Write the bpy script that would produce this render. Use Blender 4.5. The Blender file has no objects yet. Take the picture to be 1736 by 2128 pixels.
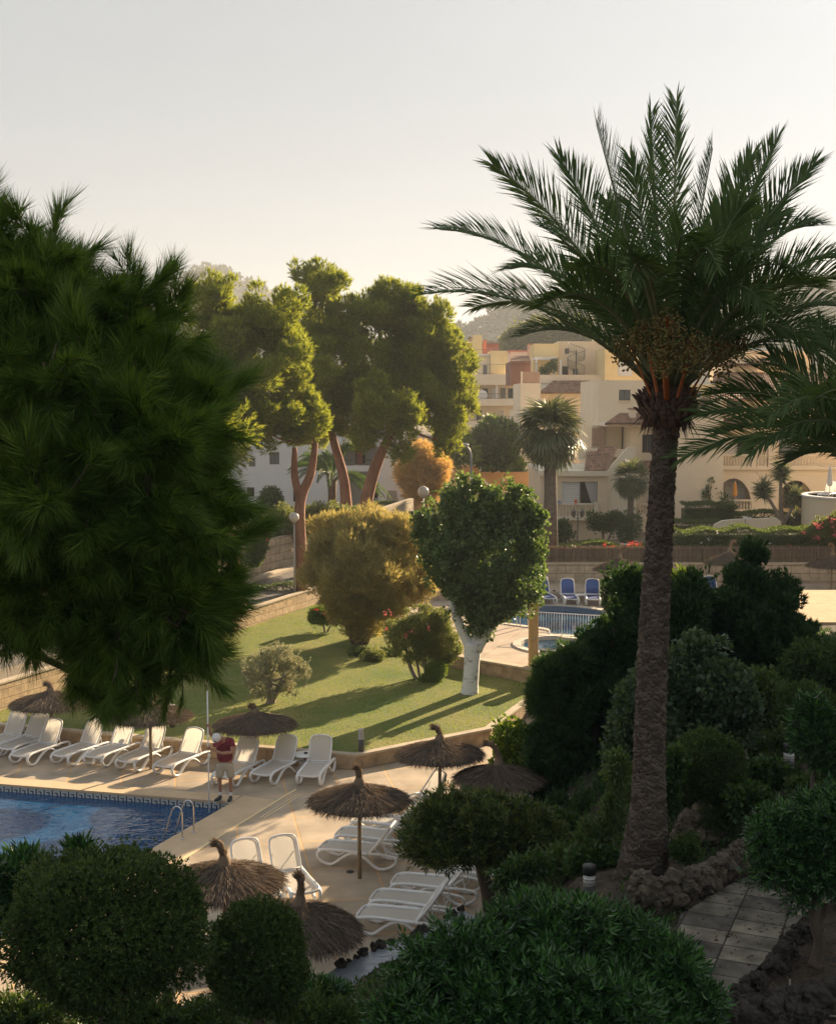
import bpy, bmesh, math, random
import numpy as np
from mathutils import Vector, Matrix, geometry
C = bpy.context.scene.collection
scene = bpy.context.scene
rad = math.radians
# ------------------------------------------------------------ camera, sky, sun
F, CX, CY = 2650.0, 868.0, 1064.0
PITCH = math.atan(234/F)
CAMZ = 10.8
cd = bpy.data.cameras.new('camera'); cam = bpy.data.objects.new('camera', cd); C.objects.link(cam)
cam.location = (0, 0, CAMZ); cam.rotation_euler = (rad(90)-PITCH, 0, 0)
cd.sensor_fit = 'VERTICAL'; cd.sensor_height = 36; cd.lens = 36*F/2128
cd.clip_start = .1; cd.clip_end = 6000
scene.camera = cam
SUN_AZ, SUN_EL = rad(35.7), rad(18.5)
w = bpy.data.worlds.new('World'); scene.world = w; w.use_nodes = True
nt = w.node_tree; nt.nodes.clear()
sky = nt.nodes.new('ShaderNodeTexSky'); sky.sky_type = 'NISHITA'; sky.sun_disc = False
sky.sun_elevation = SUN_EL; sky.sun_rotation = SUN_AZ
sky.air_density = 1.0; sky.dust_density = 5.0; sky.ozone_density = 2.0; sky.altitude = 0
hs = nt.nodes.new('ShaderNodeHueSaturation'); hs.inputs['Saturation'].default_value = .32
gm = nt.nodes.new('ShaderNodeMixRGB'); gm.blend_type = 'MULTIPLY'; gm.inputs[0].default_value = 1; gm.inputs[2].default_value = (1.02, 1.09, 1.165, 1)
bg = nt.nodes.new('ShaderNodeBackground'); bg.inputs['Strength'].default_value = .12
wo = nt.nodes.new('ShaderNodeOutputWorld')
ga = nt.nodes.new('ShaderNodeGamma'); ga.inputs[1].default_value = .20      # evens out the glare of the hazy sky round the sun
nt.links.new(sky.outputs[0], hs.inputs['Color']); nt.links.new(hs.outputs[0], ga.inputs[0]); nt.links.new(ga.outputs[0], gm.inputs[1])
tc_ = nt.nodes.new('ShaderNodeTexCoord'); mp_ = nt.nodes.new('ShaderNodeMapping'); mp_.inputs['Scale'].default_value = (1.2, 1.2, 5); mp_.inputs['Rotation'].default_value = (0, rad(12), 0)
cn = nt.nodes.new('ShaderNodeTexNoise'); cn.inputs['Scale'].default_value = 2.2; cn.inputs['Detail'].default_value = 7; cn.inputs['Roughness'].default_value = .55
cr = nt.nodes.new('ShaderNodeMapRange'); cr.inputs[1].default_value = .3; cr.inputs[2].default_value = .75; cr.inputs[3].default_value = .965; cr.inputs[4].default_value = 1.045
cm = nt.nodes.new('ShaderNodeMixRGB'); cm.blend_type = 'MULTIPLY'; cm.inputs[0].default_value = 1      # thin uneven high veil
nt.links.new(tc_.outputs['Generated'], mp_.inputs[0]); nt.links.new(mp_.outputs[0], cn.inputs['Vector']); nt.links.new(cn.outputs['Fac'], cr.inputs[0]); nt.links.new(gm.outputs[0], cm.inputs[1]); nt.links.new(cr.outputs[0], cm.inputs[2])
nt.links.new(cm.outputs[0], bg.inputs[0]); nt.links.new(bg.outputs[0], wo.inputs[0])
sl = bpy.data.lights.new('sun', 'SUN'); sl.energy = 5.0; sl.angle = rad(.6); sl.color = (1.0, .77, .50)
so = bpy.data.objects.new('sun', sl); C.objects.link(so)
sd = Vector((math.sin(SUN_AZ)*math.cos(SUN_EL), math.cos(SUN_AZ)*math.cos(SUN_EL), math.sin(SUN_EL)))
so.rotation_euler = sd.to_track_quat('Z', 'Y').to_euler()
scene.view_settings.view_transform = 'Standard'; scene.view_settings.look = 'None'
scene.view_settings.gamma = 1; scene.view_settings.exposure = 1.65
cy = scene.cycles
cy.max_bounces = 6; cy.diffuse_bounces = 3; cy.glossy_bounces = 2; cy.transmission_bounces = 3
cy.transparent_max_bounces = 6; cy.volume_bounces = 0; cy.caustics_reflective = False; cy.caustics_refractive = False
cy.use_denoising = True
# ------------------------------------------------------------ picture coordinates -> world points
_cp, _sp = math.cos(PITCH), math.sin(PITCH)
def ray(px, py):
    u = (px-CX)/F; v = (CY-py)/F
    return Vector((u, _cp + v*_sp, -_sp + v*_cp))
def at(px, py, Y):
    r = ray(px, py); return Vector((r.x*Y/r.y, Y, CAMZ + r.z*Y/r.y))
def G(px, py, z=0.0):
    r = ray(px, py); t = (z-CAMZ)/r.z; return Vector((r.x*t, r.y*t, z))
# ------------------------------------------------------------ materials
def nmat(name): 
    m = bpy.data.materials.new(name); m.use_nodes = True
    return m, m.node_tree, m.node_tree.nodes['Principled BSDF']
def mat(name, c1, c2=None, scale=4, rough=.7, bump=0, bscale=None, metal=0, spec=.5, coord='Object', stretch=None, detail=6, dist=.02, lo=.35, hi=.65):
    m, t, p = nmat(name)
    p.inputs['Roughness'].default_value = rough; p.inputs['Metallic'].default_value = metal
    p.inputs['Specular IOR Level'].default_value = spec
    c1 = (*c1, 1)
    if c2 is None and not bump: p.inputs['Base Color'].default_value = c1; return m
    tc = t.nodes.new('ShaderNodeTexCoord'); src = tc.outputs[coord]
    if stretch:
        mp = t.nodes.new('ShaderNodeMapping'); mp.inputs['Scale'].default_value = stretch
        t.links.new(src, mp.inputs[0]); src = mp.outputs[0]
    if c2 is not None:
        n = t.nodes.new('ShaderNodeTexNoise'); n.inputs['Scale'].default_value = scale; n.inputs['Detail'].default_value = detail; n.inputs['Roughness'].default_value = .62
        r = t.nodes.new('ShaderNodeValToRGB'); r.color_ramp.elements[0].position = lo; r.color_ramp.elements[1].position = hi
        r.color_ramp.elements[0].color = c1; r.color_ramp.elements[1].color = (*c2, 1)
        t.links.new(src, n.inputs['Vector']); t.links.new(n.outputs['Fac'], r.inputs[0]); t.links.new(r.outputs[0], p.inputs['Base Color'])
    else: p.inputs['Base Color'].default_value = c1
    if bump:
        n2 = t.nodes.new('ShaderNodeTexNoise'); n2.inputs['Scale'].default_value = bscale or scale*3; n2.inputs['Detail'].default_value = 5
        b = t.nodes.new('ShaderNodeBump'); b.inputs['Strength'].default_value = bump; b.inputs['Distance'].default_value = dist
        t.links.new(src, n2.inputs['Vector']); t.links.new(n2.outputs['Fac'], b.inputs['Height']); t.links.new(b.outputs[0], p.inputs['Normal'])
    return m
def leafmat(name, cols, rough=.5, trans=.35, tcol=None, spec=.35):
    """leaf faces: colour differs leaf by leaf, light passes through"""
    m, t, p = nmat(name)
    p.inputs['Roughness'].default_value = rough; p.inputs['Specular IOR Level'].default_value = spec
    g = t.nodes.new('ShaderNodeNewGeometry'); r = t.nodes.new('ShaderNodeValToRGB')
    while len(r.color_ramp.elements) < len(cols): r.color_ramp.elements.new(.5)
    for i, c in enumerate(cols):
        r.color_ramp.elements[i].position = i/(len(cols)-1) if len(cols) > 1 else 0; r.color_ramp.elements[i].color = (*c, 1)
    t.links.new(g.outputs['Random Per Island'], r.inputs[0]); t.links.new(r.outputs[0], p.inputs['Base Color'])
    tr = t.nodes.new('ShaderNodeBsdfTranslucent'); mx = t.nodes.new('ShaderNodeMixShader'); mx.inputs[0].default_value = trans
    mm = t.nodes.new('ShaderNodeMixRGB'); mm.blend_type = 'MULTIPLY'; mm.inputs[0].default_value = 1
    mm.inputs[2].default_value = (*(tcol or (2.2, 2.0, .8)), 1)
    t.links.new(r.outputs[0], mm.inputs[1]); t.links.new(mm.outputs[0], tr.inputs[0])
    o = t.nodes['Material Output']
    t.links.new(p.outputs[0], mx.inputs[1]); t.links.new(tr.outputs[0], mx.inputs[2]); t.links.new(mx.outputs[0], o.inputs[0])
    return m
def brickmat(name, c1, c2, mortar, bw, bh, ms=.012, rough=.85, bump=.5, offset=.5, sc2=3.0, noise=.5, rot=0):
    m, t, p = nmat(name); p.inputs['Roughness'].default_value = rough; p.inputs['Specular IOR Level'].default_value = .25
    uv = t.nodes.new('ShaderNodeTexCoord'); src = uv.outputs['UV']
    if rot:
        mp = t.nodes.new('ShaderNodeMapping'); mp.inputs['Rotation'].default_value = (0, 0, rot); t.links.new(src, mp.inputs[0]); src = mp.outputs[0]
    b = t.nodes.new('ShaderNodeTexBrick'); b.inputs['Scale'].default_value = 1; b.inputs['Brick Width'].default_value = bw; b.inputs['Row Height'].default_value = bh
    b.inputs['Mortar Size'].default_value = ms; b.inputs['Mortar Smooth'].default_value = .3; b.offset = offset; b.inputs['Bias'].default_value = 0
    b.inputs['Color1'].default_value = (*c1, 1); b.inputs['Color2'].default_value = (*c2, 1); b.inputs['Mortar'].default_value = (*mortar, 1)
    n = t.nodes.new('ShaderNodeTexNoise'); n.inputs['Scale'].default_value = sc2; n.inputs['Detail'].default_value = 8
    r = t.nodes.new('ShaderNodeMapRange'); r.inputs[1].default_value = .25; r.inputs[2].default_value = .75; r.inputs[3].default_value = 1-noise; r.inputs[4].default_value = 1+noise*.5
    mx = t.nodes.new('ShaderNodeMixRGB'); mx.blend_type = 'MULTIPLY'; mx.inputs[0].default_value = 1
    t.links.new(src, b.inputs['Vector']); t.links.new(src, n.inputs['Vector'])
    t.links.new(n.outputs['Fac'], r.inputs[0]); t.links.new(b.outputs['Color'], mx.inputs[1]); t.links.new(r.outputs[0], mx.inputs[2])
    t.links.new(mx.outputs[0], p.inputs['Base Color'])
    ad = t.nodes.new('ShaderNodeMath'); ad.operation = 'MULTIPLY_ADD'; ad.inputs[1].default_value = -1; t.links.new(b.outputs['Fac'], ad.inputs[0]); t.links.new(n.outputs['Fac'], ad.inputs[2])
    bp = t.nodes.new('ShaderNodeBump'); bp.inputs['Strength'].default_value = bump; bp.inputs['Distance'].default_value = .02
    t.links.new(ad.outputs[0], bp.inputs['Height']); t.links.new(bp.outputs[0], p.inputs['Normal'])
    return m
# ------------------------------------------------------------ mesh helpers
class MB:
    """collects shapes, then build() links them as ONE mesh object"""
    def __init__(s): s.V = []; s.F = []; s.n = 0; s.UV = None; s.smooth = []
    def add(s, V, F, smooth=False):
        V = np.asarray(V, float).reshape(-1, 3); s.V.append(V)
        for f in F: s.F.append(tuple(i + s.n for i in f)); s.smooth.append(smooth)
        s.n += len(V)
    def box(s, a, b, M=None):
        x0, y0, z0 = a; x1, y1, z1 = b
        V = [(x0,y0,z0),(x1,y0,z0),(x1,y1,z0),(x0,y1,z0),(x0,y0,z1),(x1,y0,z1),(x1,y1,z1),(x0,y1,z1)]
        if M is not None: V = [M @ Vector(v) for v in V]
        s.add(V, [(0,3,2,1),(4,5,6,7),(0,1,5,4),(1,2,6,5),(2,3,7,6),(3,0,4,7)])
    def tube(s, pts, r, k=8, cap=True, smooth=True):
        pts = [Vector(p) for p in pts]; n = len(pts)
        if not hasattr(r, '__len__') or isinstance(r, tuple): r = [r]*n
        V = []; up = None
        for i, p in enumerate(pts):
            d = (pts[min(i+1, n-1)] - pts[max(i-1, 0)])
            d = d.normalized() if d.length > 1e-9 else Vector((0,0,1))
            if up is None: up = Vector((0,0,1)) if abs(d.z) < .9 else Vector((1,0,0))
            a = d.cross(up)
            if a.length < 1e-6: a = d.cross(Vector((0,1,0)))
            a.normalize(); b = a.cross(d).normalized(); up = b
            rr = r[i]; ra, rb = (rr if hasattr(rr, '__len__') else (rr, rr))
            for j in range(k):
                t = 2*math.pi*j/k; V.append(p + a*math.cos(t)*ra + b*math.sin(t)*rb)
        Fc = [(i*k+j, i*k+(j+1)%k, (i+1)*k+(j+1)%k, (i+1)*k+j) for i in range(n-1) for j in range(k)]
        if cap: Fc += [tuple(range(k-1, -1, -1)), tuple((n-1)*k+j for j in range(k))]
        s.add(V, Fc, smooth)
    def lathe(s, prof, c=(0,0,0), k=24, smooth=True, cap=True, M=None):
        V = [Vector((c[0]+r*math.cos(2*math.pi*j/k), c[1]+r*math.sin(2*math.pi*j/k), c[2]+z)) for r, z in prof for j in range(k)]
        if M is not None: V = [M @ v for v in V]
        n = len(prof)
        Fc = [(i*k+j, i*k+(j+1)%k, (i+1)*k+(j+1)%k, (i+1)*k+j) for i in range(n-1) for j in range(k)]
        if cap: Fc += [tuple(range(k-1, -1, -1)), tuple((n-1)*k+j for j in range(k))]
        s.add(V, Fc, smooth)
    def sphere(s, c, r, k=12, m=8, M=None):
        if not hasattr(r, '__len__'): r = (r, r, r)
        V = [(c[0], c[1], c[2]-r[2])]
        for i in range(1, m):
            a = math.pi*i/m - math.pi/2
            for j in range(k):
                t = 2*math.pi*j/k; V.append((c[0]+r[0]*math.cos(a)*math.cos(t), c[1]+r[1]*math.cos(a)*math.sin(t), c[2]+r[2]*math.sin(a)))
        V.append((c[0], c[1], c[2]+r[2])); e = len(V)-1
        if M is not None: V = [M @ Vector(v) for v in V]
        Fc = [(0, 1+(j+1)%k, 1+j) for j in range(k)] + [(e, 1+(m-2)*k+j, 1+(m-2)*k+(j+1)%k) for j in range(k)]
        Fc += [(1+i*k+j, 1+i*k+(j+1)%k, 1+(i+1)*k+(j+1)%k, 1+(i+1)*k+j) for i in range(m-2) for j in range(k)]
        s.add(V, Fc, True)
    def prism(s, poly, z0, z1):
        """flat polygon (x,y) raised from z0 to z1 (numbers, or lists per corner)"""
        n = len(poly); q0 = z0 if hasattr(z0, '__len__') else [z0]*n; q1 = z1 if hasattr(z1, '__len__') else [z1]*n
        V = [(p[0], p[1], q0[i]) for i, p in enumerate(poly)] + [(p[0], p[1], q1[i]) for i, p in enumerate(poly)]
        s.add(V, [tuple(range(n-1, -1, -1)), tuple(range(n, 2*n))] + [(i, (i+1)%n, n+(i+1)%n, n+i) for i in range(n)])
    def build(s, name, m, parent=None, uv=None, loc=None, bevel=0):
        V = np.concatenate(s.V) if s.V else np.zeros((0,3))
        me = bpy.data.meshes.new(name); me.from_pydata(V.tolist(), [], s.F); me.materials.append(m)
        me.polygons.foreach_set('use_smooth', s.smooth)
        if uv:
            l = me.uv_layers.new(name='UVMap'); li = np.zeros(len(me.loops), np.int32); me.loops.foreach_get('vertex_index', li)
            if uv == 'xy': U = V[:, :2][li]
            elif uv == 'xz': U = V[:, [0, 2]][li]
            else: U = np.asarray(uv, float)[li]
            l.data.foreach_set('uv', U.ravel().astype(np.float32))
        me.update(); o = bpy.data.objects.new(name, me); C.objects.link(o)
        if parent: o.parent = parent
        if loc is not None: o.location = loc
        if bevel:
            bv = o.modifiers.new('bevel', 'BEVEL'); bv.width = bevel; bv.segments = 2; bv.limit_method = 'ANGLE'
        return o
def fastmesh(name, V, Fa, m, parent=None, smooth=False, mats=None, mi=None):
    """numpy arrays to one mesh object; Fa is one (n,3) or (n,4) array"""
    me = bpy.data.meshes.new(name); V = np.ascontiguousarray(V, np.float32); Fa = np.ascontiguousarray(Fa, np.int32)
    k = Fa.shape[1]; me.vertices.add(len(V)); me.vertices.foreach_set('co', V.ravel())
    me.loops.add(Fa.size); me.loops.foreach_set('vertex_index', Fa.ravel())
    me.polygons.add(len(Fa)); me.polygons.foreach_set('loop_start', np.arange(0, Fa.size, k, dtype=np.int32))
    me.polygons.foreach_set('loop_total', np.full(len(Fa), k, np.int32))
    for x in (mats or [m]): me.materials.append(x)
    if mi is not None: me.polygons.foreach_set('material_index', np.ascontiguousarray(mi, np.int32))
    if smooth: me.polygons.foreach_set('use_smooth', np.ones(len(Fa), bool))
    me.update(calc_edges=True); me.validate(clean_customdata=False)
    o = bpy.data.objects.new(name, me); C.objects.link(o)
    if parent: o.parent = parent
    return o
def tag(o, label=None, cat=None, group=None, kind=None):
    if label: o['label'] = label
    if cat: o['category'] = cat
    if group: o['group'] = group
    if kind: o['kind'] = kind
    return o
def thing(name, label, cat, loc=(0,0,0), rz=0, group=None):
    o = bpy.data.objects.new(name, None); C.objects.link(o); o.location = loc; o.rotation_euler = (0, 0, rz); o.empty_display_size = .2
    return tag(o, label, cat, group)
CHILD = {}
def dup(root, loc, rz=0, label=None, rx=0, ry=0, scale=None):
    def cp(o, par):
        c = o.copy(); C.objects.link(c); c.parent = par
        for ch in [x for x in C.objects if x.parent == o]: cp(ch, c)
        return c
    r = root.copy(); C.objects.link(r); r.location = loc; r.rotation_euler = (rx, ry, rz)
    if scale: r.scale = scale if hasattr(scale, '__len__') else (scale,)*3
    for ch in [x for x in C.objects if x.parent == root]: cp(ch, r)
    if label: r['label'] = label
    return r
def smooth_path(pts, n=6, closed=False):
    P = [Vector(p) for p in pts]; out = []; m = len(P)
    idx = (lambda i: i % m) if closed else (lambda i: max(0, min(m-1, i)))
    for i in range(m if closed else m-1):
        a, b, c, d = P[idx(i-1)], P[idx(i)], P[idx(i+1)], P[idx(i+2)]
        for j in range(n):
            t = j/n; out.append(.5*((2*b)+(c-a)*t+(2*a-5*b+4*c-d)*t*t+(3*b-a-3*c+d)*t**3))
    if not closed: out.append(P[-1])
    return out
# ------------------------------------------------------------ foliage helpers (numpy)
def frames(N, rng, roll=True):
    """rotation matrices whose third column is N"""
    N = N/np.maximum(np.linalg.norm(N, axis=1, keepdims=True), 1e-9)
    A = rng.normal(size=N.shape) if roll else np.tile([0., 0., 1.], (len(N), 1)) + rng.normal(size=N.shape)*.05
    X = np.cross(A, N); X /= np.maximum(np.linalg.norm(X, axis=1, keepdims=True), 1e-9)
    Y = np.cross(N, X)
    return np.stack([X, Y, N], axis=2)
def scatter(T, P, N, S, rng, roll=True):
    """template T=(verts, faces) copied to points P, its z along N, scaled S"""
    tv, tf = T; R = frames(N, rng, roll); n = len(P)
    V = np.einsum('nij,kj->nki', R, tv)*np.asarray(S).reshape(-1, 1, 1) + P[:, None, :]
    Fa = tf[None] + (np.arange(n)*len(tv))[:, None, None]
    return V.reshape(-1, 3), Fa.reshape(-1, tf.shape[1])
def leaf_t(l=1., wd=.35, fold=.12, bend=.15):
    v = np.array([(0,0,0),(wd/2,fold*wd,l*.45),(0,-.0,l*.5),(-wd/2,fold*wd,l*.45),(0,-bend*l,l)], float)
    f = np.array([(0,1,2),(0,2,3),(1,4,2),(2,4,3)]); return v, f
def merge_t(ts):
    V = []; Fa = []; n = 0
    for v, f in ts: V.append(v); Fa.append(f+n); n += len(v)
    return np.concatenate(V), np.concatenate(Fa)
def sprig_t(k=7, l=1., wd=.3, rng=None, spread=(35, 75), stem=.35, bend=.2):
    rng = rng or np.random.default_rng(5); ts = []
    lv, lf = leaf_t(l, wd, .15, bend)
    for i in range(k):
        ph = i*2.4 + rng.normal()*.2; u = i/(k-1); a = rad(spread[1] + (spread[0]-spread[1])*u + rng.normal()*6)
        d = np.array([math.cos(ph)*math.sin(a), math.sin(ph)*math.sin(a), math.cos(a)])
        x = np.array([-math.sin(ph), math.cos(ph), 0]); y = np.cross(d, x)
        R = np.stack([x, -y, d], axis=1); s = .75+.35*rng.random()
        ts.append((lv @ R.T*s + np.array([0,0,stem*l*u]), lf))
    return merge_t(ts)
def needle_t(k=40, l=1., wd=.02, rng=None, stem=.8, spread=(15, 55), droop=0.):
    rng = rng or np.random.default_rng(7); V = []; Fa = []
    for i in range(k):
        ph = rng.random()*6.283; u = rng.random(); a = rad(spread[1]+(spread[0]-spread[1])*u+rng.normal()*7)
        d = np.array([math.cos(ph)*math.sin(a), math.sin(ph)*math.sin(a), math.cos(a)]); x = np.cross(d, rng.normal(size=3)); x /= np.linalg.norm(x)
        b = np.array([0, 0, stem*l*u]); L = l*(.75+.4*rng.random())
        V += [b-x*wd/2, b+x*wd/2, b+d*L]; Fa.append((3*i, 3*i+1, 3*i+2))
    return np.array(V), np.array(Fa)
def lobes_px(L, Y):
    """(px, py, rx, ry, dy, depth factor) in picture units -> centres and radii"""
    c = []; r = []
    for q in L:
        px, py, rx, ry = q[:4]; dy = q[4] if len(q) > 4 else 0; df = q[5] if len(q) > 5 else 1
        p = at(px, py, Y+dy); s = (Y+dy)/F; c.append(p); r.append((rx*s, (rx+ry)*.5*s*df, ry*s))
    return np.array([tuple(x) for x in c]), np.array(r)
def on_lobes(c, r, n, rng, inner=.0, shell=.0, keep=.75):
    """n points on the outer skin of a union of ellipsoids, with outward normals"""
    A = (r[:,0]*r[:,1]+r[:,1]*r[:,2]+r[:,0]*r[:,2]); w = A/A.sum(); P = []; N = []; tot = 0
    while tot < n:
        k = int((n-tot)*1.6)+50; i = rng.choice(len(c), k, p=w); d = rng.normal(size=(k,3)); d /= np.linalg.norm(d, axis=1, keepdims=True)
        f = 1-shell*rng.random(k)**1.5
        p = c[i]+d*r[i]*f[:,None]; nn = d/r[i]; nn /= np.linalg.norm(nn, axis=1, keepdims=True)
        ok = np.ones(k, bool)
        for j in range(len(c)): 
            e = np.linalg.norm((p-c[j])/r[j], axis=1); ok &= (e > keep) | (i == j)
        P.append(p[ok]); N.append(nn[ok]); tot += ok.sum()
    return np.concatenate(P)[:n], np.concatenate(N)[:n]
def sublobes(c, r, k, rng, s=.5, o=.62):
    """each lobe becomes k smaller lobes on its skin, so the crown reads as separate billows"""
    C2 = []; R2 = []
    for a, b in zip(c, r):
        n = max(3, int(round(k*(.6+.5*rng.random())))); i = np.arange(n); z = 1-2*(i+.5)/n; ph = i*2.39996+rng.random()*6.28; q = np.sqrt(1-z*z)
        d = np.stack([q*np.cos(ph), q*np.sin(ph), z], 1)+rng.normal(size=(n,3))*.15
        C2.append(a+d*b*o*(.85+.3*rng.random((n,1)))); R2.append(np.tile(b, (n,1))*s*(.7+.55*rng.random((n,1))))
    return np.concatenate(C2), np.concatenate(R2)
def clumps(c, r, nclump, rc, per, rng, up=.25, shell=.25, keep=.75, flat=1.):
    """clump centres on the skin, then points round each clump"""
    P, N = on_lobes(c, r, nclump, rng, shell=shell, keep=keep)
    P = P - N*rc*(.45+.55*rng.normal(size=(nclump,1)).clip(-1.2,1.2))
    k = per; d = rng.normal(size=(nclump, k, 3)); d /= np.linalg.norm(d, axis=2, keepdims=True)
    d = d + N[:, None, :]*.7; d /= np.linalg.norm(d, axis=2, keepdims=True)
    rr = rc*(.6+.8*rng.random((nclump, 1, 1)))*(.55+.5*rng.random((nclump, k, 1)))
    Q = P[:, None, :]+d*rr*np.array([1, 1, flat]); M = d + np.array([0, 0, up])
    return Q.reshape(-1, 3), M.reshape(-1, 3)
def cut_box(P, N, lo): 
    ok = P[:, 2] > lo; return P[ok], N[ok]
# ============================================================ SETTING
rng = np.random.default_rng(11); random.seed(4)
def vnoise(x, y, s=1., seed=0):
    """cheap smooth noise from sines"""
    r = np.random.default_rng(seed); v = 0*x
    for k in range(7):
        a = r.random()*6.28; f = s*(.6+r.random()*1.6); v = v + np.sin((x*math.cos(a)+y*math.sin(a))*f + r.random()*6.28)
    return v/4.
def sheet(name, poly, z, m, holes=(), uvrot=0, kind='structure'):
    """flat sheet; z a number or a function of (x, y)"""
    loops = [[Vector((p[0], p[1], 0)) for p in poly]] + [[Vector((p[0], p[1], 0)) for p in h] for h in holes]
    tris = geometry.tessellate_polygon(loops); P = [v for l in loops for v in l]
    zf = z if callable(z) else (lambda x, y: z)
    mb = MB(); Fc = []
    for t in tris:
        a, b, c = P[t[0]], P[t[1]], P[t[2]]
        Fc.append(t if (b-a).cross(c-a).z > 0 else (t[0], t[2], t[1]))
    mb.add([(p.x, p.y, zf(p.x, p.y)) for p in P], Fc)
    o = mb.build(name, m, uv='xy'); return tag(o, kind=kind)
def wall_run(mb, uvs, pts, th, cap=0):
    """wall along (x, y, z bottom, z top) points; outward face on the left of travel; uv metres"""
    s = 0
    for i in range(len(pts)-1):
        a, b = pts[i], pts[i+1]; d = Vector((b[0]-a[0], b[1]-a[1], 0)); L = d.length; n = Vector((d.y, -d.x, 0))/L
        q = [(a[0], a[1]), (b[0], b[1]), (b[0]-n.x*th, b[1]-n.y*th), (a[0]-n.x*th, a[1]-n.y*th)]
        V = [(q[0][0], q[0][1], a[2]), (q[1][0], q[1][1], b[2]), (q[2][0], q[2][1], b[2]), (q[3][0], q[3][1], a[2]),
             (q[0][0], q[0][1], a[3]), (q[1][0], q[1][1], b[3]), (q[2][0], q[2][1], b[3]), (q[3][0], q[3][1], a[3])]
        mb.add(V, [(0,3,2,1),(4,5,6,7),(0,1,5,4),(1,2,6,5),(2,3,7,6),(3,0,4,7)])
        uvs += [(s, a[2]), (s+L, b[2]), (s+L, b[2]), (s, a[2]), (s, a[3]), (s+L, b[3]), (s+L, b[3]+th), (s, a[3]+th)]
        s += L
def wall_thing(name, label, pts, th, m, capm=None, caph=.06, group=None, ov=.04):
    t = thing(name, label, 'wall', group=group)
    mb = MB(); uv = []; wall_run(mb, uv, [(x, y, a, b-(caph if capm else 0)) for x, y, a, b in pts], th); mb.build('masonry', m, t, uv=uv)
    if capm:
        mb = MB(); uv = []; pp = []
        for i, (x, y, a, b) in enumerate(pts):
            j = min(i, len(pts)-2); d = Vector((pts[j+1][0]-pts[j][0], pts[j+1][1]-pts[j][1], 0)).normalized(); n = Vector((d.y, -d.x, 0))
            pp.append((x+n.x*ov, y+n.y*ov, b-caph, b))
        wall_run(mb, uv, pp, th+2*ov); mb.build('coping', capm, t, uv=uv)
    return t
# ---- materials of the setting
M = {}
M['ground'] = mat('dry_soil', (.16,.12,.08), (.26,.21,.14), .25, .95, .4, 2)
M['deck'] = brickmat('stamped_concrete', (.45,.36,.265), (.51,.415,.31), (.64,.41,.21), 1.5, 1.9, .030, .8, .3, 0, .9, .42, rot=rad(-11))
M['coping'] = mat('pool_coping', (.56,.41,.25), (.66,.49,.31), 1.6, .75, .15, 20)
M['sand'] = brickmat('sandstone_blocks', (.50,.36,.22), (.60,.45,.29), (.26,.19,.12), .62, .30, .012, .9, .8, .5, 4, .35)
M['sandbig'] = brickmat('pale_sandstone_blocks', (.46,.38,.28), (.54,.45,.33), (.26,.20,.14), .95, .40, .016, .9, .8, .5, 3, .35)
M['sandlow'] = brickmat('garden_wall_stone', (.44,.32,.20), (.50,.37,.24), (.30,.21,.13), 1.5, .5, .012, .9, .9, .5, 3, .45)
M['cap'] = mat('wall_cap_stone', (.42,.34,.24), (.56,.46,.33), 3, .85, .3, 12)
M['lawn'] = mat('lawn_turf', (.10,.16,.025), (.27,.24,.07), .42, .95, 1.0, 26, dist=.06, detail=10, lo=.3, hi=.7)
M['road'] = mat('asphalt', (.13,.115,.10), (.18,.16,.135), .6, .9, .3, 30)
M['tile'] = brickmat('path_paving', (.075,.070,.062), (.30,.265,.20), (.04,.036,.03), .72, .50, .014, .85, .6, .0, 2.6, .8, rot=rad(23))
M['soil'] = mat('garden_soil', (.035,.026,.018), (.09,.068,.045), 3, .95, 1., 9, dist=.08)
M['plaster'] = mat('cream_plaster', (.70,.57,.40), (.78,.65,.47), .5, .9, .25, 25, lo=.3, hi=.7)
M['plaster2'] = mat('pale_plaster', (.74,.64,.49), (.81,.71,.56), .5, .9, .2, 25)
M['white'] = mat('white_plaster', (.74,.72,.70), (.80,.78,.76), .6, .9, .15, 20)
M['yellow'] = mat('yellow_plaster', (.78,.60,.30), (.84,.67,.36), .6, .9, .15, 20)
M['orange'] = mat('ochre_render', (.62,.34,.15), (.70,.42,.20), .4, .9, .3, 8)
M['red'] = mat('red_render', (.50,.14,.09), (.58,.19,.12), .5, .9)
M['roof'] = None
ST_up = [(620,2060),(700,2011),(765,1978),(804,1961),(849,1950),(905,1919),(960,1890)]
ST_lo = [(1010,1915),(933,1955),(870,1982),(807,1998),(770,2020),(700,2075)]
STR = [G(px, py, .98) for px, py in ST_up+ST_lo]
# ---- terrain
def gz(x, y):
    z = np.interp(y, [-60, 46, 50, 62, 64, 85, 120, 170, 300, 900, 5000], [-.7, -.7, .3, .7, 1.1, 1.3, 2.6, 3.8, 9, 20, 20])
    return z + vnoise(x, y, .02, 3)*np.clip((y-90)/200, 0, 3)
def terrain():
    xs = np.concatenate([np.linspace(-3000, -200, 12), np.linspace(-160, 160, 65), np.linspace(200, 3000, 12)])
    ys = np.concatenate([np.linspace(-60, 130, 77), np.linspace(140, 400, 27), np.linspace(450, 5000, 20)])
    X, Y = np.meshgrid(xs, ys); Z = gz(X, Y); n = len(xs); m = len(ys)
    V = np.stack([X, Y, Z], -1).reshape(-1, 3); i = np.arange((m-1)*(n-1)); r = i//(n-1); c = i % (n-1); a = r*n+c
    tag(fastmesh('ground', V, np.stack([a, a+1, a+n+1, a+n], 1), M['ground'], smooth=True), kind='structure')
terrain()
EDGE = [(-30,20.0),(-3.4,21.0),(-1.9,22.2),(0.7,24.1),(1.7,25.5),(2.5,27.5),(3.0,31),(3.6,36),(4.0,40),(4.6,44.0)]
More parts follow.
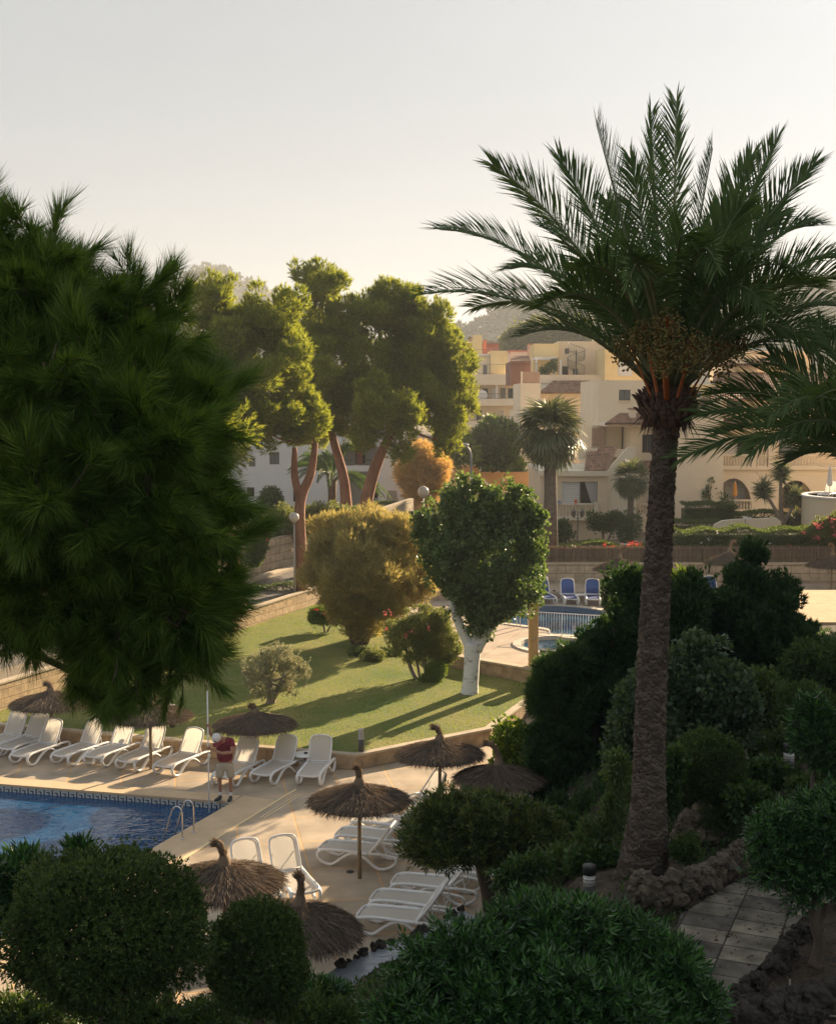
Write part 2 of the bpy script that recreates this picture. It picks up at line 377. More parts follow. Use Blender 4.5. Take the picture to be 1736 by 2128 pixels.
def edge_dist(X, Y):
    D = np.full(X.shape, 1e9); S = np.zeros(X.shape)
    for (ax, ay), (bx, by) in zip(EDGE[:-1], EDGE[1:]):
        dx, dy = bx-ax, by-ay; L2 = dx*dx+dy*dy; t = np.clip(((X-ax)*dx+(Y-ay)*dy)/L2, 0, 1)
        d = np.hypot(X-ax-t*dx, Y-ay-t*dy); s = np.sign(dx*(Y-ay)-dy*(X-ax)); u = d < D; D = np.where(u, d, D); S = np.where(u, -s, S)
    return D*S
def mound_z(X, Y):
    X = np.asarray(X, float); Y = np.asarray(Y, float)
    d = edge_dist(X, Y); tau = np.interp(X, [-.5, 1.6, 2.8], [5.2, 4.0, 2.2]); h = .3+2.65*(1-np.exp(-np.maximum(d, 0)/tau))
    h = h + vnoise(X, Y, 1.2, 5)*.06 + np.clip(vnoise(X, Y, .5, 6), -1, 1)*.08*(d > 1)
    pz = np.exp(-(((X-3.6)/1.5)**2+((Y-21.3)/1.2)**2)); h = h+pz*.25
    return np.where(d > 0, h, -.45)
def mound():
    xs = np.linspace(-18, 26, 221); ys = np.linspace(1, 44.3, 217); X, Y = np.meshgrid(xs, ys); Z = mound_z(X, Y); n = len(xs); m = len(ys)
    # level bed for the paved path
    V = np.stack([X, Y, Z], -1).reshape(-1, 3); i = np.arange((m-1)*(n-1)); r = i//(n-1); c = i % (n-1); a = r*n+c
    Fc = np.stack([a, a+1, a+n+1, a+n], 1); zz = V[:, 2][Fc].max(1); 
    tag(fastmesh('garden_terrain', V, Fc[zz > -.4], M['soil'], smooth=True), kind='structure')
# path bed: keep the soil just below the paving
PATHPX = [(1330,2200),(1395,1960),(1413,1900),(1520,1836),(1600,1800),(1850,1760),(1850,1860),(1690,1880),(1660,1911),(1548,2040),(1470,2150)]
PATH = [G(px, py, 3.0) for px, py in PATHPX]
def in_poly(X, Y, poly):
    ins = np.zeros(X.shape, bool); n = len(poly)
    for i in range(n):
        a, b = poly[i], poly[(i+1) % n]
        c = ((a[1] > Y) != (b[1] > Y)) & (X < (b[0]-a[0])*(Y-a[1])/((b[1]-a[1]) or 1e-9)+a[0]); ins ^= c
    return ins
_mz = mound_z
def mound_z(X, Y):
    h = _mz(X, Y); cx = sum(p.x for p in PATH)/len(PATH); cyy = sum(p.y for p in PATH)/len(PATH)
    ins = in_poly(np.asarray(X, float), np.asarray(Y, float), [(cx+(p.x-cx)*1.06, cyy+(p.y-cyy)*1.06) for p in PATH])
    h = np.where(in_poly(np.asarray(X, float), np.asarray(Y, float), [(p.x, p.y) for p in STR]), .80, h)
    return np.where(ins, 2.93, h)
mound()
def mz(x, y): return float(mound_z(np.array([x]), np.array([y]))[0])
sheet('path', PATH, 3.0, M['tile'])
# ---- pool and deck
PA, PB, PC_ = G(-420,1596), G(487,1667), G(290,1781)
u1 = (PB-PA).normalized(); u2 = (PC_-PB).normalized()
PB2 = PB+u2*16; PA2 = PA+u2*16
POOL = [PA, PB, PB2, PA2]
DECK = [(-32,15),(4.5,15),(5.2,30),(5.0,46),(-1,47),(-32,47)]
sheet('pool_deck', DECK, 0, M['deck'], holes=[[(p.x, p.y) for p in POOL]])
nin = lambda a, b, s: a+b*s
# coping: right side band and far side band, 6 cm proud of the water edge, 4 mm above the deck
n1 = Vector((-u1.y, u1.x, 0)); 
if n1.y < 0: n1 = -n1
n2 = Vector((-u2.y, u2.x, 0))
if n2.x < 0: n2 = -n2
mb = MB(); 
def band(a, b, n, w0, w1, z0, z1): 
    q = [a+n*w0, b+n*w0, b+n*w1, a+n*w1]; mb.prism([(p.x, p.y) for p in q], z0, z1)
band(PA-u1*0, PB-u1*.03, n1, -.03, .55, -.06, .012); band(PB-u2*.55, PB2, n2, -.03, 1.0, -.06, .016)
o = mb.build('pool_coping', M['coping']); tag(o, kind='structure')
mb = MB(); mb.prism([(p.x, p.y) for p in [PB+n2*1.0-u2*1.6, PB2+n2*1.0, PB2+n2*1.07, PB+n2*1.07-u2*1.6]], 0, .02)
a = PB+n2*1.25-u2*1.2; b = PB+n2*1.25+u2*.9
for s in (0, .11): mb.prism([(p.x, p.y) for p in [a+n2*s, b+n2*s, b+n2*(s+.03), a+n2*(s+.03)]], 0, .008)
tag(mb.build('drain_strip', mat('pale_strip', (.78,.62,.36), rough=.6)), kind='structure')
M['pooltile'] = brickmat('pool_mosaic', (.03,.10,.22), (.04,.13,.28), (.10,.16,.22), .05, .05, .006, .4, .2, 0, 3, .2)
mb = MB(); uv = []
wall_run(mb, uv, [(PA.x, PA.y, -1.6, -.01), (PB.x, PB.y, -1.6, -.01), (PB2.x, PB2.y, -1.6, -.01)], .02)
tag(mb.build('pool_wall', M['pooltile'], uv=uv), kind='structure')
def watermat(name, c, bs, dist, st=.6, lightc=None):
    m, t, p = nmat(name); p.inputs['Base Color'].default_value = (*c, 1); p.inputs['Roughness'].default_value = .04; p.inputs['IOR'].default_value = 1.333
    tc = t.nodes.new('ShaderNodeTexCoord'); mp = t.nodes.new('ShaderNodeMapping'); mp.inputs['Rotation'].default_value = (0,0,.3); mp.inputs['Scale'].default_value = (1, 1.5, 1)
    n = t.nodes.new('ShaderNodeTexNoise'); n.inputs['Scale'].default_value = bs; n.inputs['Detail'].default_value = 3; n.inputs['Distortion'].default_value = .8
    b = t.nodes.new('ShaderNodeBump'); b.inputs['Strength'].default_value = st; b.inputs['Distance'].default_value = dist
    t.links.new(tc.outputs['Object'], mp.inputs[0]); t.links.new(mp.outputs[0], n.inputs['Vector']); t.links.new(n.outputs['Fac'], b.inputs['Height']); t.links.new(b.outputs[0], p.inputs['Normal'])
    if lightc:
        v = t.nodes.new('ShaderNodeTexVoronoi'); v.feature = 'SMOOTH_F1'; v.inputs['Scale'].default_value = 2.2; r = t.nodes.new('ShaderNodeValToRGB')
        r.color_ramp.elements[0].color = (*c, 1); r.color_ramp.elements[1].color = (*lightc, 1); r.color_ramp.elements[0].position = .3; r.color_ramp.elements[1].position = .9
        t.links.new(mp.outputs[0], v.inputs['Vector']); t.links.new(v.outputs['Distance'], r.inputs[0]); t.links.new(r.outputs[0], p.inputs['Base Color'])
    return m
M['water'] = watermat('pool_water', (.008,.055,.15), 3.2, .035, .7, (.012,.09,.21))
sheet('pool_water', [(p.x, p.y) for p in POOL], -.21, M['water'])
# Greek key band on the far pool wall (flat tiles set 4 mm proud)
mb = MB(); uh = .25; L = (PB-PA).length; nk = int(L/uh)
mb.box((0,-.006,-.255),(L,-.002,-.02), Matrix.Translation(PA) @ Matrix.Rotation(math.atan2(u1.y, u1.x), 4, 'Z'))
pale = mat('pale_mosaic', (.50,.52,.50), (.60,.62,.58), 8, .4)
tag(mb.build('pool_tile_band', pale), kind='structure')
mb = MB(); Mx = Matrix.Translation(PA) @ Matrix.Rotation(math.atan2(u1.y, u1.x), 4, 'Z')
wv = .032
for i in range(nk):
    x = i*uh
    for (a, b, c, d) in [(0,.0,.88,0.13),(0,.13,.13,.88),(.0,.75,.62,.88) ,(.5,.38,.62,.88),(.26,.38,.62,.5)]:
        pass
    for (xa, za, xb, zb) in [(0,.84,1,1),(0,0,.15,.84),(.15,0,.75,.16),(.60,.16,.75,.58),(.34,.44,.60,.58)]:
        mb.box((x+xa*uh, -.011, -.25+za*.215), (x+xb*uh, -.0065, -.25+zb*.215), Mx)
tag(mb.build('key_pattern', mat('navy_mosaic', (.02,.04,.10), rough=.4)), kind='structure')
# skimmer pad
p = G(988,1713); mb = MB(); mb.lathe([(.36,0),(.36,.05),(.34,.055)], (p.x, p.y, 0), 28); 
q = p-n2*.45; mb.prism([(v.x, v.y) for v in [p-n2*.5+u2*.36, p+u2*.36, p-u2*.36, p-n2*.5-u2*.36]], 0, .05)
pad = mb.build('skimmer_pad', M['coping']); tag(pad, 'raised concrete pad with white round lid beside the pool', 'skimmer pad')
mb = MB(); mb.lathe([(.16,.056),(.16,.066),(.14,.068)], (p.x+.02, p.y, 0), 24); mb.build('lid', mat('white_lid', (.75,.73,.70), rough=.5), pad)
mb = MB(); p = G(372,1783-70); 
p = G(727,1812); mb = MB(); mb.lathe([(.09,.002),(.09,.012),(.075,.014)], (p.x, p.y, 0), 18); tag(mb.build('drain_cover', mat('drain_iron', (.05,.045,.04), rough=.6)), 'small dark round drain cover on the deck beside the middle parasol pole', 'drain')
# ---- lawn and its walls
lz = lambda x, y: .42+(y-37)*.021
LW = [G(-120,1500,.45), G(525,1551,.47), G(738,1569,.45), G(1018,1514.5,.5), G(1098,1456,.56)]
TW = [(1.2,47.9),(4.3,45.2),(6.6,43.9)]
RW = [(-4.72,61.6),(-7.33,55.8),(-12.6,44.2)]
LAWN = [(LW[0].x, LW[0].y+.1)] + [(p.x, p.y+.1) for p in LW[1:]] + [(4.2,45.1),(1.2,47.8),(-.6,52),(-1.5,58),(-3.4,63.5),(-4.7,61.6),(-7.4,55.7),(-12.7,44.1),(-15.5,42)]
o = sheet('lawn', LAWN, lz, M['lawn'])
def pts_in(poly, n, rng):
    P = np.array([(p[0], p[1]) for p in poly]); lo, hi = P.min(0), P.max(0); out = []; tot = 0
    while tot < n:
        q = lo+(hi-lo)*rng.random((n*2, 2)); q = q[in_poly(q[:,0], q[:,1], [tuple(p) for p in P])]; out.append(q); tot += len(q)
    return np.concatenate(out)[:n]
M['grass'] = leafmat('grass_blades', [(.11,.18,.028),(.16,.22,.04),(.24,.25,.07)], .7, .45)
q = pts_in(LAWN, 42000, rng); bl = (np.array([(-.012,0,0),(.012,0,0),(0,.3,1.)]), np.array([(0,1,2)]))
P = np.stack([q[:,0], q[:,1], lz(q[:,0], q[:,1])-.003], 1); N = rng.normal(size=P.shape)*.35+[0,0,1]
bl2 = (np.array([(-.35,0,0),(.35,0,0),(0,.2,1.)]), np.array([(0,1,2)]))
V, Fa = scatter(bl2, P, N, .022+.025*rng.random(len(P)), rng); tag(fastmesh('grass', V, Fa, M['grass']), 'short mown grass covering the raised lawn', 'grass', kind='stuff')
wall_thing('garden_wall', 'low sandstone retaining wall in front of the lawn, running behind the white loungers', [(p.x, p.y, -.02, lz(p.x, p.y)+.05) for p in LW], .18, M['sandlow'], M['cap'], .07)
wall_thing('terrace_wall', 'dark weathered retaining wall between the lawn and the upper pool terrace', [(x, y, .3, 1.12) for x, y in TW[:]], .25, M['sandlow'], M['cap'], .06)
RWz = [(-2.6,66.3,.8,1.85)] + [(RW[0][0], RW[0][1], .6, 1.74), (RW[1][0], RW[1][1], .5, 1.62), (RW[2][0], RW[2][1], .3, 1.5), (-16,36.8,.2,1.4)]
wall_thing('lawn_back_wall', 'orange sandstone block wall at the back of the lawn below the road', RWz[::-1], .25, M['sand'], M['cap'], .06)
# ---- road
rz = lambda x, y: 1.55+(y-56)*.036
ROAD = [(-17.2,37.5),(-13.2,44.5),(-7.9,56.0),(-5.3,61.8),(-3.2,66.6),(-.4,72.5),(2.2,78),(5.5,84),(9,92),(3,94),(.2,84),(-2.6,76),(-5,70),(-8,63.1),(-10.6,57.2),(-16,45.7),(-24,37)]
rz2 = lambda x, y: float(np.interp(y, [40, 56, 70, 94], [1.35, 1.5, 2.0, 2.9]))
tag(sheet('road', ROAD, rz2, M['road']))
SW = [(-24,37),(-16,45.7),(-10.6,57.2),(-8,63.1),(-5,70),(-2.6,76),(.2,84)]
mb = MB(); SWo = [(x-.45, y+.2) for x, y in SW]; mb.prism(SW+SWo[::-1], [rz2(*p)-.2 for p in SW]+[rz2(*p)-.2 for p in SW[::-1]], [rz2(*p)+.12 for p in SW]+[rz2(*p)+.12 for p in SW[::-1]])
tag(mb.build('pavement', mat('pavement_concrete', (.42,.34,.25), (.50,.41,.30), 2, .9)), kind='structure')
BW = [(x-.5, y+.24, rz2(x, y)-.1, rz2(x, y)+1.75) for x, y in SW]
wall_thing('roadside_wall', 'tall sunlit sandstone block wall along the far side of the road', BW, .3, M['sandbig'], None)
mb = MB(); mb.prism([(x, y) for x, y in [(-24.9,37.6),(-16.9,46.3),(-11.5,57.8),(-8.9,63.7),(-5.9,70.6),(-3.5,76.6),(-.8,84.6),(-3,100),(-60,100),(-60,40)]], [0.5]*10, [2.8,2.9,3.0,3.3,3.5,3.7,3.0,2.5,2.5,2.5])
tag(mb.build('raised_garden', M['ground']), kind='structure')
VG = [(-16.2,37.0),(-12.75,44.3),(-7.5,55.9),(-4.85,61.7),(-2.75,66.4),(1.5,73.5),(-.9,73),(-5.4,62),(-8.1,56.2),(-18,37.4)]
mb = MB(); mb.prism(VG, .2, [1.34,1.42,1.52,1.64,1.76,2.0,2.0,1.7,1.5,1.36]); tag(mb.build('verge', M['ground']), kind='structure')
# ---- upper terrace with two pools
ring = lambda c, r, n=36: [(c.x+r*math.cos(2*math.pi*i/n), c.y+r*math.sin(2*math.pi*i/n)) for i in range(n)]
MP = smooth_path([G(px, py, 1.1) for px, py in [(985,1278),(1040,1266),(1126,1259),(1200,1262),(1290,1278),(1350,1300),(1330,1325),(1240,1329),(1160,1322),(1143,1317),(1138,1308),(1099,1302),(1042,1295),(1000,1290)]], 5, True)
MPc = sum(MP, Vector())/len(MP); KC = G(1172,1341,1.1); KR = 1.75
T2 = [(1.2,47.9),(4.3,45.2),(6.6,43.9),(30,43.9),(30,61.1),(-1.4,61.1),(-.9,56)]
M['deck2'] = brickmat('terrace_concrete', (.46,.36,.28), (.50,.40,.31), (.34,.26,.19), 2.0, 2.0, .02, .85, .25, 0, 1.4, .25, rot=rad(20))
def grow(P, c, d): return [(p.x+(p.x-c.x)/max((p-c).length, .01)*d, p.y+(p.y-c.y)/max((p-c).length, .01)*d) for p in P]
sheet('pool_terrace', T2, 1.1, M['deck2'], holes=[[(p.x, p.y) for p in MP], ring(KC, KR)])
def rimring(name, inner, outer, z0, z1, m):
    n = len(inner); mb = MB(); V = [(x, y, z1) for x, y in inner]+[(x, y, z1) for x, y in outer]+[(x, y, z0) for x, y in inner]+[(x, y, z0) for x, y in outer]
    mb.add(V, [f for i in range(n) for f in [(i, (i+1)%n, n+(i+1)%n, n+i), (n+i, n+(i+1)%n, 3*n+(i+1)%n, 3*n+i), (2*n+i, 2*n+(i+1)%n, (i+1)%n, i)]]); return tag(mb.build(name, m), kind='structure')
cop2 = mat('pale_coping', (.60,.52,.42), (.68,.60,.49), 3, .8, .1, 20)
rimring('terrace_pool_coping', [(p.x, p.y) for p in MP], grow(MP, MPc, .32), .55, 1.14, cop2)
rimring('wading_pool_coping', ring(KC, KR), ring(KC, KR+.3), .55, 1.16, cop2)
M['water2'] = watermat('terrace_pool_water', (.02,.08,.15), 2.5, .02, .4)
sheet('terrace_pool_water', [(p.x, p.y) for p in MP], .85, M['water2']); sheet('wading_pool_water', ring(KC, KR), 1.0, M['water2'])
mb = MB(); n = len(MP); Pm = [(p.x, p.y) for p in MP]
mb.add([(x, y, .5) for x, y in grow(MP, MPc, -.01)]+[(x, y, 1.09) for x, y in grow(MP, MPc, -.01)], [(i, n+i, n+(i+1)%n, (i+1)%n) for i in range(n)])
tag(mb.build('terrace_pool_wall', mat('blue_mosaic', (.10,.17,.27), (.14,.21,.31), 9, .4)), kind='structure')
mb = MB(); mb.box((-2,61.1,.6),(30,64.2,1.5)); tag(mb.build('ledge', M['deck2'], uv='xy'), kind='structure')
wall_thing('terrace_back_wall', 'long pale sandstone block wall behind the upper pool loungers', [(-2,64.2,1.4,2.52),(30,64.2,1.4,2.52)], .4, M['sandbig'], M['cap'], .05)
mb = MB(); mb.prism([(-2.5,64.6),(60,64.6),(60,100),(10,100),(4,80)], [0]*5, [2.4,2.4,1.8,1.8,1.9]); tag(mb.build('villa_garden', M['ground']), kind='structure')
# ---- stream with rocks
mb = MB(); mb.prism([(p.x, p.y) for p in STR], 0, .93)
tag(mb.build('stream_bed', M['soil']), kind='structure')
M['stream'] = watermat('stream_water', (.22,.24,.27), 5, .03, .6)  # pale base colour stands in for the reflected sky
sheet('stream', [(p.x, p.y) for p in STR], .98, M['stream'])
M['rock'] = mat('lava_rock', (.018,.015,.012), (.060,.048,.036), 6, .9, 1, 18, dist=.05)
M['rock2'] = mat('garden_rock', (.045,.036,.027), (.16,.125,.088), 5, .9, 1, 14, dist=.06)
def rock_geo(seed, sub=3, rough=.35):
    bm = bmesh.new(); bmesh.ops.create_icosphere(bm, subdivisions=sub, radius=1); r = random.Random(seed)
    ks = [(Vector((r.gauss(0,1), r.gauss(0,1), r.gauss(0,1)))*f, r.random()*6.28, a) for f, a in [(1.3,.35),(1.8,.3),(2.6,.22),(3.5,.18),(5,.12),(7,.09),(9,.06)]]
    for v in bm.verts:
        d = 1+rough*sum(a*math.sin(k.dot(v.co)*1.5+ph) for k, ph, a in ks); v.co *= d; v.co.z *= .85
    V = [tuple(v.co) for v in bm.verts]; Fc = [tuple(x.index for x in f.verts) for f in bm.faces]; bm.free(); return V, Fc
ROCKS = [rock_geo(s, 3, .6) for s in range(6)]
def add_rock(mb, p, s, r):
    V, Fc = ROCKS[r.randrange(6)]; R = Matrix.Rotation(r.random()*6.28, 3, 'Z') @ Matrix.Rotation(r.uniform(-.5,.5), 3, 'X')
    s = s if hasattr(s, '__len__') else (s*r.uniform(.8,1.2), s*r.uniform(.8,1.2), s*r.uniform(.8,1.3))
    mb.add([Vector(p)+R @ Vector((v[0]*s[0], v[1]*s[1], v[2]*s[2])) for v in V], Fc)
r = random.Random(8); ORD = 'first second third fourth fifth sixth seventh eighth ninth tenth eleventh twelfth thirteenth fourteenth fifteenth sixteenth'.split()
def rock_line(pxs, z, n, smin, smax, label, group, m):
    P = [G(a, b, z) for a, b in pxs]; L = [0]
    for i in range(len(P)-1): L.append(L[-1]+(P[i+1]-P[i]).length)
    for k in range(n):
        s = L[-1]*(k+.5+r.uniform(-.3,.3))/n; i = max(j for j in range(len(L)-1) if L[j] <= s); p = P[i].lerp(P[i+1], (s-L[i])/(L[i+1]-L[i]))
        mb = MB(); sz = r.uniform(smin, smax); add_rock(mb, (0,0,sz*.3), sz, r); o = mb.build('rock', m, loc=p); tag(o, label.format(ORD[k]), 'rock', group)
rock_line(ST_up[1:], .98, 16, .045, .10, 'small dark lava rock on the deck edge of the stream, {} from the left', 'dark rocks along the deck side of the stream', M['rock'])
rock_line([(x+8, y+16) for x, y in ST_lo[:5]], .90, 9, .09, .15, 'dark craggy boulder on the garden edge of the stream, {} from the right', 'dark boulders along the garden side of the stream', M['rock'])
def rubble(name, label, path, rows, n, s, m, seed):
    """wall of piled stones along a path of world points (x, y, z base)"""
    r = random.Random(seed); mb = MB()
    for j in range(rows):
        for k in range(n):
            t = (k+.5*(j % 2)+r.uniform(-.25,.25))/n*(len(path)-1); t = min(max(t, 0), len(path)-1.001); i = int(t); p = Vector(path[i]).lerp(Vector(path[i+1]), t-i)
            add_rock(mb, (p.x+r.uniform(-.05,.05), p.y+r.uniform(-.05,.05)+j*.05, p.z+s*.75*(2*j*.72+.5)+r.uniform(-.03,.05)), s*r.uniform(.7,1.25), r)
    return tag(mb.build(name, m), label, 'rock wall')
P1 = [G(x, y, 2.98) for x, y in [(1325,1872),(1385,1880),(1450,1862),(1500,1832),(1535,1802),(1590,1778)]]
rubble('rock_wall', 'rough piled stone wall around the tall palm bed, beside the paved path', P1, 3, 21, .125, M['rock2'], 3)
P2 = [G(x, y, 2.98) for x, y in [(1700,1935),(1640,1985),(1580,2050),(1530,2110),(1490,2170)]]
rubble('rock_edging', 'low dark rock edging on the right side of the paved path', P2, 2, 17, .10, M['rock'], 4)
P3 = [G(x, y, 3.2) for x, y in [(1520,2180),(1620,2135),(1736,2110),(1800,2100)]]
rubble('front_rock_wall', 'dark mossy rock wall at the bottom right corner', P3, 3, 18, .12, M['rock'], 6)
mb = MB(); r = random.Random(31)
for k in range(14): 
    p = at(1405+70*r.random(), 1745-60*r.random()*(1-abs(k-7)/9), 23.0); add_rock(mb, p, (.16,.16,.2), r)
tag(mb.build('rock_outcrop', mat('lit_outcrop', (.12,.095,.07), (.36,.28,.20), 5, .9, 1, 14, dist=.06)), 'craggy rock outcrop coloured pale as if lit, just right of the tall palm trunk', 'rock')  # paler rock colour carries the slight light on the outcrop
# ---- hills
def ridge(name, sky_px, Y, dep, m, amp, seed):
    P = [at(a, b, Y) for a, b in sky_px]; xs = np.linspace(P[0].x, P[-1].x, 110); top = np.interp(xs, [p.x for p in P], [p.z for p in P])
    v = np.linspace(-1, 1, 36); X, Vv = np.meshgrid(xs, v); Yy = Y+Vv*dep
    base = 8.; pr = np.clip(1-np.abs(Vv)**1.25, 0, 1)
    Z = base+(top[None]-base)*pr + vnoise(X, Yy, 6./Y, seed)*amp*pr*(1-np.exp(-(Vv*3)**2)) - (1-pr)*12
    n = len(xs); mm = len(v); V = np.stack([X, Yy, Z], -1).reshape(-1, 3); i = np.arange((mm-1)*(n-1)); r_ = i//(n-1); c = i % (n-1); a = r_*n+c
    tag(fastmesh(name, V, np.stack([a, a+1, a+n+1, a+n], 1), m, smooth=True), kind='structure'); return V
M['hill'] = mat('hill_scrub', (.06,.065,.035), (.20,.15,.10), .02, .95)
HV = ridge('far_hill', [(-300,720),(180,650),(330,600),(392,570),(420,552),(440,550),(470,565),(520,588),(570,603),(640,640),(760,700),(880,730)], 900, 160, M['hill'], 8, 2)
HV2 = ridge('wooded_hill', [(600,770),(860,705),(935,692),(990,682),(1035,662),(1062,646),(1120,632),(1200,625),(1330,600),(1500,585),(1620,590),(1736,580),(1950,560),(2300,560),(2800,620)], 620, 150, M['hill'], 6, 9)
M['forest'] = leafmat('forest', [(.035,.045,.02),(.06,.07,.03)], .8, .1)
def forest(name, V, n, s, label, seed):
    r = np.random.default_rng(seed); k = V[:, 2] > 20; W = V[k]; i = r.choice(len(W), n); P = W[i]+r.normal(size=(n,3))*[3.5,3.5,0]
    d = r.normal(size=(n, 26, 3)); d /= np.linalg.norm(d, axis=2, keepdims=True); d[..., 2] = np.abs(d[..., 2])*.9+.1
    Q = P[:, None]+d*s*(.5+r.random((n,1,1)))*(.7+.4*r.random((n,26,1))); V2, F2 = scatter(bl2, Q.reshape(-1,3), d.reshape(-1,3), s*1.1, r)
    tag(fastmesh(name, V2, F2, M['forest']), label, 'woods', kind='stuff')
forest('hill_woods', HV2, 5200, 2.2, 'hazy pine woods covering the long hill behind the village', 1)
forest('far_hill_woods', HV, 2600, 2.0, 'sparse scrub and pines on the distant flat-topped hill', 2)
# ---- haze
mb = MB(); mb.box((-3200,-70,-8),(3200,5100,125)); hz = mb.build('haze', bpy.data.materials.new('haze_air')); tag(hz, kind='stuff')
hm = hz.data.materials[0]; hm.use_nodes = True; t = hm.node_tree; t.nodes.remove(t.nodes['Principled BSDF'])
pv = t.nodes.new('ShaderNodeVolumePrincipled'); pv.inputs['Color'].default_value = (.90, .95, 1, 1); pv.inputs['Density'].default_value = .00042; pv.inputs['Anisotropy'].default_value = .2
t.links.new(pv.outputs[0], t.nodes['Material Output'].inputs['Volume'])
# ============================================================ FURNITURE AND OTHER OBJECTS
M['resin'] = mat('white_resin', (.83,.82,.80), rough=.45)
def meshfab(name, col, tr):
    m, t, p = nmat(name); p.inputs['Base Color'].default_value = (*col, 1); p.inputs['Roughness'].default_value = .7
    b = t.nodes.new('ShaderNodeBsdfTranslucent'); b.inputs[0].default_value = (*[min(1, c*1.05) for c in col], 1); mx = t.nodes.new('ShaderNodeMixShader'); mx.inputs[0].default_value = tr
    t.links.new(p.outputs[0], mx.inputs[1]); t.links.new(b.outputs[0], mx.inputs[2]); t.links.new(mx.outputs[0], t.nodes['Material Output'].inputs[0])
    w_ = t.nodes.new('ShaderNodeTexBrick'); w_.inputs['Scale'].default_value = 60; tc = t.nodes.new('ShaderNodeTexCoord'); bp = t.nodes.new('ShaderNodeBump'); bp.inputs['Strength'].default_value = .3; bp.inputs['Distance'].default_value = .003
    t.links.new(tc.outputs['Object'], w_.inputs['Vector']); t.links.new(w_.outputs['Fac'], bp.inputs['Height']); t.links.new(bp.outputs[0], p.inputs['Normal'])
    return m
M['sling'] = meshfab('beige_sling', (.78,.74,.67), .45); M['slingblue'] = meshfab('blue_sling', (.03,.07,.24), .15)
M['steel'] = mat('steel', (.62,.60,.57), rough=.25, metal=1)
M['wood'] = mat('pole_wood', (.20,.15,.09), (.34,.26,.16), 6, .85, .5, 30, stretch=(1,1,.15))
M['wood2'] = mat('ochre_wood', (.58,.34,.14), (.70,.44,.20), 5, .6, .3, 20, stretch=(1,1,.2))
M['black'] = mat('black_paint', (.02,.02,.022), rough=.45)
M['darkgrey'] = mat('dark_grey_paint', (.07,.065,.065), rough=.5)
def make_lounger(name, label, group, back_deg=58, sling='sling'):
    """head end towards +Y, foot end towards -Y"""
    t = thing(name, label, 'sun lounger', group=group); hw = .33
    for s in (-1, 1):
        mb = MB(); x = s*hw
        side = [(x,.28,.36),(x,-.05,.365),(x,-.45,.375),(x,-.80,.365),(x,-.95,.30),(x,-.97,.20),(x,-.86,.07),(x,-.70,.025),(x,-.58,.05),(x,-.38,.20),(x,-.18,.315),(x,.02,.325),(x,.20,.24),(x,.38,.09),(x,.52,.025),(x,.68,.04),(x,.86,.14),(x,.92,.25),(x,.84,.33),(x,.55,.37),(x,.28,.36)]
        mb.tube(smooth_path([(a+s*.02*math.sin(b*3), b, c) for a, b, c in side], 4), (.043,.034), 8); mb.build('side_frame', M['resin'], t)
    mb = MB(); pts = smooth_path([(-hw,.25,.37),(-hw,-.7,.375),(-hw*.92,-.93,.345),(-hw*.6,-.99,.325),(0,-1.0,.32),(hw*.6,-.99,.325),(hw*.92,-.93,.345),(hw,-.7,.375),(hw,.25,.37)], 5)
    mb.tube(pts, (.020,.032), 8); mb.tube([(-hw,.27,.36),(hw,.27,.36)], .02, 8); mb.tube([(-hw,-.1,.33),(hw,-.1,.33)], .015, 6); seat = mb.build('seat', M['resin'], t)
    mb = MB(); V = []; ny = 14
    for j in range(ny):
        y = -.96+j*(1.22/(ny-1)); z = .372-.06*max(0, (-y-.70)/.28)**2-.012*math.sin((y+.96)*2.5); e = hw-.02 if y > -.8 else hw-.02-.13*((-y-.8)/.16)**2
        V += [(-e,y,z),(-e*.4,y,z-.008),(e*.4,y,z-.008),(e,y,z)]
    mb.add(V, [(j*4+i, j*4+i+1, j*4+i+5, j*4+i+4) for j in range(ny-1) for i in range(3)], True); mb.build('sling', M[sling], seat)
    a = rad(back_deg); R = Matrix.Translation((0,.28,.375)) @ Matrix.Rotation(a, 4, 'X'); L = .78
    prof = [(-hw+.01,0),(-hw+.005,.3),(-hw+.015,.62),(-hw+.06,.74),(-hw+.17,L),(0,L+.015),(hw-.17,L),(hw-.06,.74),(hw-.015,.62),(hw-.005,.3),(hw-.01,0)]
    mb = MB(); mb.tube([R @ Vector((x, y, -.03*math.sin(y*3))) for x, y in [(p.x, p.y) for p in smooth_path([(p[0], p[1], 0) for p in prof], 5)]], (.024,.030), 8); mb.tube([R @ Vector((-hw,.03,0)), R @ Vector((hw,.03,0))], .02, 6)
    back = mb.build('backrest', M['resin'], t)
    mb = MB(); V = []; ny = 10
    for j in range(ny):
        y = .03+j*(L-.03)/(ny-1); e = hw-.03 if y < .6 else hw-.03-.15*((y-.6)/.18)**2.2; z = -.03*math.sin(y*3)
        V += [R @ Vector(q) for q in [(-e,y,z),(-e*.4,y,z-.012),(e*.4,y,z-.012),(e,y,z)]]
    mb.add(V, [(j*4+i, j*4+i+1, j*4+i+5, j*4+i+4) for j in range(ny-1) for i in range(3)], True); mb.build('sling', M[sling], back)
    mb = MB()
    for s in (-1, 1): p = R @ Vector((s*.24,.42,-.04)); mb.tube([p, (s*.24, p.y+.10, .30), (s*.24, p.y+.02, .26)], .013, 6)
    p = R @ Vector((0,.42,-.04)); mb.tube([(-.24,p.y+.02,.26),(.24,p.y+.02,.26)], .013, 6); mb.build('prop', M['resin'], t)
    return t
zoom1 = lambda x, y: (x*.5, 1423.6+y*.5)
GR1 = 'white loungers in a row between the pool and the lawn wall'
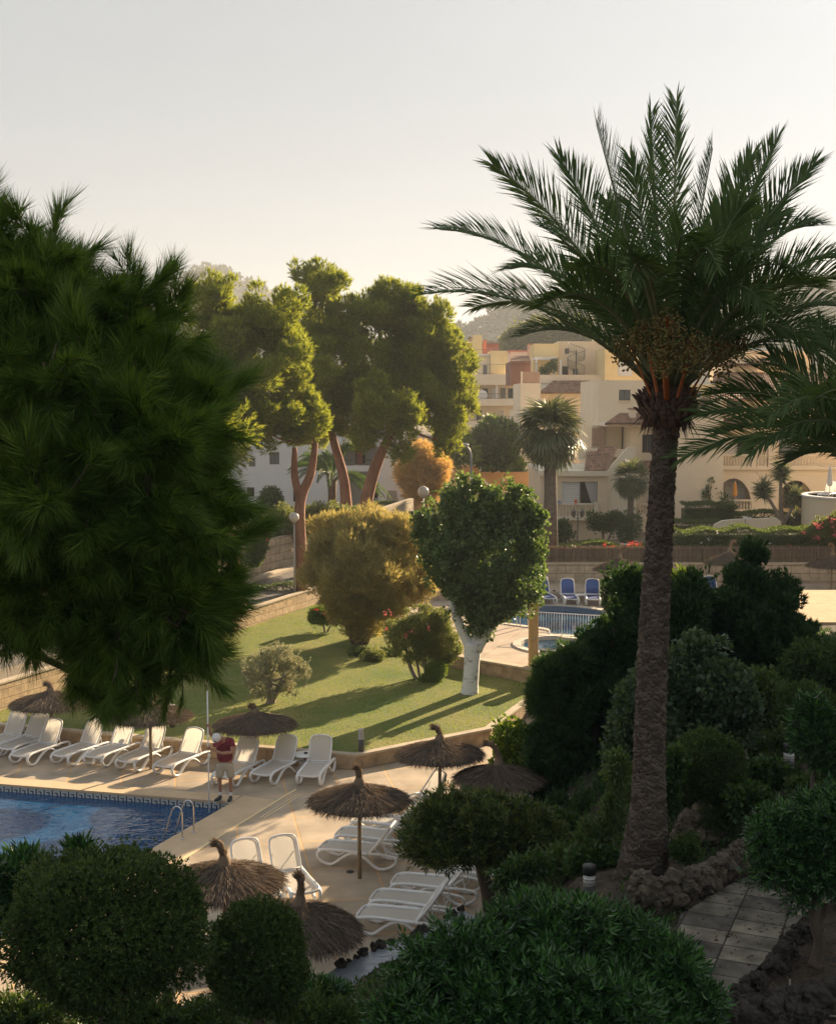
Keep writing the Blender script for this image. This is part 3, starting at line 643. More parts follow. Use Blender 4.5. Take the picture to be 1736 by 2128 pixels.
row = [(-62,252,23,'white lounger at the left photo edge, only its foot end showing'),
       (22,262,25,'white lounger second from the left in the back row, cut by the photo edge'),
       (82,292,24,'white lounger just left of the leftmost thatched parasol pole'),
       (252,292,27,'white lounger right of the leftmost thatched parasol pole, under hanging pine needles'),
       (390,297,24,'white lounger in the middle of the back row, between two others under the pine'),
       (524,315,23,'white lounger half hidden behind the thin wooden pole of the second parasol'),
       (680,335,25,'white lounger between the second parasol pole and the man'),
       (925,378,21,'white lounger behind the man with the white pole'),
       (1085,370,23,'white lounger left of the small round white table'),
       (1282,376,9,'white lounger right of the small round white table, its backrest glowing in the sun')]
L60 = make_lounger('sun_lounger', row[0][3], GR1, 62)
for i, (x, y, h, lab) in enumerate(row):
    p = G(*zoom1(x, y), .33); hd = rad(h); c = p + Vector((math.sin(hd), math.cos(hd), 0))*.93; c.z = 0
    if i == 0: L60.location = c; L60.rotation_euler = (0,0,-hd)
    else: dup(L60, c, -hd, lab)
GR2 = 'white loungers on the shaded deck in front'
fr = [((1345,668),104,'white lounger in front of the group of three beside the middle parasol pole'),((1412,612),104,'white lounger in the middle of three behind the middle parasol pole'),((1478,556),104,'white lounger farthest of the three behind the middle parasol pole'),
      ((1598,498),62,'white lounger under the parasol right of centre, partly behind the round leafy tree')]
L45 = make_lounger('sun_lounger', fr[0][2], GR2, 54)
for i, ((x, y), h, lab) in enumerate(fr):
    p = G(*zoom1(x, y), .33); hd = rad(h); c = p + Vector((math.sin(hd), math.cos(hd), 0))*.93; c.z = 0
    if i == 0: L45.location = c; L45.rotation_euler = (0,0,-hd)
    else: dup(L45, c, -hd, lab)
for (x, y), h, lab in [((752,1896),103,'white sunlit lounger nearest the stream rocks'),((779,1862),103,'white sunlit lounger second from the stream rocks, between two others'),((822,1828),102,'white lounger third from the stream rocks, left of the round tree trunk'),
                       ((915,1802),101,'white lounger mostly hidden behind the round tree trunk'),((985,1772),101,'white lounger seen through the gap right of the round tree trunk')]:
    p = G(x, y, .33); hd = rad(h); c = p + Vector((math.sin(hd), math.cos(hd), 0))*.93; c.z = 0; dup(L45, c, -hd, lab)
p = G(985,1662,.33); dup(L45, (p.x, p.y, 0), -rad(20), 'white lounger seen from its head end under the leaning-tipped parasol')
p = G(1065,1672,.33); dup(L45, (p.x, p.y, 0), -rad(12), 'white lounger at the right under the leaning-tipped parasol, half behind the cypress')
L68 = make_lounger('sun_lounger', 'white upright lounger fully visible on the open deck behind the front parasol', GR2, 62)
for o, (x, y), h in ((L68, (634,1853), -24), (None, (552,1862), -24)):
    p = G(x, y, .33); hd = rad(h); c = p + Vector((math.sin(hd), math.cos(hd), 0))*.93; c.z = 0
    if o: o.location = c; o.rotation_euler = (0,0,-hd)
    else: dup(L68, c, -hd, 'white upright lounger whose backrest shows above the front thatched parasol')
GRB = 'blue loungers on the upper terrace'
LB = make_lounger('sun_lounger', 'blue lounger at the right of the three upright ones by the terrace pool', GRB, 66, 'slingblue')
z6 = lambda x, y: (x*.24+1041.6, y*.24+1041.6)
blue = [((790,888),186,'blue lounger at the right of the three upright ones by the terrace pool'),((585,885),178,'blue lounger in the middle of the three upright ones by the terrace pool'),((375,880),170,'blue lounger at the left of the three upright ones, behind the white-trunked tree edge'),
        ((215,878),150,'pale lounger mostly hidden by the leaves of the white-trunked tree'),((1120,872),182,'blue lounger hidden behind the green cypress, just its edge showing')]
for i, ((x, y), h, lab) in enumerate(blue):
    p = G(*z6(x, y), 1.1); hd = rad(180-h); c = (p.x, p.y+.2, 1.1)
    if i == 0: LB.location = c; LB.rotation_euler = (0,0,hd)
    else: dup(LB, c, hd, lab)
p = G(1480,1236,1.35); dup(LB, (p.x, p.y, 1.1), .1, 'blue lounger peeping out between the two dark conifers')
p = at(1705,1262,54); dup(LB, (p.x, p.y, 1.1+.0), -.5, 'blue lounger just behind the sunlit flat roof at the right edge')
# ---- tables
def make_table(name, label, r=.34, h=.50):
    t = thing(name, label, 'table'); mb = MB(); mb.lathe([(r-.02,h-.03),(r,h-.02),(r,h),(r-.01,h+.006)], k=28); mb.build('table_top', M['resin'], t)
    for i in range(4):
        a = i*math.pi/2+.5; mb = MB(); mb.tube(smooth_path([(math.cos(a)*r*.8, math.sin(a)*r*.8, h-.03),(math.cos(a)*r*.35, math.sin(a)*r*.35, h*.5),(math.cos(a)*r*.75, math.sin(a)*r*.75, 0.01)], 5), .013, 6); mb.build('leg', M['resin'], t)
    mb = MB(); mb.lathe([(r*.38,h*.5-.01),(r*.38,h*.5+.01)], k=16); mb.build('brace', M['resin'], t); return t
p = G(*zoom1(1262,292), .46); tb = make_table('side_table', 'small round white table with a dark ashtray between two loungers by the garden wall'); tb.location = (p.x, p.y, 0)
mb = MB(); mb.lathe([(.05,0),(.065,.03),(.055,.03),(.045,.012)], k=16); o = mb.build('ashtray', M['black'], loc=(p.x+.06, p.y+.03, .507)); tag(o, 'small black ashtray on the round white table', 'ashtray')
def sq_table(p, label):
    t = thing('side_table', label, 'table', p, .1, 'low white tables among the blue loungers'); mb = MB(); mb.box((-.22,-.22,.36),(.22,.22,.40)); mb.build('table_top', M['resin'], t, bevel=.008)
    for sx in (-1,1):
        for sy in (-1,1): mb = MB(); mb.box((sx*.19-.018,sy*.19-.018,0),(sx*.19+.018,sy*.19+.018,.359)); mb.build('leg', M['resin'], t)
for (x, y), l in [((690,880),'low square white table between two blue loungers'),((945,880),'low square white table right of the blue loungers, beside the parasol pole')]:
    p = G(*z6(x, y), 1.1); sq_table((p.x, p.y+.1, 1.1), l)
p = G(*z6(458,782), 1.52); mb = MB(); mb.lathe([(.06,0),(.075,.05),(.06,.05),(.05,.01)], k=14); tag(mb.build('ashtray', M['black'], loc=(p.x, 61.5, 1.5)), 'black ashtray on the pale ledge behind the blue loungers', 'ashtray')
# ---- thatched parasols
M['thatch'] = leafmat('thatch_straw', [(.085,.068,.054),(.145,.115,.09),(.21,.165,.13),(.31,.24,.18)], .9, .12, (1.3,1.1,.8), .1)
M['tuft'] = leafmat('tuft_straw', [(.13,.10,.07),(.22,.16,.11),(.34,.25,.17)], .9, .15, (1.3,1.1,.8), .1)
def make_parasol(label, R_=1.08, hr=1.88, ht=.46, bend=(.12,0), seed=1, tuft=.32):
    r = np.random.default_rng(seed); t = thing('thatched_parasol', label, 'parasol', group='thatched parasols of the pool decks')
    mb = MB(); mb.tube([(0,0,0),(0,0,hr*.5),(.01,0,hr+ht*.8)], [.05,.046,.045], 10); mb.build('pole', M['wood'], t)
    f = lambda q: hr + ht*(.58*(1-np.asarray(q, float)**1.5)+.42*(1-np.minimum(q, 1.))**4.5)   # q = radius/R
    # straw body: closed cone under the strands
    qs = np.linspace(.05, .97, 12); mb = MB(); mb.lathe([(q*R_, f(q)-.05) for q in qs[::-1]]+[(.05, f(0)-.02)], k=36, cap=False); mb.lathe([(q*R_*.98, f(q)-.10) for q in qs[::-1]], k=36, cap=False)
    n = 9500; th = r.random(n)*6.283; q = np.sqrt(r.random(n))*.98+.01; z = f(q)+r.normal(size=n)*.012
    q2 = q+.03; sl_ = np.stack([np.cos(th), np.sin(th), (f(np.minimum(q2,1.0))-f(q))/(.03*R_)], 1); sl_ /= np.linalg.norm(sl_, axis=1, keepdims=True)
    D = sl_+r.normal(size=(n,3))*np.array([.13,.13,.08]); P = np.stack([q*R_*np.cos(th), q*R_*np.sin(th), z], 1)
    edge = q > .86; D[edge] += np.array([0,0,-.55])*r.random((edge.sum(),1)); L = .16+.10*r.random(n)
    V, Fa = scatter((np.array([(-.022,0,0),(.022,0,0),(.008,0,1),(-.008,0,1)]), np.array([(0,1,2),(0,2,3)])), P, D, L, r)
    # ragged hem
    n = 1300; th = r.random(n)*6.283; rr = R_*(.93+.07*r.random(n)); P = np.stack([rr*np.cos(th), rr*np.sin(th), f(rr/R_)+.0], 1); D = np.stack([np.cos(th)*.6, np.sin(th)*.6, -1+0*th], 1)+r.normal(size=(n,3))*.25
    V2, F2 = scatter((np.array([(-.04,0,0),(.04,0,0),(0,0,1),(0,0,1)]), np.array([(0,1,2),(0,2,3)])), P, D, .12+.13*r.random(n), r)
    b, bf = np.concatenate(mb.V), np.array([x for fc in mb.F for x in ((fc[0],fc[1],fc[2]),(fc[0],fc[2],fc[3]))])
    Va = np.concatenate([V, V2, b]); Fb = np.concatenate([Fa, F2+len(V), bf+len(V)+len(V2)]); fastmesh('thatch', Va, Fb, M['thatch'], t)
    # bound tuft on top, bending over
    top = hr+ht*.78; pts = smooth_path([(0,0,top-.08),(0,0,top+.10),(bend[0]*.3,bend[1]*.3,top+tuft*.6),(bend[0]*1.1,bend[1]*1.1,top+tuft),(bend[0]*1.9,bend[1]*1.9,top+tuft*1.08)], 4)
    mb = MB(); mb.tube(pts, [.17-.11*min(1, i/(len(pts)*.4)) + (.02 if i > len(pts)*.7 else 0) for i in range(len(pts))], 9)
    b, bf = np.concatenate(mb.V), []; 
    for fc in mb.F: bf += [(fc[0], fc[i], fc[i+1]) for i in range(1, len(fc)-1)]
    n = 700; k = r.integers(0, len(pts)-1, n); k[:200] = len(pts)-2; c = np.array([tuple(pts[i]) for i in k]); dn = np.array([tuple((pts[min(i+1, len(pts)-1)]-pts[i]).normalized()) for i in k])
    o_ = r.normal(size=(n,3)); o_ /= np.linalg.norm(o_, axis=1, keepdims=True); V, Fa = scatter((np.array([(-.05,0,0),(.05,0,0),(0,0,1)]), np.array([(0,1,2)])), c+o_*.05, dn+o_*.35, .09+.09*r.random(n), r)
    fastmesh('tuft', np.concatenate([V, b]), np.concatenate([Fa, np.array(bf)+len(V)]), M['tuft'], t); return t
def put_parasol(px, py, z, label, lean=0, leandir=0, **k):
    p = G(px, py, z); t = make_parasol(label, **k); t.location = p
    t.rotation_euler = (lean*math.cos(leandir), lean*math.sin(leandir), 0); return t
put_parasol(747,1825,0,'thatched parasol with tall pole and knobbly straight tip in the middle of the deck', R_=1.07, hr=1.84, ht=.44, bend=(-.01,0), seed=1, tuft=.30)
put_parasol(530,1596,0,'low thatched parasol right behind the man, in front of the lawn', R_=1.12, hr=1.34, ht=.42, bend=(-.03,0), seed=2, tuft=.16)
put_parasol(314,1598,0,'thatched parasol half hidden by hanging pine needles, second from the left', R_=1.12, hr=1.62, ht=.42, bend=(.05,0), seed=3, tuft=.16)
put_parasol(109,1560,0,'leftmost thatched parasol, its top covered by the pine', R_=1.14, hr=1.54, ht=.42, bend=(-.05,0), seed=4, tuft=.2)
put_parasol(913,1690,0,'thatched parasol right of centre with a small curled tip, above the round leafy tree', R_=1.07, hr=1.62, ht=.44, bend=(-.06,0), seed=5, tuft=.30)
put_parasol(1035,1715,0,'thatched parasol with a long tip bent to the left, beside the cypress', R_=1.06, hr=1.26, ht=.42, bend=(-.15,0), seed=6, tuft=.50)
put_parasol(468,2004,0,'large front thatched parasol with tufted tip behind the round topiaries', R_=1.08, hr=1.66, ht=.42, bend=(-.06,0), seed=7, tuft=.36)
put_parasol(600,2090,0,'dark thatched parasol leaning to the right, next to the stream', R_=1.10, hr=1.52, ht=.46, bend=(-.02,0), seed=8, tuft=.46, lean=.11, leandir=1.45)
put_parasol(*z6(1010,880),1.1,'far thatched parasol on the upper terrace beside the blue loungers', R_=1.12, hr=1.68, ht=.62, bend=(.13,0), seed=9, tuft=.48)
put_parasol(1513,1240,1.1,'far thatched parasol of which only the straw tip shows above the dark conifer', R_=1.12, hr=1.75, ht=.62, bend=(.07,0), seed=10, tuft=.45)
put_parasol(1725,1243,1.1,'far thatched parasol at the right edge of the photo', R_=1.12, hr=1.65, ht=.6, bend=(-.02,0), seed=12, tuft=.42)
# ---- pool ladder
t = thing('pool_ladder', 'shiny steel pool ladder with two hooped rails on the pool edge', 'pool ladder')
pl = G(330,1757,.0); pr = G(372,1752,.0)
la = PB.lerp(PB+u2*3.05, 1.0)
for s in (0, .52):
    b = la+u2*(-s)+n2*.30; mb = MB(); q = [b, b+Vector((0,0,.55)), b-n2*.02+Vector((0,0,.74)), b-n2*.14+Vector((0,0,.82)), b-n2*.28+Vector((0,0,.72)), b-n2*.42+Vector((0,0,.35)), b-n2*.58+Vector((0,0,-.25)), b-n2*.60+Vector((0,0,-.8))]
    mb.tube(smooth_path(q, 5), .021, 10); mb.build('rail', M['steel'], t)
    mb = MB(); mb.lathe([(.05,.016),(.05,.03),(.025,.045)], (b.x, b.y, 0), 14); mb.build('flange', M['steel'], t)
for zz in (-.35,-.6): mb = MB(); c = la+n2*-.29; mb.box((-.02,-.26,-.02),(.03,.26,.02), Matrix.Translation(c-u2*.26+Vector((0,0,zz))) @ Matrix.Rotation(math.atan2(u2.y,u2.x)+math.pi/2,4,'Z')); mb.build('step', M['steel'], t)
# ---- bollard lights
def bollard(name, label, p, h, r, kind):
    t = thing(name, label, 'garden light', p)
    if kind == 'louvre':
        mb = MB(); mb.lathe([(r,0),(r,h*.55)], k=20); mb.build('post', M['darkgrey'], t)
        mb = MB()
        for i in range(6): z = h*.57+i*h*.062; mb.lathe([(r*1.02,z),(r*1.05,z+.018),(r*.85,z+.03)], k=20)
        mb.lathe([(r*1.04,h*.95),(r*1.04,h*.985),(r*.8,h)], k=20); mb.build('louvres', mat('pale_grey_metal', (.45,.43,.40), rough=.5), t)
        mb = MB(); mb.lathe([(r*.7,h*.56),(r*.7,h*.95)], k=16); mb.build('lamp', mat('frosted_glass', (.7,.68,.62), rough=.4), t)
    else:
        mb = MB(); mb.lathe([(r,0),(r,h*.42)], k=24); mb.build('post', M['black'], t); mb = MB(); mb.lathe([(r*1.02,h*.76),(r*1.02,h*.97),(r*.97,h)], k=24); mb.build('cap', M['black'], t)
        mb = MB(); mb.lathe([(r*.93,h*.43),(r*.93,h*.755)], k=24); mb.build('lens', mat('ribbed_glass', (.50,.49,.46), rough=.2, bump=.6, bscale=40, stretch=(.1,.1,1)), t)
        mb = MB()
        for i in range(3): mb.lathe([(r*.99,h*(.45+i*.09)),(r*.99,h*(.465+i*.09))], k=24)
        mb.build('rings', M['darkgrey'], t)
    return t
p = G(750,1562,.45); bollard('bollard_light', 'grey louvred bollard light standing at the corner of the lawn wall', (p.x, p.y, lz(p.x,p.y)), .72, .085, 'louvre')
p = G(358,1512,.45); bollard('bollard_light', 'grey louvred bollard light on the lawn behind the loungers, under the hanging pine', (p.x, p.y, lz(p.x,p.y)), .72, .085, 'louvre')
p = at(1223,1850,20); bollard('bollard_light', 'black cylindrical garden light with clear ribbed band, left of the tall palm base', (p.x, p.y, p.z-.2), .62, .105, 'band')
p = at(1637,1600,25); bollard('bollard_light', 'black cylindrical garden light among the dark shrubs at the right', (p.x, p.y, p.z-.1), .62, .115, 'band')
# ---- shower post, railing, bin
p = G(1107,1385,1.1); t = thing('shower_post', 'ochre wooden shower post standing on the upper pool terrace', 'shower post', (p.x, p.y, 1.1))
mb = MB(); mb.box((-.17,-.17,0),(.17,.17,2.25)); mb.build('post', M['wood2'], t, bevel=.02)
mb = MB(); mb.box((-.20,-.20,2.252),(.20,.20,2.33)); mb.build('cap', M['wood2'], t, bevel=.01)
mb = MB(); mb.tube([(-.10,-.17,2.1),(-.10,-.30,2.15),(-.10,-.34,2.1)], .015, 8); mb.lathe([(.02,.0),(.06,-.03)], (-.10,-.35,2.1), 14); mb.build('shower_head', M['steel'], t)
mb = MB(); mb.lathe([(.035,0),(.035,.03)], (0,0,0), 12, M=Matrix.Translation((0.0,-.175,1.05)) @ Matrix.Rotation(rad(90),4,'X')); mb.build('tap', M['steel'], t)
mb = MB(); mb.lathe([(.04,0),(.04,.012)], (p.x, p.y-.5, 1.104), 12)
t = thing('railing', 'white metal bar railing between the large and the small terrace pool', 'railing')
a, b = G(1112,1319,1.14), G(1300,1331,1.14); L = (b-a).length; n = 34
mb = MB()
for z in (.10,.95): mb.tube([a+Vector((0,0,z)), b+Vector((0,0,z))], .020, 6)
mb.build('rail', M['resin'], t)
for i in range(n+1):
    q = a.lerp(b, i/n); mb = MB(); rr = .022 if i % 10 == 0 else .0105; mb.tube([q+Vector((0,0,0 if i % 10 == 0 else .1)), q+Vector((0,0,.95))], rr, 6); mb.build('post' if i % 10 == 0 else 'bar', M['resin'], t)
p = G(1132,1392,1.1); t = thing('litter_bin', 'black litter bin with a ragged bag rim beside the shower post', 'litter bin', (p.x+.1, p.y+.2, 1.1))
mb = MB(); mb.lathe([(.24,.02),(.27,.62),(.275,.66)], k=20); mb.build('drum', mat('bin_grey', (.07,.06,.05), rough=.6), t)
mb = MB(); mb.lathe([(.25,.661),(.285,.60),(.29,.67),(.27,.71),(.25,.70)], k=20); mb.build('liner', M['black'], t)
t = thing('pool_ladder', 'steel ladder with two hooped rails on the upper terrace pool', 'pool ladder')
for (x, y) in ((65,1085),(160,1095)):
    b = G(*z6(x, y), 1.14); mb = MB(); mb.tube(smooth_path([b, b+Vector((0,0,.5)), b+Vector((.06,.06,.66)), b+Vector((.2,.2,.66)), b+Vector((.34,.34,.3)), b+Vector((.45,.45,-.5))], 4), .022, 8); mb.build('rail', M['steel'], t)
# ---- lamps
def globe_lamp(label, gx, gy, Y, z0, r=.25):
    p = at(gx, gy, Y); t = thing('globe_lamp', label, 'street lamp', (p.x, p.y, z0)); h = p.z-z0
    mb = MB(); mb.tube([(0,0,0),(0,0,1),(0,0,h-r)], [.06,.045,.035], 8); mb.lathe([(.10,h-r-.02),(.07,h-r+.06)], k=12); mb.build('post', mat('lamp_grey', (.40,.38,.35), rough=.5), t)
    mb = MB(); mb.sphere((0,0,h), r, 20, 14); mb.build('globe', mat('opal_glass', (.62,.58,.50), rough=.15), t); return t
globe_lamp('globe street lamp left, its thin white post in front of the sunlit road wall', 611, 1075, 60, 1.7, .24)
globe_lamp('globe street lamp beside the golden tree, above the white-trunked tree', 879, 1022, 73, 2.2, .33)
p = at(974,1200,86); t = thing('street_lamp', 'tall grey street lamp with a curved neck near the orange wall', 'street lamp', (p.x+.1, p.y, 2.2))
hh = at(967,925,86); top = hh.z-2.2; mb = MB(); mb.tube(smooth_path([(0,0,0),(0,0,top*.55),(.02,0,top*.8),(-.08,0,top*.93),(-.35,0,top*.99)], 6), [.09]*7+[.07]*30 if False else .07, 8); mb.build('post', mat('blue_grey_metal', (.25,.27,.30), rough=.5), t)
mb = MB(); mb.sphere((-.42,0,top), (.28,.16,.13), 14, 8); mb.build('lamp_head', mat('lamp_head_grey', (.38,.38,.42), rough=.4), t)
p = at(1199,1135,74); t = thing('lantern', 'black double lantern post in the villa garden beside the palm', 'lantern', p)
mb = MB(); mb.tube([(0,0,0),(0,0,.3),(0,0,2.05)], [.06,.035,.03], 8); mb.tube([(-.24,0,1.7),(0,0,1.6),(.24,0,1.7)], .018, 6); mb.build('post', M['black'], t)
for s in (-.24,.24): mb = MB(); mb.lathe([(.04,1.68),(.11,1.80),(.13,2.0),(.15,2.03),(.04,2.16),(.015,2.25)], (s,0,0), 6, smooth=False); mb.build('lantern_head', mat('lantern_glass', (.10,.09,.07), rough=.3), t)
# ---- car
p = at(843,1104,80); t = thing('parked_car', 'dark blue car parked behind the yellow tamarisk, seen from behind', 'car', (p.x, p.y, rz2(p.x, 80)+.0), rad(-28))
M['car'] = mat('car_blue', (.025,.05,.13), rough=.25, spec=.7); M['glass'] = mat('dark_glass', (.03,.04,.05), rough=.06, spec=.8)
def loft(mb, secs, smooth=True):
    n = len(secs[0]); V = [v for s in secs for v in s]; Fc = [(i*n+j, i*n+(j+1)%n, (i+1)*n+(j+1)%n, (i+1)*n+j) for i in range(len(secs)-1) for j in range(n)]+[tuple(range(n-1,-1,-1)), tuple((len(secs)-1)*n+j for j in range(n))]; mb.add(V, Fc, smooth)
def carsec(y, w, z0, z1, zs): return [(-w*.92,y,z0),(-w,y,z0+.15),(-w,y,zs),(-w*.93,y,z1),(w*.93,y,z1),(w,y,zs),(w,y,z0+.15),(w*.92,y,z0)]
mb = MB(); loft(mb, [carsec(-2.1,.72,.32,.80,.6),carsec(-2.0,.84,.25,.92,.75),carsec(-1.4,.88,.22,.98,.82),carsec(0,.89,.2,.95,.8),carsec(1.2,.88,.22,.92,.78),carsec(1.9,.82,.25,.78,.65),carsec(2.1,.70,.32,.62,.5)], False)
body = mb.build('body', M['car'], t, bevel=.04)
def cab(y, w, z): return [(-w,y,.94),(-w*.82,y,z),(w*.82,y,z),(w,y,.94)]
mb = MB(); mb.add([(-.78,-1.75,.95),(.78,-1.75,.95),(.80,1.05,.93),(-.80,1.05,.93),(-.60,-1.05,1.40),(.60,-1.05,1.40),(.62,.15,1.42),(-.62,.15,1.42)], [(0,1,5,4),(1,2,6,5),(2,3,7,6),(3,0,4,7)]); mb.build('windows', M['glass'], t)
mb = MB(); mb.box((-.62,-1.06,1.39),(.62,.17,1.44)); 
for a, b in (((-.78,-1.75,.95),(-.60,-1.05,1.41)),((.78,-1.75,.95),(.60,-1.05,1.41)),((.80,1.05,.93),(.62,.15,1.43)),((-.80,1.05,.93),(-.62,.15,1.43)),((-.80,-.35,.94),(-.62,-.4,1.42)),((.80,-.35,.94),(.62,-.4,1.42))): mb.tube([a, b], .035, 6)
mb.build('roof', M['car'], t, bevel=.02)
for sx in (-1,1):
    for y in (-1.35,1.3):
        mb = MB(); mb.lathe([(.20,-.1),(.31,-.1),(.32,-.05),(.32,.05),(.31,.1),(.20,.1)], k=20, M=Matrix.Translation((sx*.80,y,.32)) @ Matrix.Rotation(rad(90),4,'Y')); mb.build('wheel', M['black'], t)
    mb = MB(); mb.box((sx*.62-.14,-2.09,.66),(sx*.62+.14,-1.99,.80)); mb.build('tail_light', mat('tail_red', (.35,.02,.02), rough=.3), t)
# pale car roof glimpsed behind the near pine
# ---- the man
def skin(name, m, verts, edges, radii, parent, sub=2, root=0):
    me = bpy.data.meshes.new(name); me.from_pydata(verts, edges, []); o = bpy.data.objects.new(name, me); C.objects.link(o)
    s = o.modifiers.new('s', 'SKIN'); s.use_smooth_shade = True; sv = me.skin_vertices[0].data
    for i, q in enumerate(radii): sv[i].radius = q if hasattr(q, '__len__') else (q, q)
    sv[root].use_root = True; b = o.modifiers.new('b', 'SUBSURF'); b.levels = sub; b.render_levels = sub
    dg = bpy.context.evaluated_depsgraph_get(); me2 = bpy.data.meshes.new_from_object(o.evaluated_get(dg)); bpy.data.objects.remove(o)
    me2.materials.clear(); me2.materials.append(m); me2.polygons.foreach_set('use_smooth', [True]*len(me2.polygons)); o = bpy.data.objects.new(name, me2); C.objects.link(o); o.parent = parent; return o
pf = G(468,1664,.016); man = thing('person', 'man in dark red polo and beige shorts holding a long white pole by the pool', 'person', (pf.x, pf.y+.05, .016), 0)
# local axes: x right in the photo, -y towards the camera; pole stands at x=-.30, y=-.10
M['skin'] = mat('skin_tan', (.36,.19,.12), rough=.55); M['polo'] = mat('red_polo', (.15,.014,.028), (.20,.022,.038), 8, .85, .5, 14, dist=.01)
M['shorts'] = mat('beige_shorts', (.42,.37,.28), (.50,.44,.35), 7, .85, .5, 12, dist=.01)
polex, poley = -.335, -.30
V = [(0,0,.93),(0,-.01,1.10),(-.01,-.02,1.30),(-.03,-.05,1.42),(-.07,-.12,1.50),(-.12,-.20,1.52),(-.15,-.25,1.50),   # 0-6 pelvis..head
     (-.11,0,.90),(-.13,-.01,.52),(-.12,.03,.12),(-.12,.03,.07),(-.15,-.10,.04),                         # 7-11 left-in-picture leg
     (.11,0,.90),(.13,-.02,.52),(.12,.01,.12),(.12,.01,.07),(.12,-.12,.04),                         # 12-16 other leg
     (-.19,-.05,1.44),(-.29,-.12,1.58),(-.33,-.22,1.78),(-.335,-.26,1.85),                            # 17-20 raised arm to the pole
     (.17,-.04,1.40),(.20,-.22,1.20),(-.02,-.38,1.22),(-.20,-.36,1.29),(-.27,-.335,1.31)]               # 21-25 bent arm across the face
E = [(0,1),(1,2),(2,3),(3,4),(4,5),(5,6),(0,7),(7,8),(8,9),(9,10),(10,11),(0,12),(12,13),(13,14),(14,15),(15,16),(3,17),(17,18),(18,19),(19,20),(3,21),(21,22),(22,23),(23,24),(24,25)]
Rr = [(.15,.11),(.145,.11),(.15,.11),(.09,.08),(.058,.058),(.095,.10),(.075,.08),.085,.055,.035,.035,.03,.085,.055,.035,.035,.03,.055,.042,.034,.028,.055,.045,.038,.03,.026]
for base, dirs in ((20, 1), (25, 2)):     # five fingers, curled round the pole
    bx, by, bz = V[base]
    for k in range(5):
        z = bz+.035-.018*k if k < 4 else bz+.02
        if k < 4: pts_ = [(polex-.024*(1 if dirs == 1 else 1), poley+.035, z+.01),(polex-.032, poley-.012, z),(polex-.004, poley-.032, z),(polex+.022, poley-.022, z)]
        else: pts_ = [(polex+.03, poley+.01, z+.03),(polex+.028, poley-.02, z+.045)]
        prev = base
        for q in pts_: V.append(q); Rr.append(.0095); E.append((prev, len(V)-1)); prev = len(V)-1
skin('body', M['skin'], V, E, Rr, man)
skin('shirt', M['polo'], [(0,0,.90),(0,-.01,1.08),(-.01,-.02,1.28),(-.03,-.04,1.42),(-.045,-.07,1.465),(-.18,-.05,1.44),(-.25,-.09,1.53),(.16,-.04,1.41),(.20,-.14,1.28)], [(0,1),(1,2),(2,3),(3,4),(3,5),(5,6),(3,7),(7,8)], [(.205,.155),(.20,.15),(.195,.145),(.12,.11),(.075,.075),.08,.07,.085,.075], man)
skin('shorts', M['shorts'], [(0,0,.95),(0,0,.86),(-.12,0,.78),(-.135,-.01,.52),(.12,0,.78),(.135,-.01,.52)], [(0,1),(1,2),(2,3),(1,4),(4,5)], [(.17,.13),(.17,.13),.11,.10,.11,.10], man)
skin('hair', mat('dark_hair', (.05,.03,.02), rough=.7), [(-.085,-.14,1.53),(-.13,-.19,1.575)], [(0,1)], [.075,.085], man)
mb = MB(); Mh = Matrix.Translation((-.15,-.235,1.535)) @ Matrix.Rotation(rad(38),4,'X') @ Matrix.Rotation(rad(-25),4,'Y'); mb.lathe([(.108,-.03),(.110,.02),(.098,.068),(.064,.100),(.01,.112)], k=20, M=Mh)
cap = mb.build('cap', mat('white_cap', (.74,.72,.72), rough=.8), man); mb = MB(); V_ = []
for j in range(9):
    a = rad(-150+j*15); V_ += [Mh @ Vector((math.cos(a)*.117, math.sin(a)*.117, -.03)), Mh @ Vector((math.cos(a)*.15, math.sin(a)*.15-.07*math.cos(rad(-90)-a), -.055))]
mb.add(V_, [(2*j, 2*j+1, 2*j+3, 2*j+2) for j in range(8)]); mb.build('peak', mat('red_peak', (.22,.03,.04), rough=.8), cap)
mb = MB(); mb.sphere((0,-.13,.04), (.028,.008,.02), 8, 6, M=Mh); mb.build('badge', mat('navy_badge', (.02,.03,.08), rough=.6), cap)
# facial features under the peak
mb = MB(); fM = Matrix.Translation((-.165,-.30,1.455)); mb.sphere((0,-.01,.02), (.014,.022,.02), 8, 6, M=fM); mb.sphere((-.07,.05,.03), (.01,.02,.03), 8, 6, M=fM); mb.sphere((.085,.08,.04), (.01,.02,.03), 8, 6, M=fM); mb.build('nose_and_ears', M['skin'], man)
mb = MB(); 
for s in (-.03,.03): mb.sphere((s,-.012,.045), (.012,.006,.007), 8, 6, M=fM)
mb.build('eyes', M['black'], man)
mb = MB(); mb.sphere((0,-.002,-.02), (.025,.008,.007), 8, 6, M=fM); mb.build('mouth', mat('lips', (.25,.09,.07), rough=.6), man)
for i, (x, y, a) in enumerate(((-.14,-.03,25),(.12,-.06,5))):
    Ms = Matrix.Translation((x,y,0)) @ Matrix.Rotation(rad(-a),4,'Z')
    mb = MB(); mb.sphere((0,-.06,.045), (.05,.145,.048), 14, 8, M=Ms); mb.sphere((0,.03,.07), (.045,.05,.055), 10, 6, M=Ms); sh = mb.build('shoe', mat('dark_trainer', (.035,.038,.035), rough=.7), man)
    mb = MB(); mb.box((-.048,-.20,.0),(.048,.075,.024), Ms); mb.build('sole', mat('pale_sole', (.55,.54,.50), rough=.7), sh, bevel=.01)
    mb = MB(); mb.tube([Ms @ Vector((0,.05,.09)), Ms @ Vector((0,.055,.19))], .042, 12); mb.build('sock', mat('white_sock', (.70,.69,.67), rough=.9), man)
man.scale = (1.16,)*3
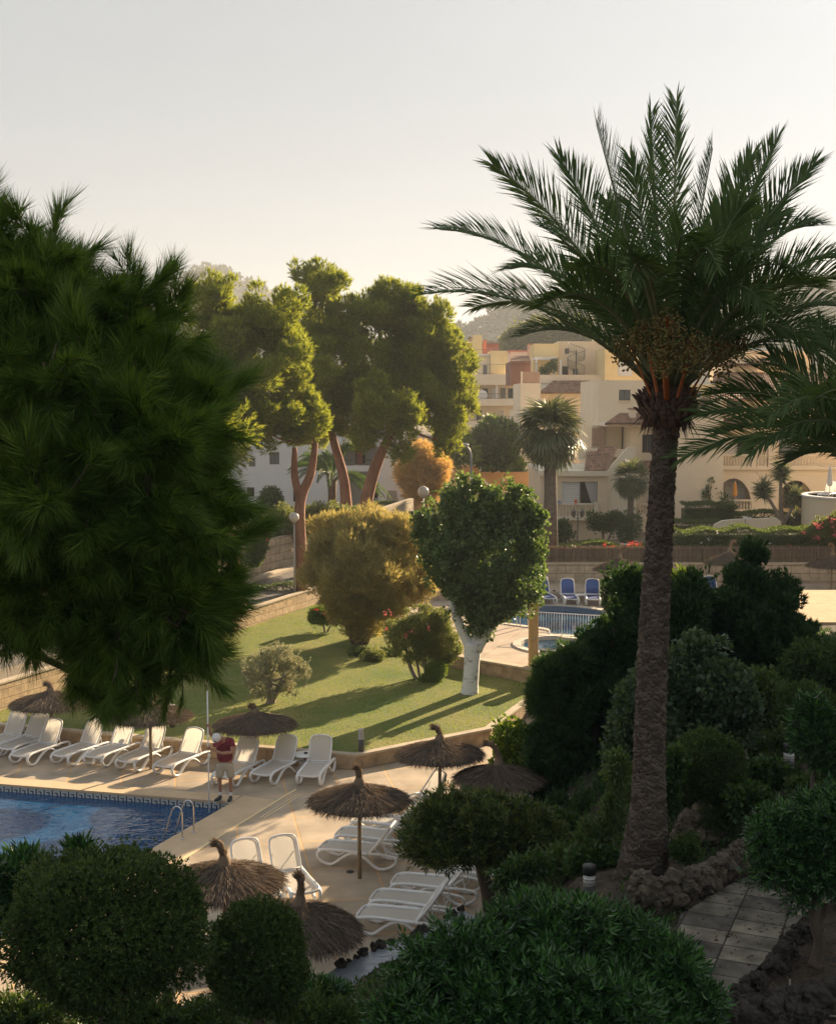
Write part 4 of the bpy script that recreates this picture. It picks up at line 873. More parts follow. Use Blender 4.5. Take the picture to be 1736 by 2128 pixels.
px_ = man.location.x+polex*1.16; py_ = man.location.y+poley*1.16
mb = MB(); mb.tube([(0,0,-1.1),(0,0,3.1)], .0175, 10); o = mb.build('pool_pole', M['resin'], loc=(px_, py_, 0)); o.name = 'cleaning_pole'; tag(o, 'long white telescopic cleaning pole held upright in the pool corner', 'pole')
mb = MB(); mb.tube([(0,0,3.1),(0,0,3.7)], .013, 8); mb.build('extension', M['steel'], o)
# ============================================================ PLANTS
def under(o, t): o.parent = t; o.location = -t.location; return o
BARK = {'dark': mat('dark_bark', (.06,.045,.032), (.15,.11,.08), 6, .9, 1, 14, stretch=(1,1,.25), dist=.03),
        'pine': mat('pine_bark', (.20,.085,.05), (.36,.17,.10), 3, .9, 1, 8, stretch=(1,1,.3), dist=.05),
        'grey': mat('grey_bark', (.17,.14,.11), (.30,.25,.20), 6, .9, .8, 16, stretch=(1,1,.3)),
        'white': mat('limewashed_bark', (.30,.27,.23), (.74,.72,.69), 3.2, .85, .8, 9, lo=.30, hi=.44, stretch=(1,1,1.8))}
def tube_px(mb, path, Y, k=9, sm=4):
    """path of (px, py, radius px, dy)"""
    P = [at(q[0], q[1], Y+(q[3] if len(q) > 3 else 0)) for q in path]; R = [q[2]*Y/F for q in path]
    S = smooth_path(P, sm); t = np.linspace(0, len(P)-1, len(S)); mb.tube(S, list(np.interp(t, range(len(P)), R)), k)
def plant(name, label, cat, base, group=None):
    return thing(name, label, cat, base, group=group)
def leafy(name, label, cat, Y, base, lobes, lm, ncl, rc, per, size, tmpl, trunks=(), bark='dark', seed=1, up=.3, group=None, shell=.35, keep=.7, roll=True, limbs=True, flat=1., jit=.25, rawn=0, basez=None, sub=0, ss=.5, oo=.62):
    r = np.random.default_rng(seed); p = at(base[0], base[1], Y) if len(base) == 2 else Vector(base)
    if basez is not None: p.z = basez
    t = plant(name, label, cat, p, group); c, rr = lobes_px(lobes, Y)
    c0 = c; rr = np.maximum(rr-rc*.55, rr*.45)
    if sub: c, rr = sublobes(c, rr, sub, r, ss, oo)
    P, N = clumps(c, rr, ncl, rc, per, r, up, shell, keep, flat)
    if rawn: 
        P2, N2 = on_lobes(c, rr, rawn, r, shell=.5, keep=.5); P = np.concatenate([P, P2]); N = np.concatenate([N, N2+[0,0,up]])
    N = N/np.linalg.norm(N, axis=1, keepdims=True)+r.normal(size=N.shape)*jit
    V, Fa = scatter(tmpl, P, N, size*(.7+.6*r.random(len(P))), r, roll)
    under(fastmesh('crown', V, Fa, lm), t)
    if trunks:
        mb = MB(); 
        for pth in trunks: tube_px(mb, pth, Y)
        if limbs:
            e = trunks[0][-1]; a = at(e[0], e[1], Y+(e[3] if len(e) > 3 else 0)); rad0 = e[2]*Y/F
            for k in range(len(c0)):
                b = Vector(c0[k]); m = a.lerp(b, .5)+Vector((0,0,-.12*(b-a).length)); mb.tube(smooth_path([a, m, b], 4), list(np.linspace(rad0*.6, rad0*.12, 9)), 6)
        under(mb.build('trunk', BARK[bark], None), t)
    return t
R5 = np.random.default_rng(77)
T_leaf = leaf_t(1., .45); T_narrow = leaf_t(1., .22); T_round = leaf_t(1., .85, .1, .1)
T_sprig = sprig_t(8, .6, .17, R5, (20, 70), .8, .15); T_small = sprig_t(5, .6, .26, R5, (20, 75), .5)
T_needle = needle_t(60, 1., .029, R5, .6, (7, 40)); T_pine = needle_t(9, .8, .13, R5, .7, (8, 50)); T_scale = needle_t(8, .75, .24, R5, .6, (5, 45)); T_feather = needle_t(9, .85, .09, R5, .9, (8, 40))
_lm = leafmat
def leafmat(name, cols, *a, **k): return _lm(name, [tuple(min(1, v*1.28) for v in c) for c in cols], *a, **k)
LM = {'topiary': leafmat('topiary_leaves', [(.020,.042,.011),(.040,.072,.018),(.080,.115,.028)], .5, .25, spec=.3),
      'laurel': leafmat('glossy_leaves', [(.008,.028,.007),(.024,.074,.018),(.060,.15,.035)], .30, .2, spec=.55),
      'pitt': leafmat('pittosporum_leaves', [(.024,.046,.014),(.042,.072,.021),(.075,.105,.028),(.14,.14,.035)], .38, .22),
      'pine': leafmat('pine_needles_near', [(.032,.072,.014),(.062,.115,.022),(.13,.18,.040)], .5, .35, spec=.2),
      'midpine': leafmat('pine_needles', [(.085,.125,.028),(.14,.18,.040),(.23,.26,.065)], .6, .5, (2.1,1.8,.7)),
      'cypress': leafmat('cypress_scales', [(.016,.044,.014),(.028,.066,.020),(.048,.092,.028)], .6, .25),
      'vine': leafmat('vine_leaves', [(.034,.062,.030),(.056,.090,.044),(.090,.125,.065)], .45, .25),
      'tamarisk': leafmat('tamarisk_leaves', [(.20,.21,.09),(.29,.27,.12),(.42,.34,.15),(.23,.24,.12)], .8, .5, (1.4,1.25,.8), .1),
      'golden': leafmat('golden_leaves', [(.45,.30,.10),(.56,.40,.16),(.38,.32,.14)], .7, .45, (1.3,1.1,.8)),
      'olive': leafmat('olive_leaves', [(.17,.175,.11),(.23,.235,.155),(.31,.31,.22)], .5, .35, (1.3,1.2,.8)),
      'oleander': leafmat('oleander_leaves', [(.075,.10,.032),(.12,.145,.045),(.19,.20,.075)], .5, .4, (1.6,1.5,.8)),
      'ivy': leafmat('ivy_leaves', [(.022,.050,.016),(.035,.075,.022),(.060,.11,.030)], .4, .3),
      'poplar': leafmat('poplar_leaves', [(.042,.078,.030),(.075,.118,.046),(.13,.175,.075)], .40, .38, (1.8,1.8,.8), .35),
      'bright': leafmat('bright_leaves', [(.07,.12,.02),(.11,.17,.03),(.16,.21,.05)], .5, .4, (1.6,1.5,.6)),
      'hedge': leafmat('hedge_leaves', [(.036,.064,.020),(.060,.095,.028),(.095,.13,.040)], .5, .3),
      'palm': leafmat('palm_leaflets', [(.050,.088,.030),(.075,.118,.042),(.11,.15,.058)], .65, .28, (1.6,1.6,.8), .12),
      'fan': leafmat('fan_palm_leaves', [(.07,.09,.05),(.10,.12,.065),(.15,.16,.09)], .45, .3, (1.5,1.4,.8)),
      'pink': leafmat('pink_blossom', [(.65,.12,.14),(.75,.20,.18),(.60,.10,.18)], .7, .4, (1,1,1)),
      'redfl': leafmat('red_blossom', [(.62,.05,.03),(.70,.10,.04)], .7, .4, (1,1,1)),
      'whitefl': leafmat('white_blossom', [(.75,.72,.66),(.8,.78,.72)], .7, .4, (1,1,1))}
def blossoms(t, spots, Y, n, s, lm, seed=1, name='blossom'):
    r = np.random.default_rng(seed); P = []
    for (x, y, rx, ry) in spots:
        p = at(x, y, Y); P.append(np.array([tuple(p)])+r.normal(size=(n,3))*[rx*Y/F*.5, .15, ry*Y/F*.5])
    P = np.concatenate(P); V, Fa = scatter(T_small, P, r.normal(size=P.shape)+[0,-.6,.3], s*(.7+.6*r.random(len(P))), r); under(fastmesh(name, V, Fa, lm), t)
# ---- near long-needled pine
def near_pine():
    Y = 10.5; r = np.random.default_rng(3)
    L = [(-40,560,190,190,0),(120,620,130,120,-.2),(250,680,100,110,0),(345,700,95,95,.2),(60,800,170,170,-.6),(230,860,190,170,-.5),(390,880,95,130,0),(80,1040,200,160,-.7),(280,1080,200,170,-.5),(430,1080,95,130,0),
         (110,1220,180,110,-.4),(330,1260,170,110,-.2),(455,1240,60,90,0),(250,1345,130,80,0),(400,1350,80,70,0),(30,1290,95,70,0),(240,1425,60,50,0)]
    t = plant('pine_tree', 'huge dark pine with long drooping needles filling the left side, closest to the viewer', 'tree', (-6.0, 11.2, mz(-6.0, 11.2)))
    c, rr = lobes_px([(a-12, b+6, cx*.95, cy_*.94, d, .85) for a, b, cx, cy_, d in L], Y); c0, rr0 = c, rr; c, rr = sublobes(c, rr, 6, r, .46, .60)
    B, N = on_lobes(c, rr, 520, r, shell=.2, keep=.8)
    P = []; D = []; mb = MB(); axis = np.array([at(-60, 950, 11.0)[i] for i in range(3)])
    for b, n in zip(B, N):
        n = n/np.linalg.norm(n); g = n+np.array([0,0,.35]) if b[2] > 10.2 else n*.9+np.array([0,0,-.15]) 
        if b[2] < 8.3: g = n*.5+np.array([0,0,-.8])
        g = g/np.linalg.norm(g); side = np.cross(g, [0,0,1.]); side /= np.linalg.norm(side)+1e-9; L_ = .30+.26*r.random(); b0 = b-g*L_*.6
        mb.tube([Vector(b0-(b0-axis)*.25), Vector(b0), Vector(b0+g*L_)], [.016,.012,.004], 5)
        for k in range(11):
            u = r.random(); s = r.choice([-1, 1]); dirn = g+side*s*(.8-.6*u)*r.random()+r.normal(size=3)*.16+np.array([0,0,-.12]); P.append(b0+g*L_*u+side*s*.08*(1-u)); D.append(dirn)
    P = np.array(P); D = np.array(D); V, Fa = scatter(T_needle, P, D, .18+.10*r.random(len(P)), r)
    # darker inner growth
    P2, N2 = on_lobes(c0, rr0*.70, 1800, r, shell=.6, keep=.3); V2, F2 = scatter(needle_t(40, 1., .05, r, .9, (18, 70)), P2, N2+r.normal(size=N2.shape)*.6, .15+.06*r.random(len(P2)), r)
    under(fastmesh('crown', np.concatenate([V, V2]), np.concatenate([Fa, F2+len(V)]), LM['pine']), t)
    # hanging tips below
    tips = [(150,1465),(215,1490),(262,1455),(300,1470),(345,1480),(380,1455),(185,1430)]
    P = []; D = []
    for x, y in tips:
        e = at(x, y, Y+r.normal()*.3); a0 = e+Vector((r.normal()*.05, .1, .35)); mb.tube([a0+Vector((0,.1,.3)), a0, e], [.012,.009,.004], 5)
        for k in range(9): u = r.random(); P.append(tuple(a0.lerp(e, u))); D.append(tuple((e-a0).normalized()+Vector(r.normal(size=3)*.35)))
    V, Fa = scatter(T_needle, np.array(P), np.array(D), .12+.04*r.random(len(P)), r); under(fastmesh('hanging_needles', V, Fa, LM['pine']), t)
    tb = t.location; mb.tube([tb-Vector((0,0,.2)), (-5.9,11.1,6), (-5.6,11,9), (-5.3,10.9,12.4)], [.26,.22,.16,.06], 12)
    for k in range(len(c0)): a = Vector((-5.7,11.05,min(c0[k][2]+(-.4 if c0[k][2] > 9.6 else .9), 11.8))); b = Vector(c0[k]); mb.tube(smooth_path([a, a.lerp(b,.5)+Vector((0,0,.15)), b], 4), list(np.linspace(.07,.02,9)), 7)
    under(mb.build('trunk', BARK['dark']), t)
near_pine()
# ---- middle pines
GP = 'round-crowned pines beside the road'
leafy('pine_tree', 'forked pine with pale sunlit crown left in the group, trunk beside the thin lamp post', 'tree', 60.5, (624,1226), [(480,700,95,95),(555,665,72,72),(440,620,60,42),(600,715,38,55),(545,780,105,72,-1),(600,858,62,72),(510,868,85,62,-1),(640,870,32,55),(450,800,80,80)],
      LM['midpine'], 700, .38, 42, .27, T_pine, [[(626,1225,13),(624,1120,12),(624,1040,11),(645,985,9),(655,920,6)],[(624,1040,9),(612,990,8),(612,930,5)]], 'pine', 21, .9, GP, sub=9, ss=.42, oo=.74)
leafy('pine_tree', 'tall pine in the middle of the group with a narrow top above the others', 'tree', 73, (722,1070), [(668,590,60,38),(650,675,70,70),(735,680,62,72),(690,760,95,85,-1),(735,830,75,72),(655,880,50,55),(790,760,40,60)],
      LM['midpine'], 640, .40, 42, .30, T_pine, [[(722,1078,12),(716,1010,11),(708,970,10),(690,905,8),(680,850,6)]], 'pine', 22, .9, GP, sub=9, ss=.42, oo=.74)
leafy('pine_tree', 'wide pine right in the group with a leaning red trunk, next to the golden tree', 'tree', 72, (758,1070), [(830,640,70,40,2),(880,700,72,62,2),(935,770,58,72,2),(962,830,34,48,2),(870,790,82,82,1),(905,868,55,50,1),(795,655,50,45,2),(925,915,32,40,0),(800,850,72,52,-3),(765,900,38,42,-3),(845,880,42,42,-3),(830,935,22,22,-3)],
      LM['midpine'], 800, .40, 42, .30, T_pine, [[(752,1080,15),(768,1010,13),(782,965,12),(800,925,10),(830,870,8)]], 'pine', 23, .9, GP, sub=9, ss=.42, oo=.74)
leafy('pine_tree', 'pine with a short grey-brown trunk showing under the big near pine, beside the road', 'tree', 56.3, (498,1275), [(400,900,110,110),(380,1000,100,90),(330,800,110,110)],
      LM['midpine'], 160, 1.0, 80, .34, T_pine, [[(503,1280,15),(492,1225,14),(488,1185,13),(470,1100,12),(430,1000,9)]], 'pine', 24, .5, GP)
# ---- garden trees and shrubs on the lawn
Tm = [[(745,1350,12),(748,1300,10),(740,1240,8)],[(752,1350,9),(775,1290,8),(800,1220,6)],[(740,1345,8),(720,1290,7),(705,1230,5)]]
leafy('tamarisk', 'big feathery yellow-green tamarisk at the back of the lawn', 'bush', 52, (748,1352), [(700,1140,62,62),(760,1115,62,48),(820,1120,55,50),(680,1190,50,55),(760,1190,85,60,-1),(840,1180,60,60),(870,1215,35,40),(720,1250,62,42,-.5),(800,1260,70,45,-.5),(760,1300,40,30)],
      LM['tamarisk'], 600, .36, 60, .24, T_feather, Tm, 'dark', 31, 1.0, jit=.35, sub=9, ss=.42, oo=.74)
leafy('golden_tree', 'golden orange feathery tree in front of the ochre wall', 'tree', 90, (882,1060), [(880,950,32,28),(862,985,28,35),(900,980,25,32),(880,1015,30,28)], LM['golden'], 110, .7, 110, .38, T_feather, [[(885,1062,5),(882,1020,4),(880,980,3)]], 'dark', 32, .6)
leafy('olive_tree', 'small silvery olive tree on the lawn behind the low parasol', 'tree', 42.5, (562,1466), [(535,1385,36,30),(575,1370,42,36),(610,1392,36,32),(560,1420,55,26),(600,1425,35,20)], LM['olive'], 150, .17, 26, .11, T_small, [[(560,1470,11),(564,1445,9),(556,1415,6)],[(566,1452,7),(585,1420,5),(595,1395,3)]], 'grey', 33, .3, keep=.6)
t = leafy('oleander', 'multi-stemmed oleander tree on the lawn, left of the white-trunked tree', 'tree', 46, (880,1420), [(835,1320,40,38),(880,1300,50,42),(920,1325,32,42),(870,1345,60,30),(905,1290,30,26)], LM['oleander'], 190, .22, 34, .15, T_sprig, [[(884,1422,5),(884,1390,4.5),(870,1340,3)],[(868,1418,5),(852,1385,4.5),(842,1340,3)],[(893,1422,4),(898,1390,4),(910,1340,3)],[(874,1420,3.5),(868,1385,3),(862,1340,2.5)]], 'grey', 34, .3)
blossoms(t, [(808,1275,18,14),(855,1310,6,6),(890,1305,6,6),(842,1320,5,5),(802,1305,5,4)], 45, 8, .10, LM['pink'])
leafy('shrub', 'bright green suckers growing at the foot of the oleander stems', 'bush', 45.6, (900,1420), [(905,1398,20,22),(890,1410,18,12)], LM['bright'], 60, .12, 24, .14, T_sprig, seed=35)
t = leafy('hibiscus', 'small round bush with red flowers standing on the lawn by the orange wall', 'bush', 54.5, (676,1318), [(668,1278,26,16),(690,1283,20,16),(655,1286,16,12)], LM['bright'], 130, .16, 24, .15, T_sprig, [[(676,1319,2.5),(672,1300,2),(668,1285,1.5)],[(678,1318,2),(686,1300,1.6)]], 'grey', 36)
blossoms(t, [(658,1268,8,5),(700,1267,5,4),(680,1272,5,4)], 54, 4, .12, LM['redfl'])
leafy('shrub', 'low pale shrub in the shade under the tamarisk', 'bush', 49, (775,1388), [(775,1370,24,16)], LM['oleander'], 60, .15, 22, .14, T_sprig, seed=37)
leafy('shrub', 'dark low shrub between tamarisk and oleander', 'bush', 50, (800,1385), [(812,1372,35,22),(745,1360,22,18)], LM['topiary'], 90, .2, 26, .14, T_small, seed=38)
leafy('shrub', 'grey-green shrub against the terrace wall, left of the white trunk', 'bush', 46.5, (935,1385), [(925,1362,22,20),(945,1350,16,14)], LM['oleander'], 60, .15, 24, .12, T_small, seed=39)
WT = [(930,1170,46,60),(955,1225,44,50),(1003,1285,34,42,-.2),(1040,1225,56,60,-.5),(1015,1062,34,38),(905,1110,42,72),(955,1065,40,58),(1010,1100,62,72),(1078,1060,42,52),(1105,1130,36,80),(955,1165,72,80,-.4),(1045,1185,82,85,-.4),(1000,1240,50,50),(1048,1262,36,36),(985,1005,12,26),(1075,1012,13,22),(930,1020,12,20),(1020,1030,16,20),(900,1040,10,22),(960,1008,9,24),(1000,1022,9,24),(1050,1015,10,26),(1098,1035,9,24),(1125,1075,8,22),(870,1080,9,22),(945,1030,9,20)]
leafy('white_trunked_tree', 'tree with limewashed white trunk and dense dark glossy crown on the lawn', 'tree', 43.9, (975,1448), WT, LM['poplar'], 800, .26, 55, .12, T_round,
      [[(974,1452,21),(977,1420,17),(980,1375,16.5),(982,1335,20)],[(978,1345,13),(960,1310,11),(942,1265,8),(932,1220,6),(920,1165,3)],[(988,1350,14),(1015,1305,11),(1040,1265,8),(1055,1215,5)],[(982,1340,9),(992,1290,7),(1000,1230,5)]], 'white', 40, .2, jit=.5, limbs=False, rawn=1800, sub=8, ss=.62)
def shoots(t, tips, Y, lm, size, tm, n=16, seed=1, name='shoots'):
    """stray shoots standing out of a crown: (x, y of the tip, length px, lean px)"""
    r = np.random.default_rng(seed); P = []; D = []; mb = MB()
    for x, y, L, ln in tips:
        dy = r.normal()*.35; a = at(x-ln, y+L, Y+dy); b = at(x, y, Y+dy); mb.tube([a, a.lerp(b,.6), b], [.012,.008,.004], 4)
        for k in range(n): u = (k+r.random())/n; P.append(tuple(a.lerp(b, u))); D.append(tuple((b-a).normalized()*.6+Vector(r.normal(size=3)*.7)))
    V, Fa = scatter(tm, np.array(P), np.array(D), size*(.7+.6*r.random(len(P))), r); v0 = np.concatenate(mb.V); f0 = np.array([x for f in mb.F if len(f) == 4 for x in ((f[0],f[1],f[2]),(f[0],f[2],f[3]))])
    under(fastmesh(name, np.concatenate([V, v0]), np.concatenate([Fa, f0+len(V)]), lm), t)['kind'] = 'stuff'
_w = [o for o in C.objects if o.name == 'white_trunked_tree'][0]; _r = random.Random(5)
_top = [(868,1085),(885,1058),(902,1035),(920,1015),(935,1000),(950,1003),(968,990),(985,982),(1000,1000),(1018,1030),(1035,1025),(1052,1008),(1068,998),(1080,1004),(1096,1024),(1112,1045),(1128,1075),(1140,1105)]
shoots(_w, [(x+_r.uniform(-4,4), y+_r.uniform(-6,6), _r.uniform(50,85), (x-1005)*.12) for x, y in _top]+[(x+_r.uniform(-8,8), y+_r.uniform(8,40), 60, (x-1005)*.14) for x, y in _top], 43.7, LM['poplar'], .13, T_round, 26, 6)
_w = [o for o in C.objects if o.name == 'tamarisk'][0]
shoots(_w, [(x, y, 60, (x-770)*.2) for x, y in [(650,1110),(670,1085),(690,1075),(712,1062),(735,1066),(758,1058),(780,1068),(800,1060),(822,1066),(845,1075),(862,1095),(885,1120),(905,1160),(640,1150),(635,1190)]], 51.8, LM['tamarisk'], .26, T_feather, 16, 7)
_w = [o for o in C.objects if o.name == 'olive_tree'][0]
shoots(_w, [(x, y, 34, (x-565)*.2) for x, y in [(505,1370),(520,1355),(540,1342),(560,1345),(580,1338),(602,1345),(625,1352),(645,1368),(500,1395),(648,1395)]], 42.4, LM['olive'], .10, T_small, 12, 8)
# ---- clipped and leafy plants in the foreground
def ball(name, label, px, py, rx, ry, Y, lm, n, size, tm, seed, cat='topiary', trunk=None, basez=None, df=1, rough=.05):
    r = np.random.default_rng(seed); c, rr = lobes_px([(px, py, rx, ry, 0, df)], Y); b = at(px, py+ry*1.1, Y); b.z = basez if basez is not None else mz(b.x, b.y)
    t = plant(name, label, cat, b); P, N = on_lobes(c, rr, n, r, shell=.16); st_ = r.random(n) < .06; P[st_] += N[st_]*size*1.1
    k = 1+rough*np.sin(P@np.array([5.,3,2])+1)+rough*np.sin(P@np.array([-3.,6,4]))+rough*.8*np.sin(P@np.array([9.,-7,8])); P = c[0]+(P-c[0])*k[:, None]
    V, Fa = scatter(tm, P, N+r.normal(size=N.shape)*.45+[0,0,.15], size*(.7+.6*r.random(n)), r)
    P2, N2 = on_lobes(c, rr*.86, n//3, r, shell=.5); V2, F2 = scatter(tm, P2, N2+r.normal(size=N2.shape)*.8, size*1.4*(.7+.6*r.random(len(P2))), r)
    under(fastmesh('crown', np.concatenate([V, V2]), np.concatenate([Fa, F2+len(V)]), lm), t)
    mb = MB(); q = at(px, py, Y); s = Y/F; tw = trunk or min(rx, ry)*.11*s
    mb.tube(smooth_path([(b.x-.05, b.y, b.z-.1), (b.x+.03, b.y, (b.z+q.z)/2-.2), (q.x, q.y, q.z-ry*s*.4)], 5), [tw*1.2]*5+[tw]*6, 9)
    for k in range(6): a = k*1.05; d = Vector((math.cos(a)*rr[0][0]*.6, math.sin(a)*rr[0][1]*.6, rr[0][2]*.1)); mb.tube([Vector((q.x, q.y, q.z-ry*s*.55)), Vector((q.x, q.y, q.z))+d], [tw*.7, tw*.2], 6)
    under(mb.build('trunk', BARK['dark']), t); return t
ball('topiary', 'large round clipped dark topiary at the bottom left, in front of the pool', 214,1930,214,158,14,LM['topiary'], 13000, .085, T_small, 51, rough=.075)
ball('topiary', 'smaller round clipped dark topiary right of the big one', 533,1992,106,118,15.2,LM['topiary'], 6500, .078, T_small, 52, rough=.065)
TS = sprig_t(8, .76, .20, R5, (30, 80), .6, .3)
t = leafy('shrub', 'wide glossy green bush in the centre foreground, full of pointed leaves', 'bush', 14, (1100,2128), [(860,2110,115,100,-.3),(1000,2010,130,100,0),(1150,1975,150,105,0),(1300,2010,125,100,.2),(1395,2075,90,90,.2),(1120,2110,220,120,-.7),(1300,2140,160,90,-.6),(900,2180,150,80,-.6),(1090,1920,70,42,.5),(1200,1915,60,38,.6)],
      LM['laurel'], 700, .24, 24, .145, TS, [[(1100,2400,20),(1110,2200,16),(1110,2050,10)]], 'dark', 53, .6, shell=.12, jit=.35, sub=6, rawn=150, basez=3.0)
leafy('shrub', 'sprigs of a light green leafy shrub behind the big topiary at the left edge', 'bush', 15.5, (50,1900), [(40,1830,60,35),(0,1860,60,50),(100,1850,40,30)], LM['laurel'], 90, .2, 14, .20, TS, seed=54, basez=2.4)
leafy('shrub', 'single upright leafy sprig rising behind the big topiary', 'bush', 15.2, (172,1860), [(168,1778,10,22)], LM['laurel'], 9, .08, 10, .18, TS, [[(172,1860,2),(168,1790,1.2)]], seed=55, basez=2.6)
leafy('shrub', 'dark leafy undergrowth below the topiaries at the bottom edge', 'bush', 16.5, (450,2180), [(60,2120,90,45),(330,2135,80,30),(440,2120,50,30),(640,2125,60,45),(700,2135,60,40)], LM['topiary'], 160, .22, 16, .14, TS, seed=56, basez=2.0)
leafy('shrub', 'thin leafy shrub by the stream between small topiary and foreground bush', 'bush', 18, (690,2090), [(680,2085,35,22),(655,2070,20,20)], LM['laurel'], 50, .2, 12, .16, TS, seed=57, basez=1.8)
leafy('umbrella_tree', 'round-crowned dark green tree with bare leaning trunk, in front of the white loungers', 'tree', 24, (1015,1885), [(905,1715,72,58),(985,1700,80,58),(1070,1712,80,56),(1130,1745,52,40),(885,1760,50,38),(960,1755,80,42,-.3),(1060,1762,80,34,-.3)], LM['pitt'], 420, .24, 26, .15, TS,
      [[(1018,1890,17),(1012,1850,15),(1002,1815,13),(995,1780,12)]], 'dark', 58, .5, shell=.2, jit=.35, sub=6, rawn=300, basez=1.2)
leafy('umbrella_tree', 'round-crowned tree with twisted grey trunk at the right edge above the path', 'tree', 17, (1700,2000), [(1620,1740,85,72),(1710,1700,85,72),(1600,1800,62,52),(1690,1800,92,62),(1780,1750,90,90),(1660,1850,55,30)], LM['laurel'], 330, .20, 24, .12, TS,
      [[(1690,2010,16),(1702,1960,13),(1692,1915,12),(1698,1860,10)],[(1695,1925,8),(1720,1885,7),(1760,1850,5)]], 'dark', 59, .5, shell=.2, jit=.35, sub=6, rawn=300)
# conifers and shrubs on the slope
TSc = T_scale
leafy('cypress', 'tall irregular dark cypress left of the palm trunk, at the deck edge', 'tree', 32, (1210,1745), [(1285,1215,20,35),(1300,1290,45,60),(1255,1350,60,60),(1310,1400,60,80),(1195,1440,75,85),(1270,1480,85,90),(1170,1560,72,95),(1250,1600,85,90),(1128,1560,48,80),(1245,1700,80,52,-3),(1180,1690,58,46,-2),(1290,1640,50,50,-3),(1150,1640,55,60),(1210,1680,80,65),(1290,1690,50,50)],
      LM['cypress'], 700, .26, 64, .15, TSc, [[(1215,1760,16),(1220,1600,13),(1260,1400,8),(1285,1260,4)]], 'dark', 61, 1.0, jit=.3, sub=7, limbs=False, rawn=1500, basez=1.0)
leafy('cypress', 'second dark cypress standing behind the first, towards the pool terrace', 'tree', 36.5, (1230,1480), [(1280,1240,20,36),(1290,1310,36,50),(1240,1370,50,50),(1195,1430,60,70),(1160,1480,45,60),(1260,1440,60,60)], LM['cypress'], 420, .28, 60, .16, TSc, [[(1230,1520,9),(1250,1400,6),(1280,1260,3)]], 'dark', 160, 1.0, sub=7, rawn=1200, basez=2.0)
leafy('feathery_shrub', 'feathery shrub with sunlit yellow-green top beside the litter bin', 'bush', 31.5, (1165,1500), [(1190,1365,38,24),(1150,1400,42,32),(1130,1450,35,40)], LM['ivy'], 260, .18, 26, .16, T_feather, seed=62, up=.6, basez=2.0)
leafy('cypress', 'broad dark conifer with a pointed top right of the palm trunk', 'tree', 33, (1540,1500), [(1562,1165,24,38),(1545,1215,45,45),(1605,1245,52,45),(1500,1265,62,52),(1440,1310,62,62),(1560,1310,90,72),(1650,1330,55,55),(1500,1400,90,60),(1610,1400,80,60)],
      LM['cypress'], 700, .28, 64, .16, TSc, [[(1540,1520,16),(1550,1350,11),(1560,1200,5)]], 'dark', 63, 1.0, jit=.3, sub=7, rawn=1500, basez=2.8)
leafy('cypress', 'narrow dark conifer directly behind the palm trunk', 'tree', 31, (1350,1480), [(1318,1215,20,32),(1340,1270,40,55),(1420,1270,42,52),(1400,1350,60,60),(1440,1220,22,26)], LM['cypress'], 200, .42, 110, .15, TSc, [[(1370,1500,12),(1370,1350,8),(1330,1230,4)]], 'dark', 64, 1.0, rawn=1500, basez=2.8)
leafy('shrub', 'young loquat with large yellow-green leaves catching the sun beside the palm trunk', 'bush', 33, (1425,1260), [(1420,1215,18,26),(1452,1222,16,14)], LM['bright'], 26, .16, 12, .26, TS, seed=65, basez=3.0)
leafy('shrub', 'dark bushes at the right edge below the flat roof', 'bush', 29, (1700,1500), [(1690,1385,55,45),(1740,1400,50,55),(1640,1420,45,35)], LM['topiary'], 260, .22, 28, .15, T_small, seed=66, basez=2.9)
leafy('climber_mound', 'big mound of pale ivy-like climber behind the palm trunk', 'climbing plant', 26.5, (1420,1600), [(1430,1400,85,75),(1360,1440,70,90),(1490,1450,80,80),(1310,1500,52,90),(1400,1500,100,70),(1530,1500,45,60),(1295,1580,32,50)],
      LM['vine'], 420, .28, 70, .115, T_round, [[(1555,1620,7),(1545,1560,6),(1520,1480,5)]], 'grey', 67, .2, jit=.6, sub=7, rawn=2500, basez=2.9)
leafy('shrub', 'sunlit clipped hedge bush at the end of the lawn wall', 'bush', 36, (1070,1620), [(1060,1530,40,38),(1085,1575,48,48),(1050,1590,30,30)], LM['bright'], 260, .17, 24, .11, T_round, seed=68, basez=.5, jit=.5)
ball('topiary', 'dark round topiary right of the palm trunk, in front of the climber', 1468,1600,78,82,23.5,LM['topiary'], 6500, .085, T_small, 69)
ball('topiary', 'clipped dark round topiary near the right edge', 1672,1468,62,48,25.5,LM['topiary'], 4500, .085, T_small, 70)
leafy('shrub', 'mid green shrub between the climber mound and the clipped topiary', 'bush', 28, (1590,1560), [(1580,1430,40,40),(1605,1475,36,45),(1560,1520,50,50)], LM['hedge'], 280, .18, 26, .12, T_leaf, seed=71, basez=2.9, jit=.5)
leafy('shrub', 'loose leafy shrub at the right edge beside the black garden light', 'bush', 21.5, (1700,1640), [(1700,1520,50,55),(1735,1560,50,60),(1690,1480,40,30)], LM['laurel'], 230, .18, 18, .15, TS, [[(1690,1680,7),(1688,1620,6),(1700,1560,5)]], seed=72)
leafy('shrub', 'small dark round shrub at the right foot of the palm', 'bush', 20.6, (1425,1790), [(1425,1762,28,26)], LM['topiary'], 70, .12, 24, .09, T_small, seed=73)
leafy('shrub', 'tangle of climbing greenery on the left side of the palm base', 'bush', 22.5, (1240,1800), [(1270,1690,22,50),(1230,1740,40,35),(1170,1790,50,32),(1280,1600,20,50)], LM['hedge'], 230, .15, 22, .10, T_leaf, seed=74, jit=.5)
leafy('shrub', 'low green shrub right of the round-crowned tree trunk', 'bush', 21.5, (1080,1860), [(1075,1815,45,28),(1115,1800,30,26),(1050,1835,30,22)], LM['ivy'], 120, .15, 22, .10, T_leaf, seed=75, jit=.5)
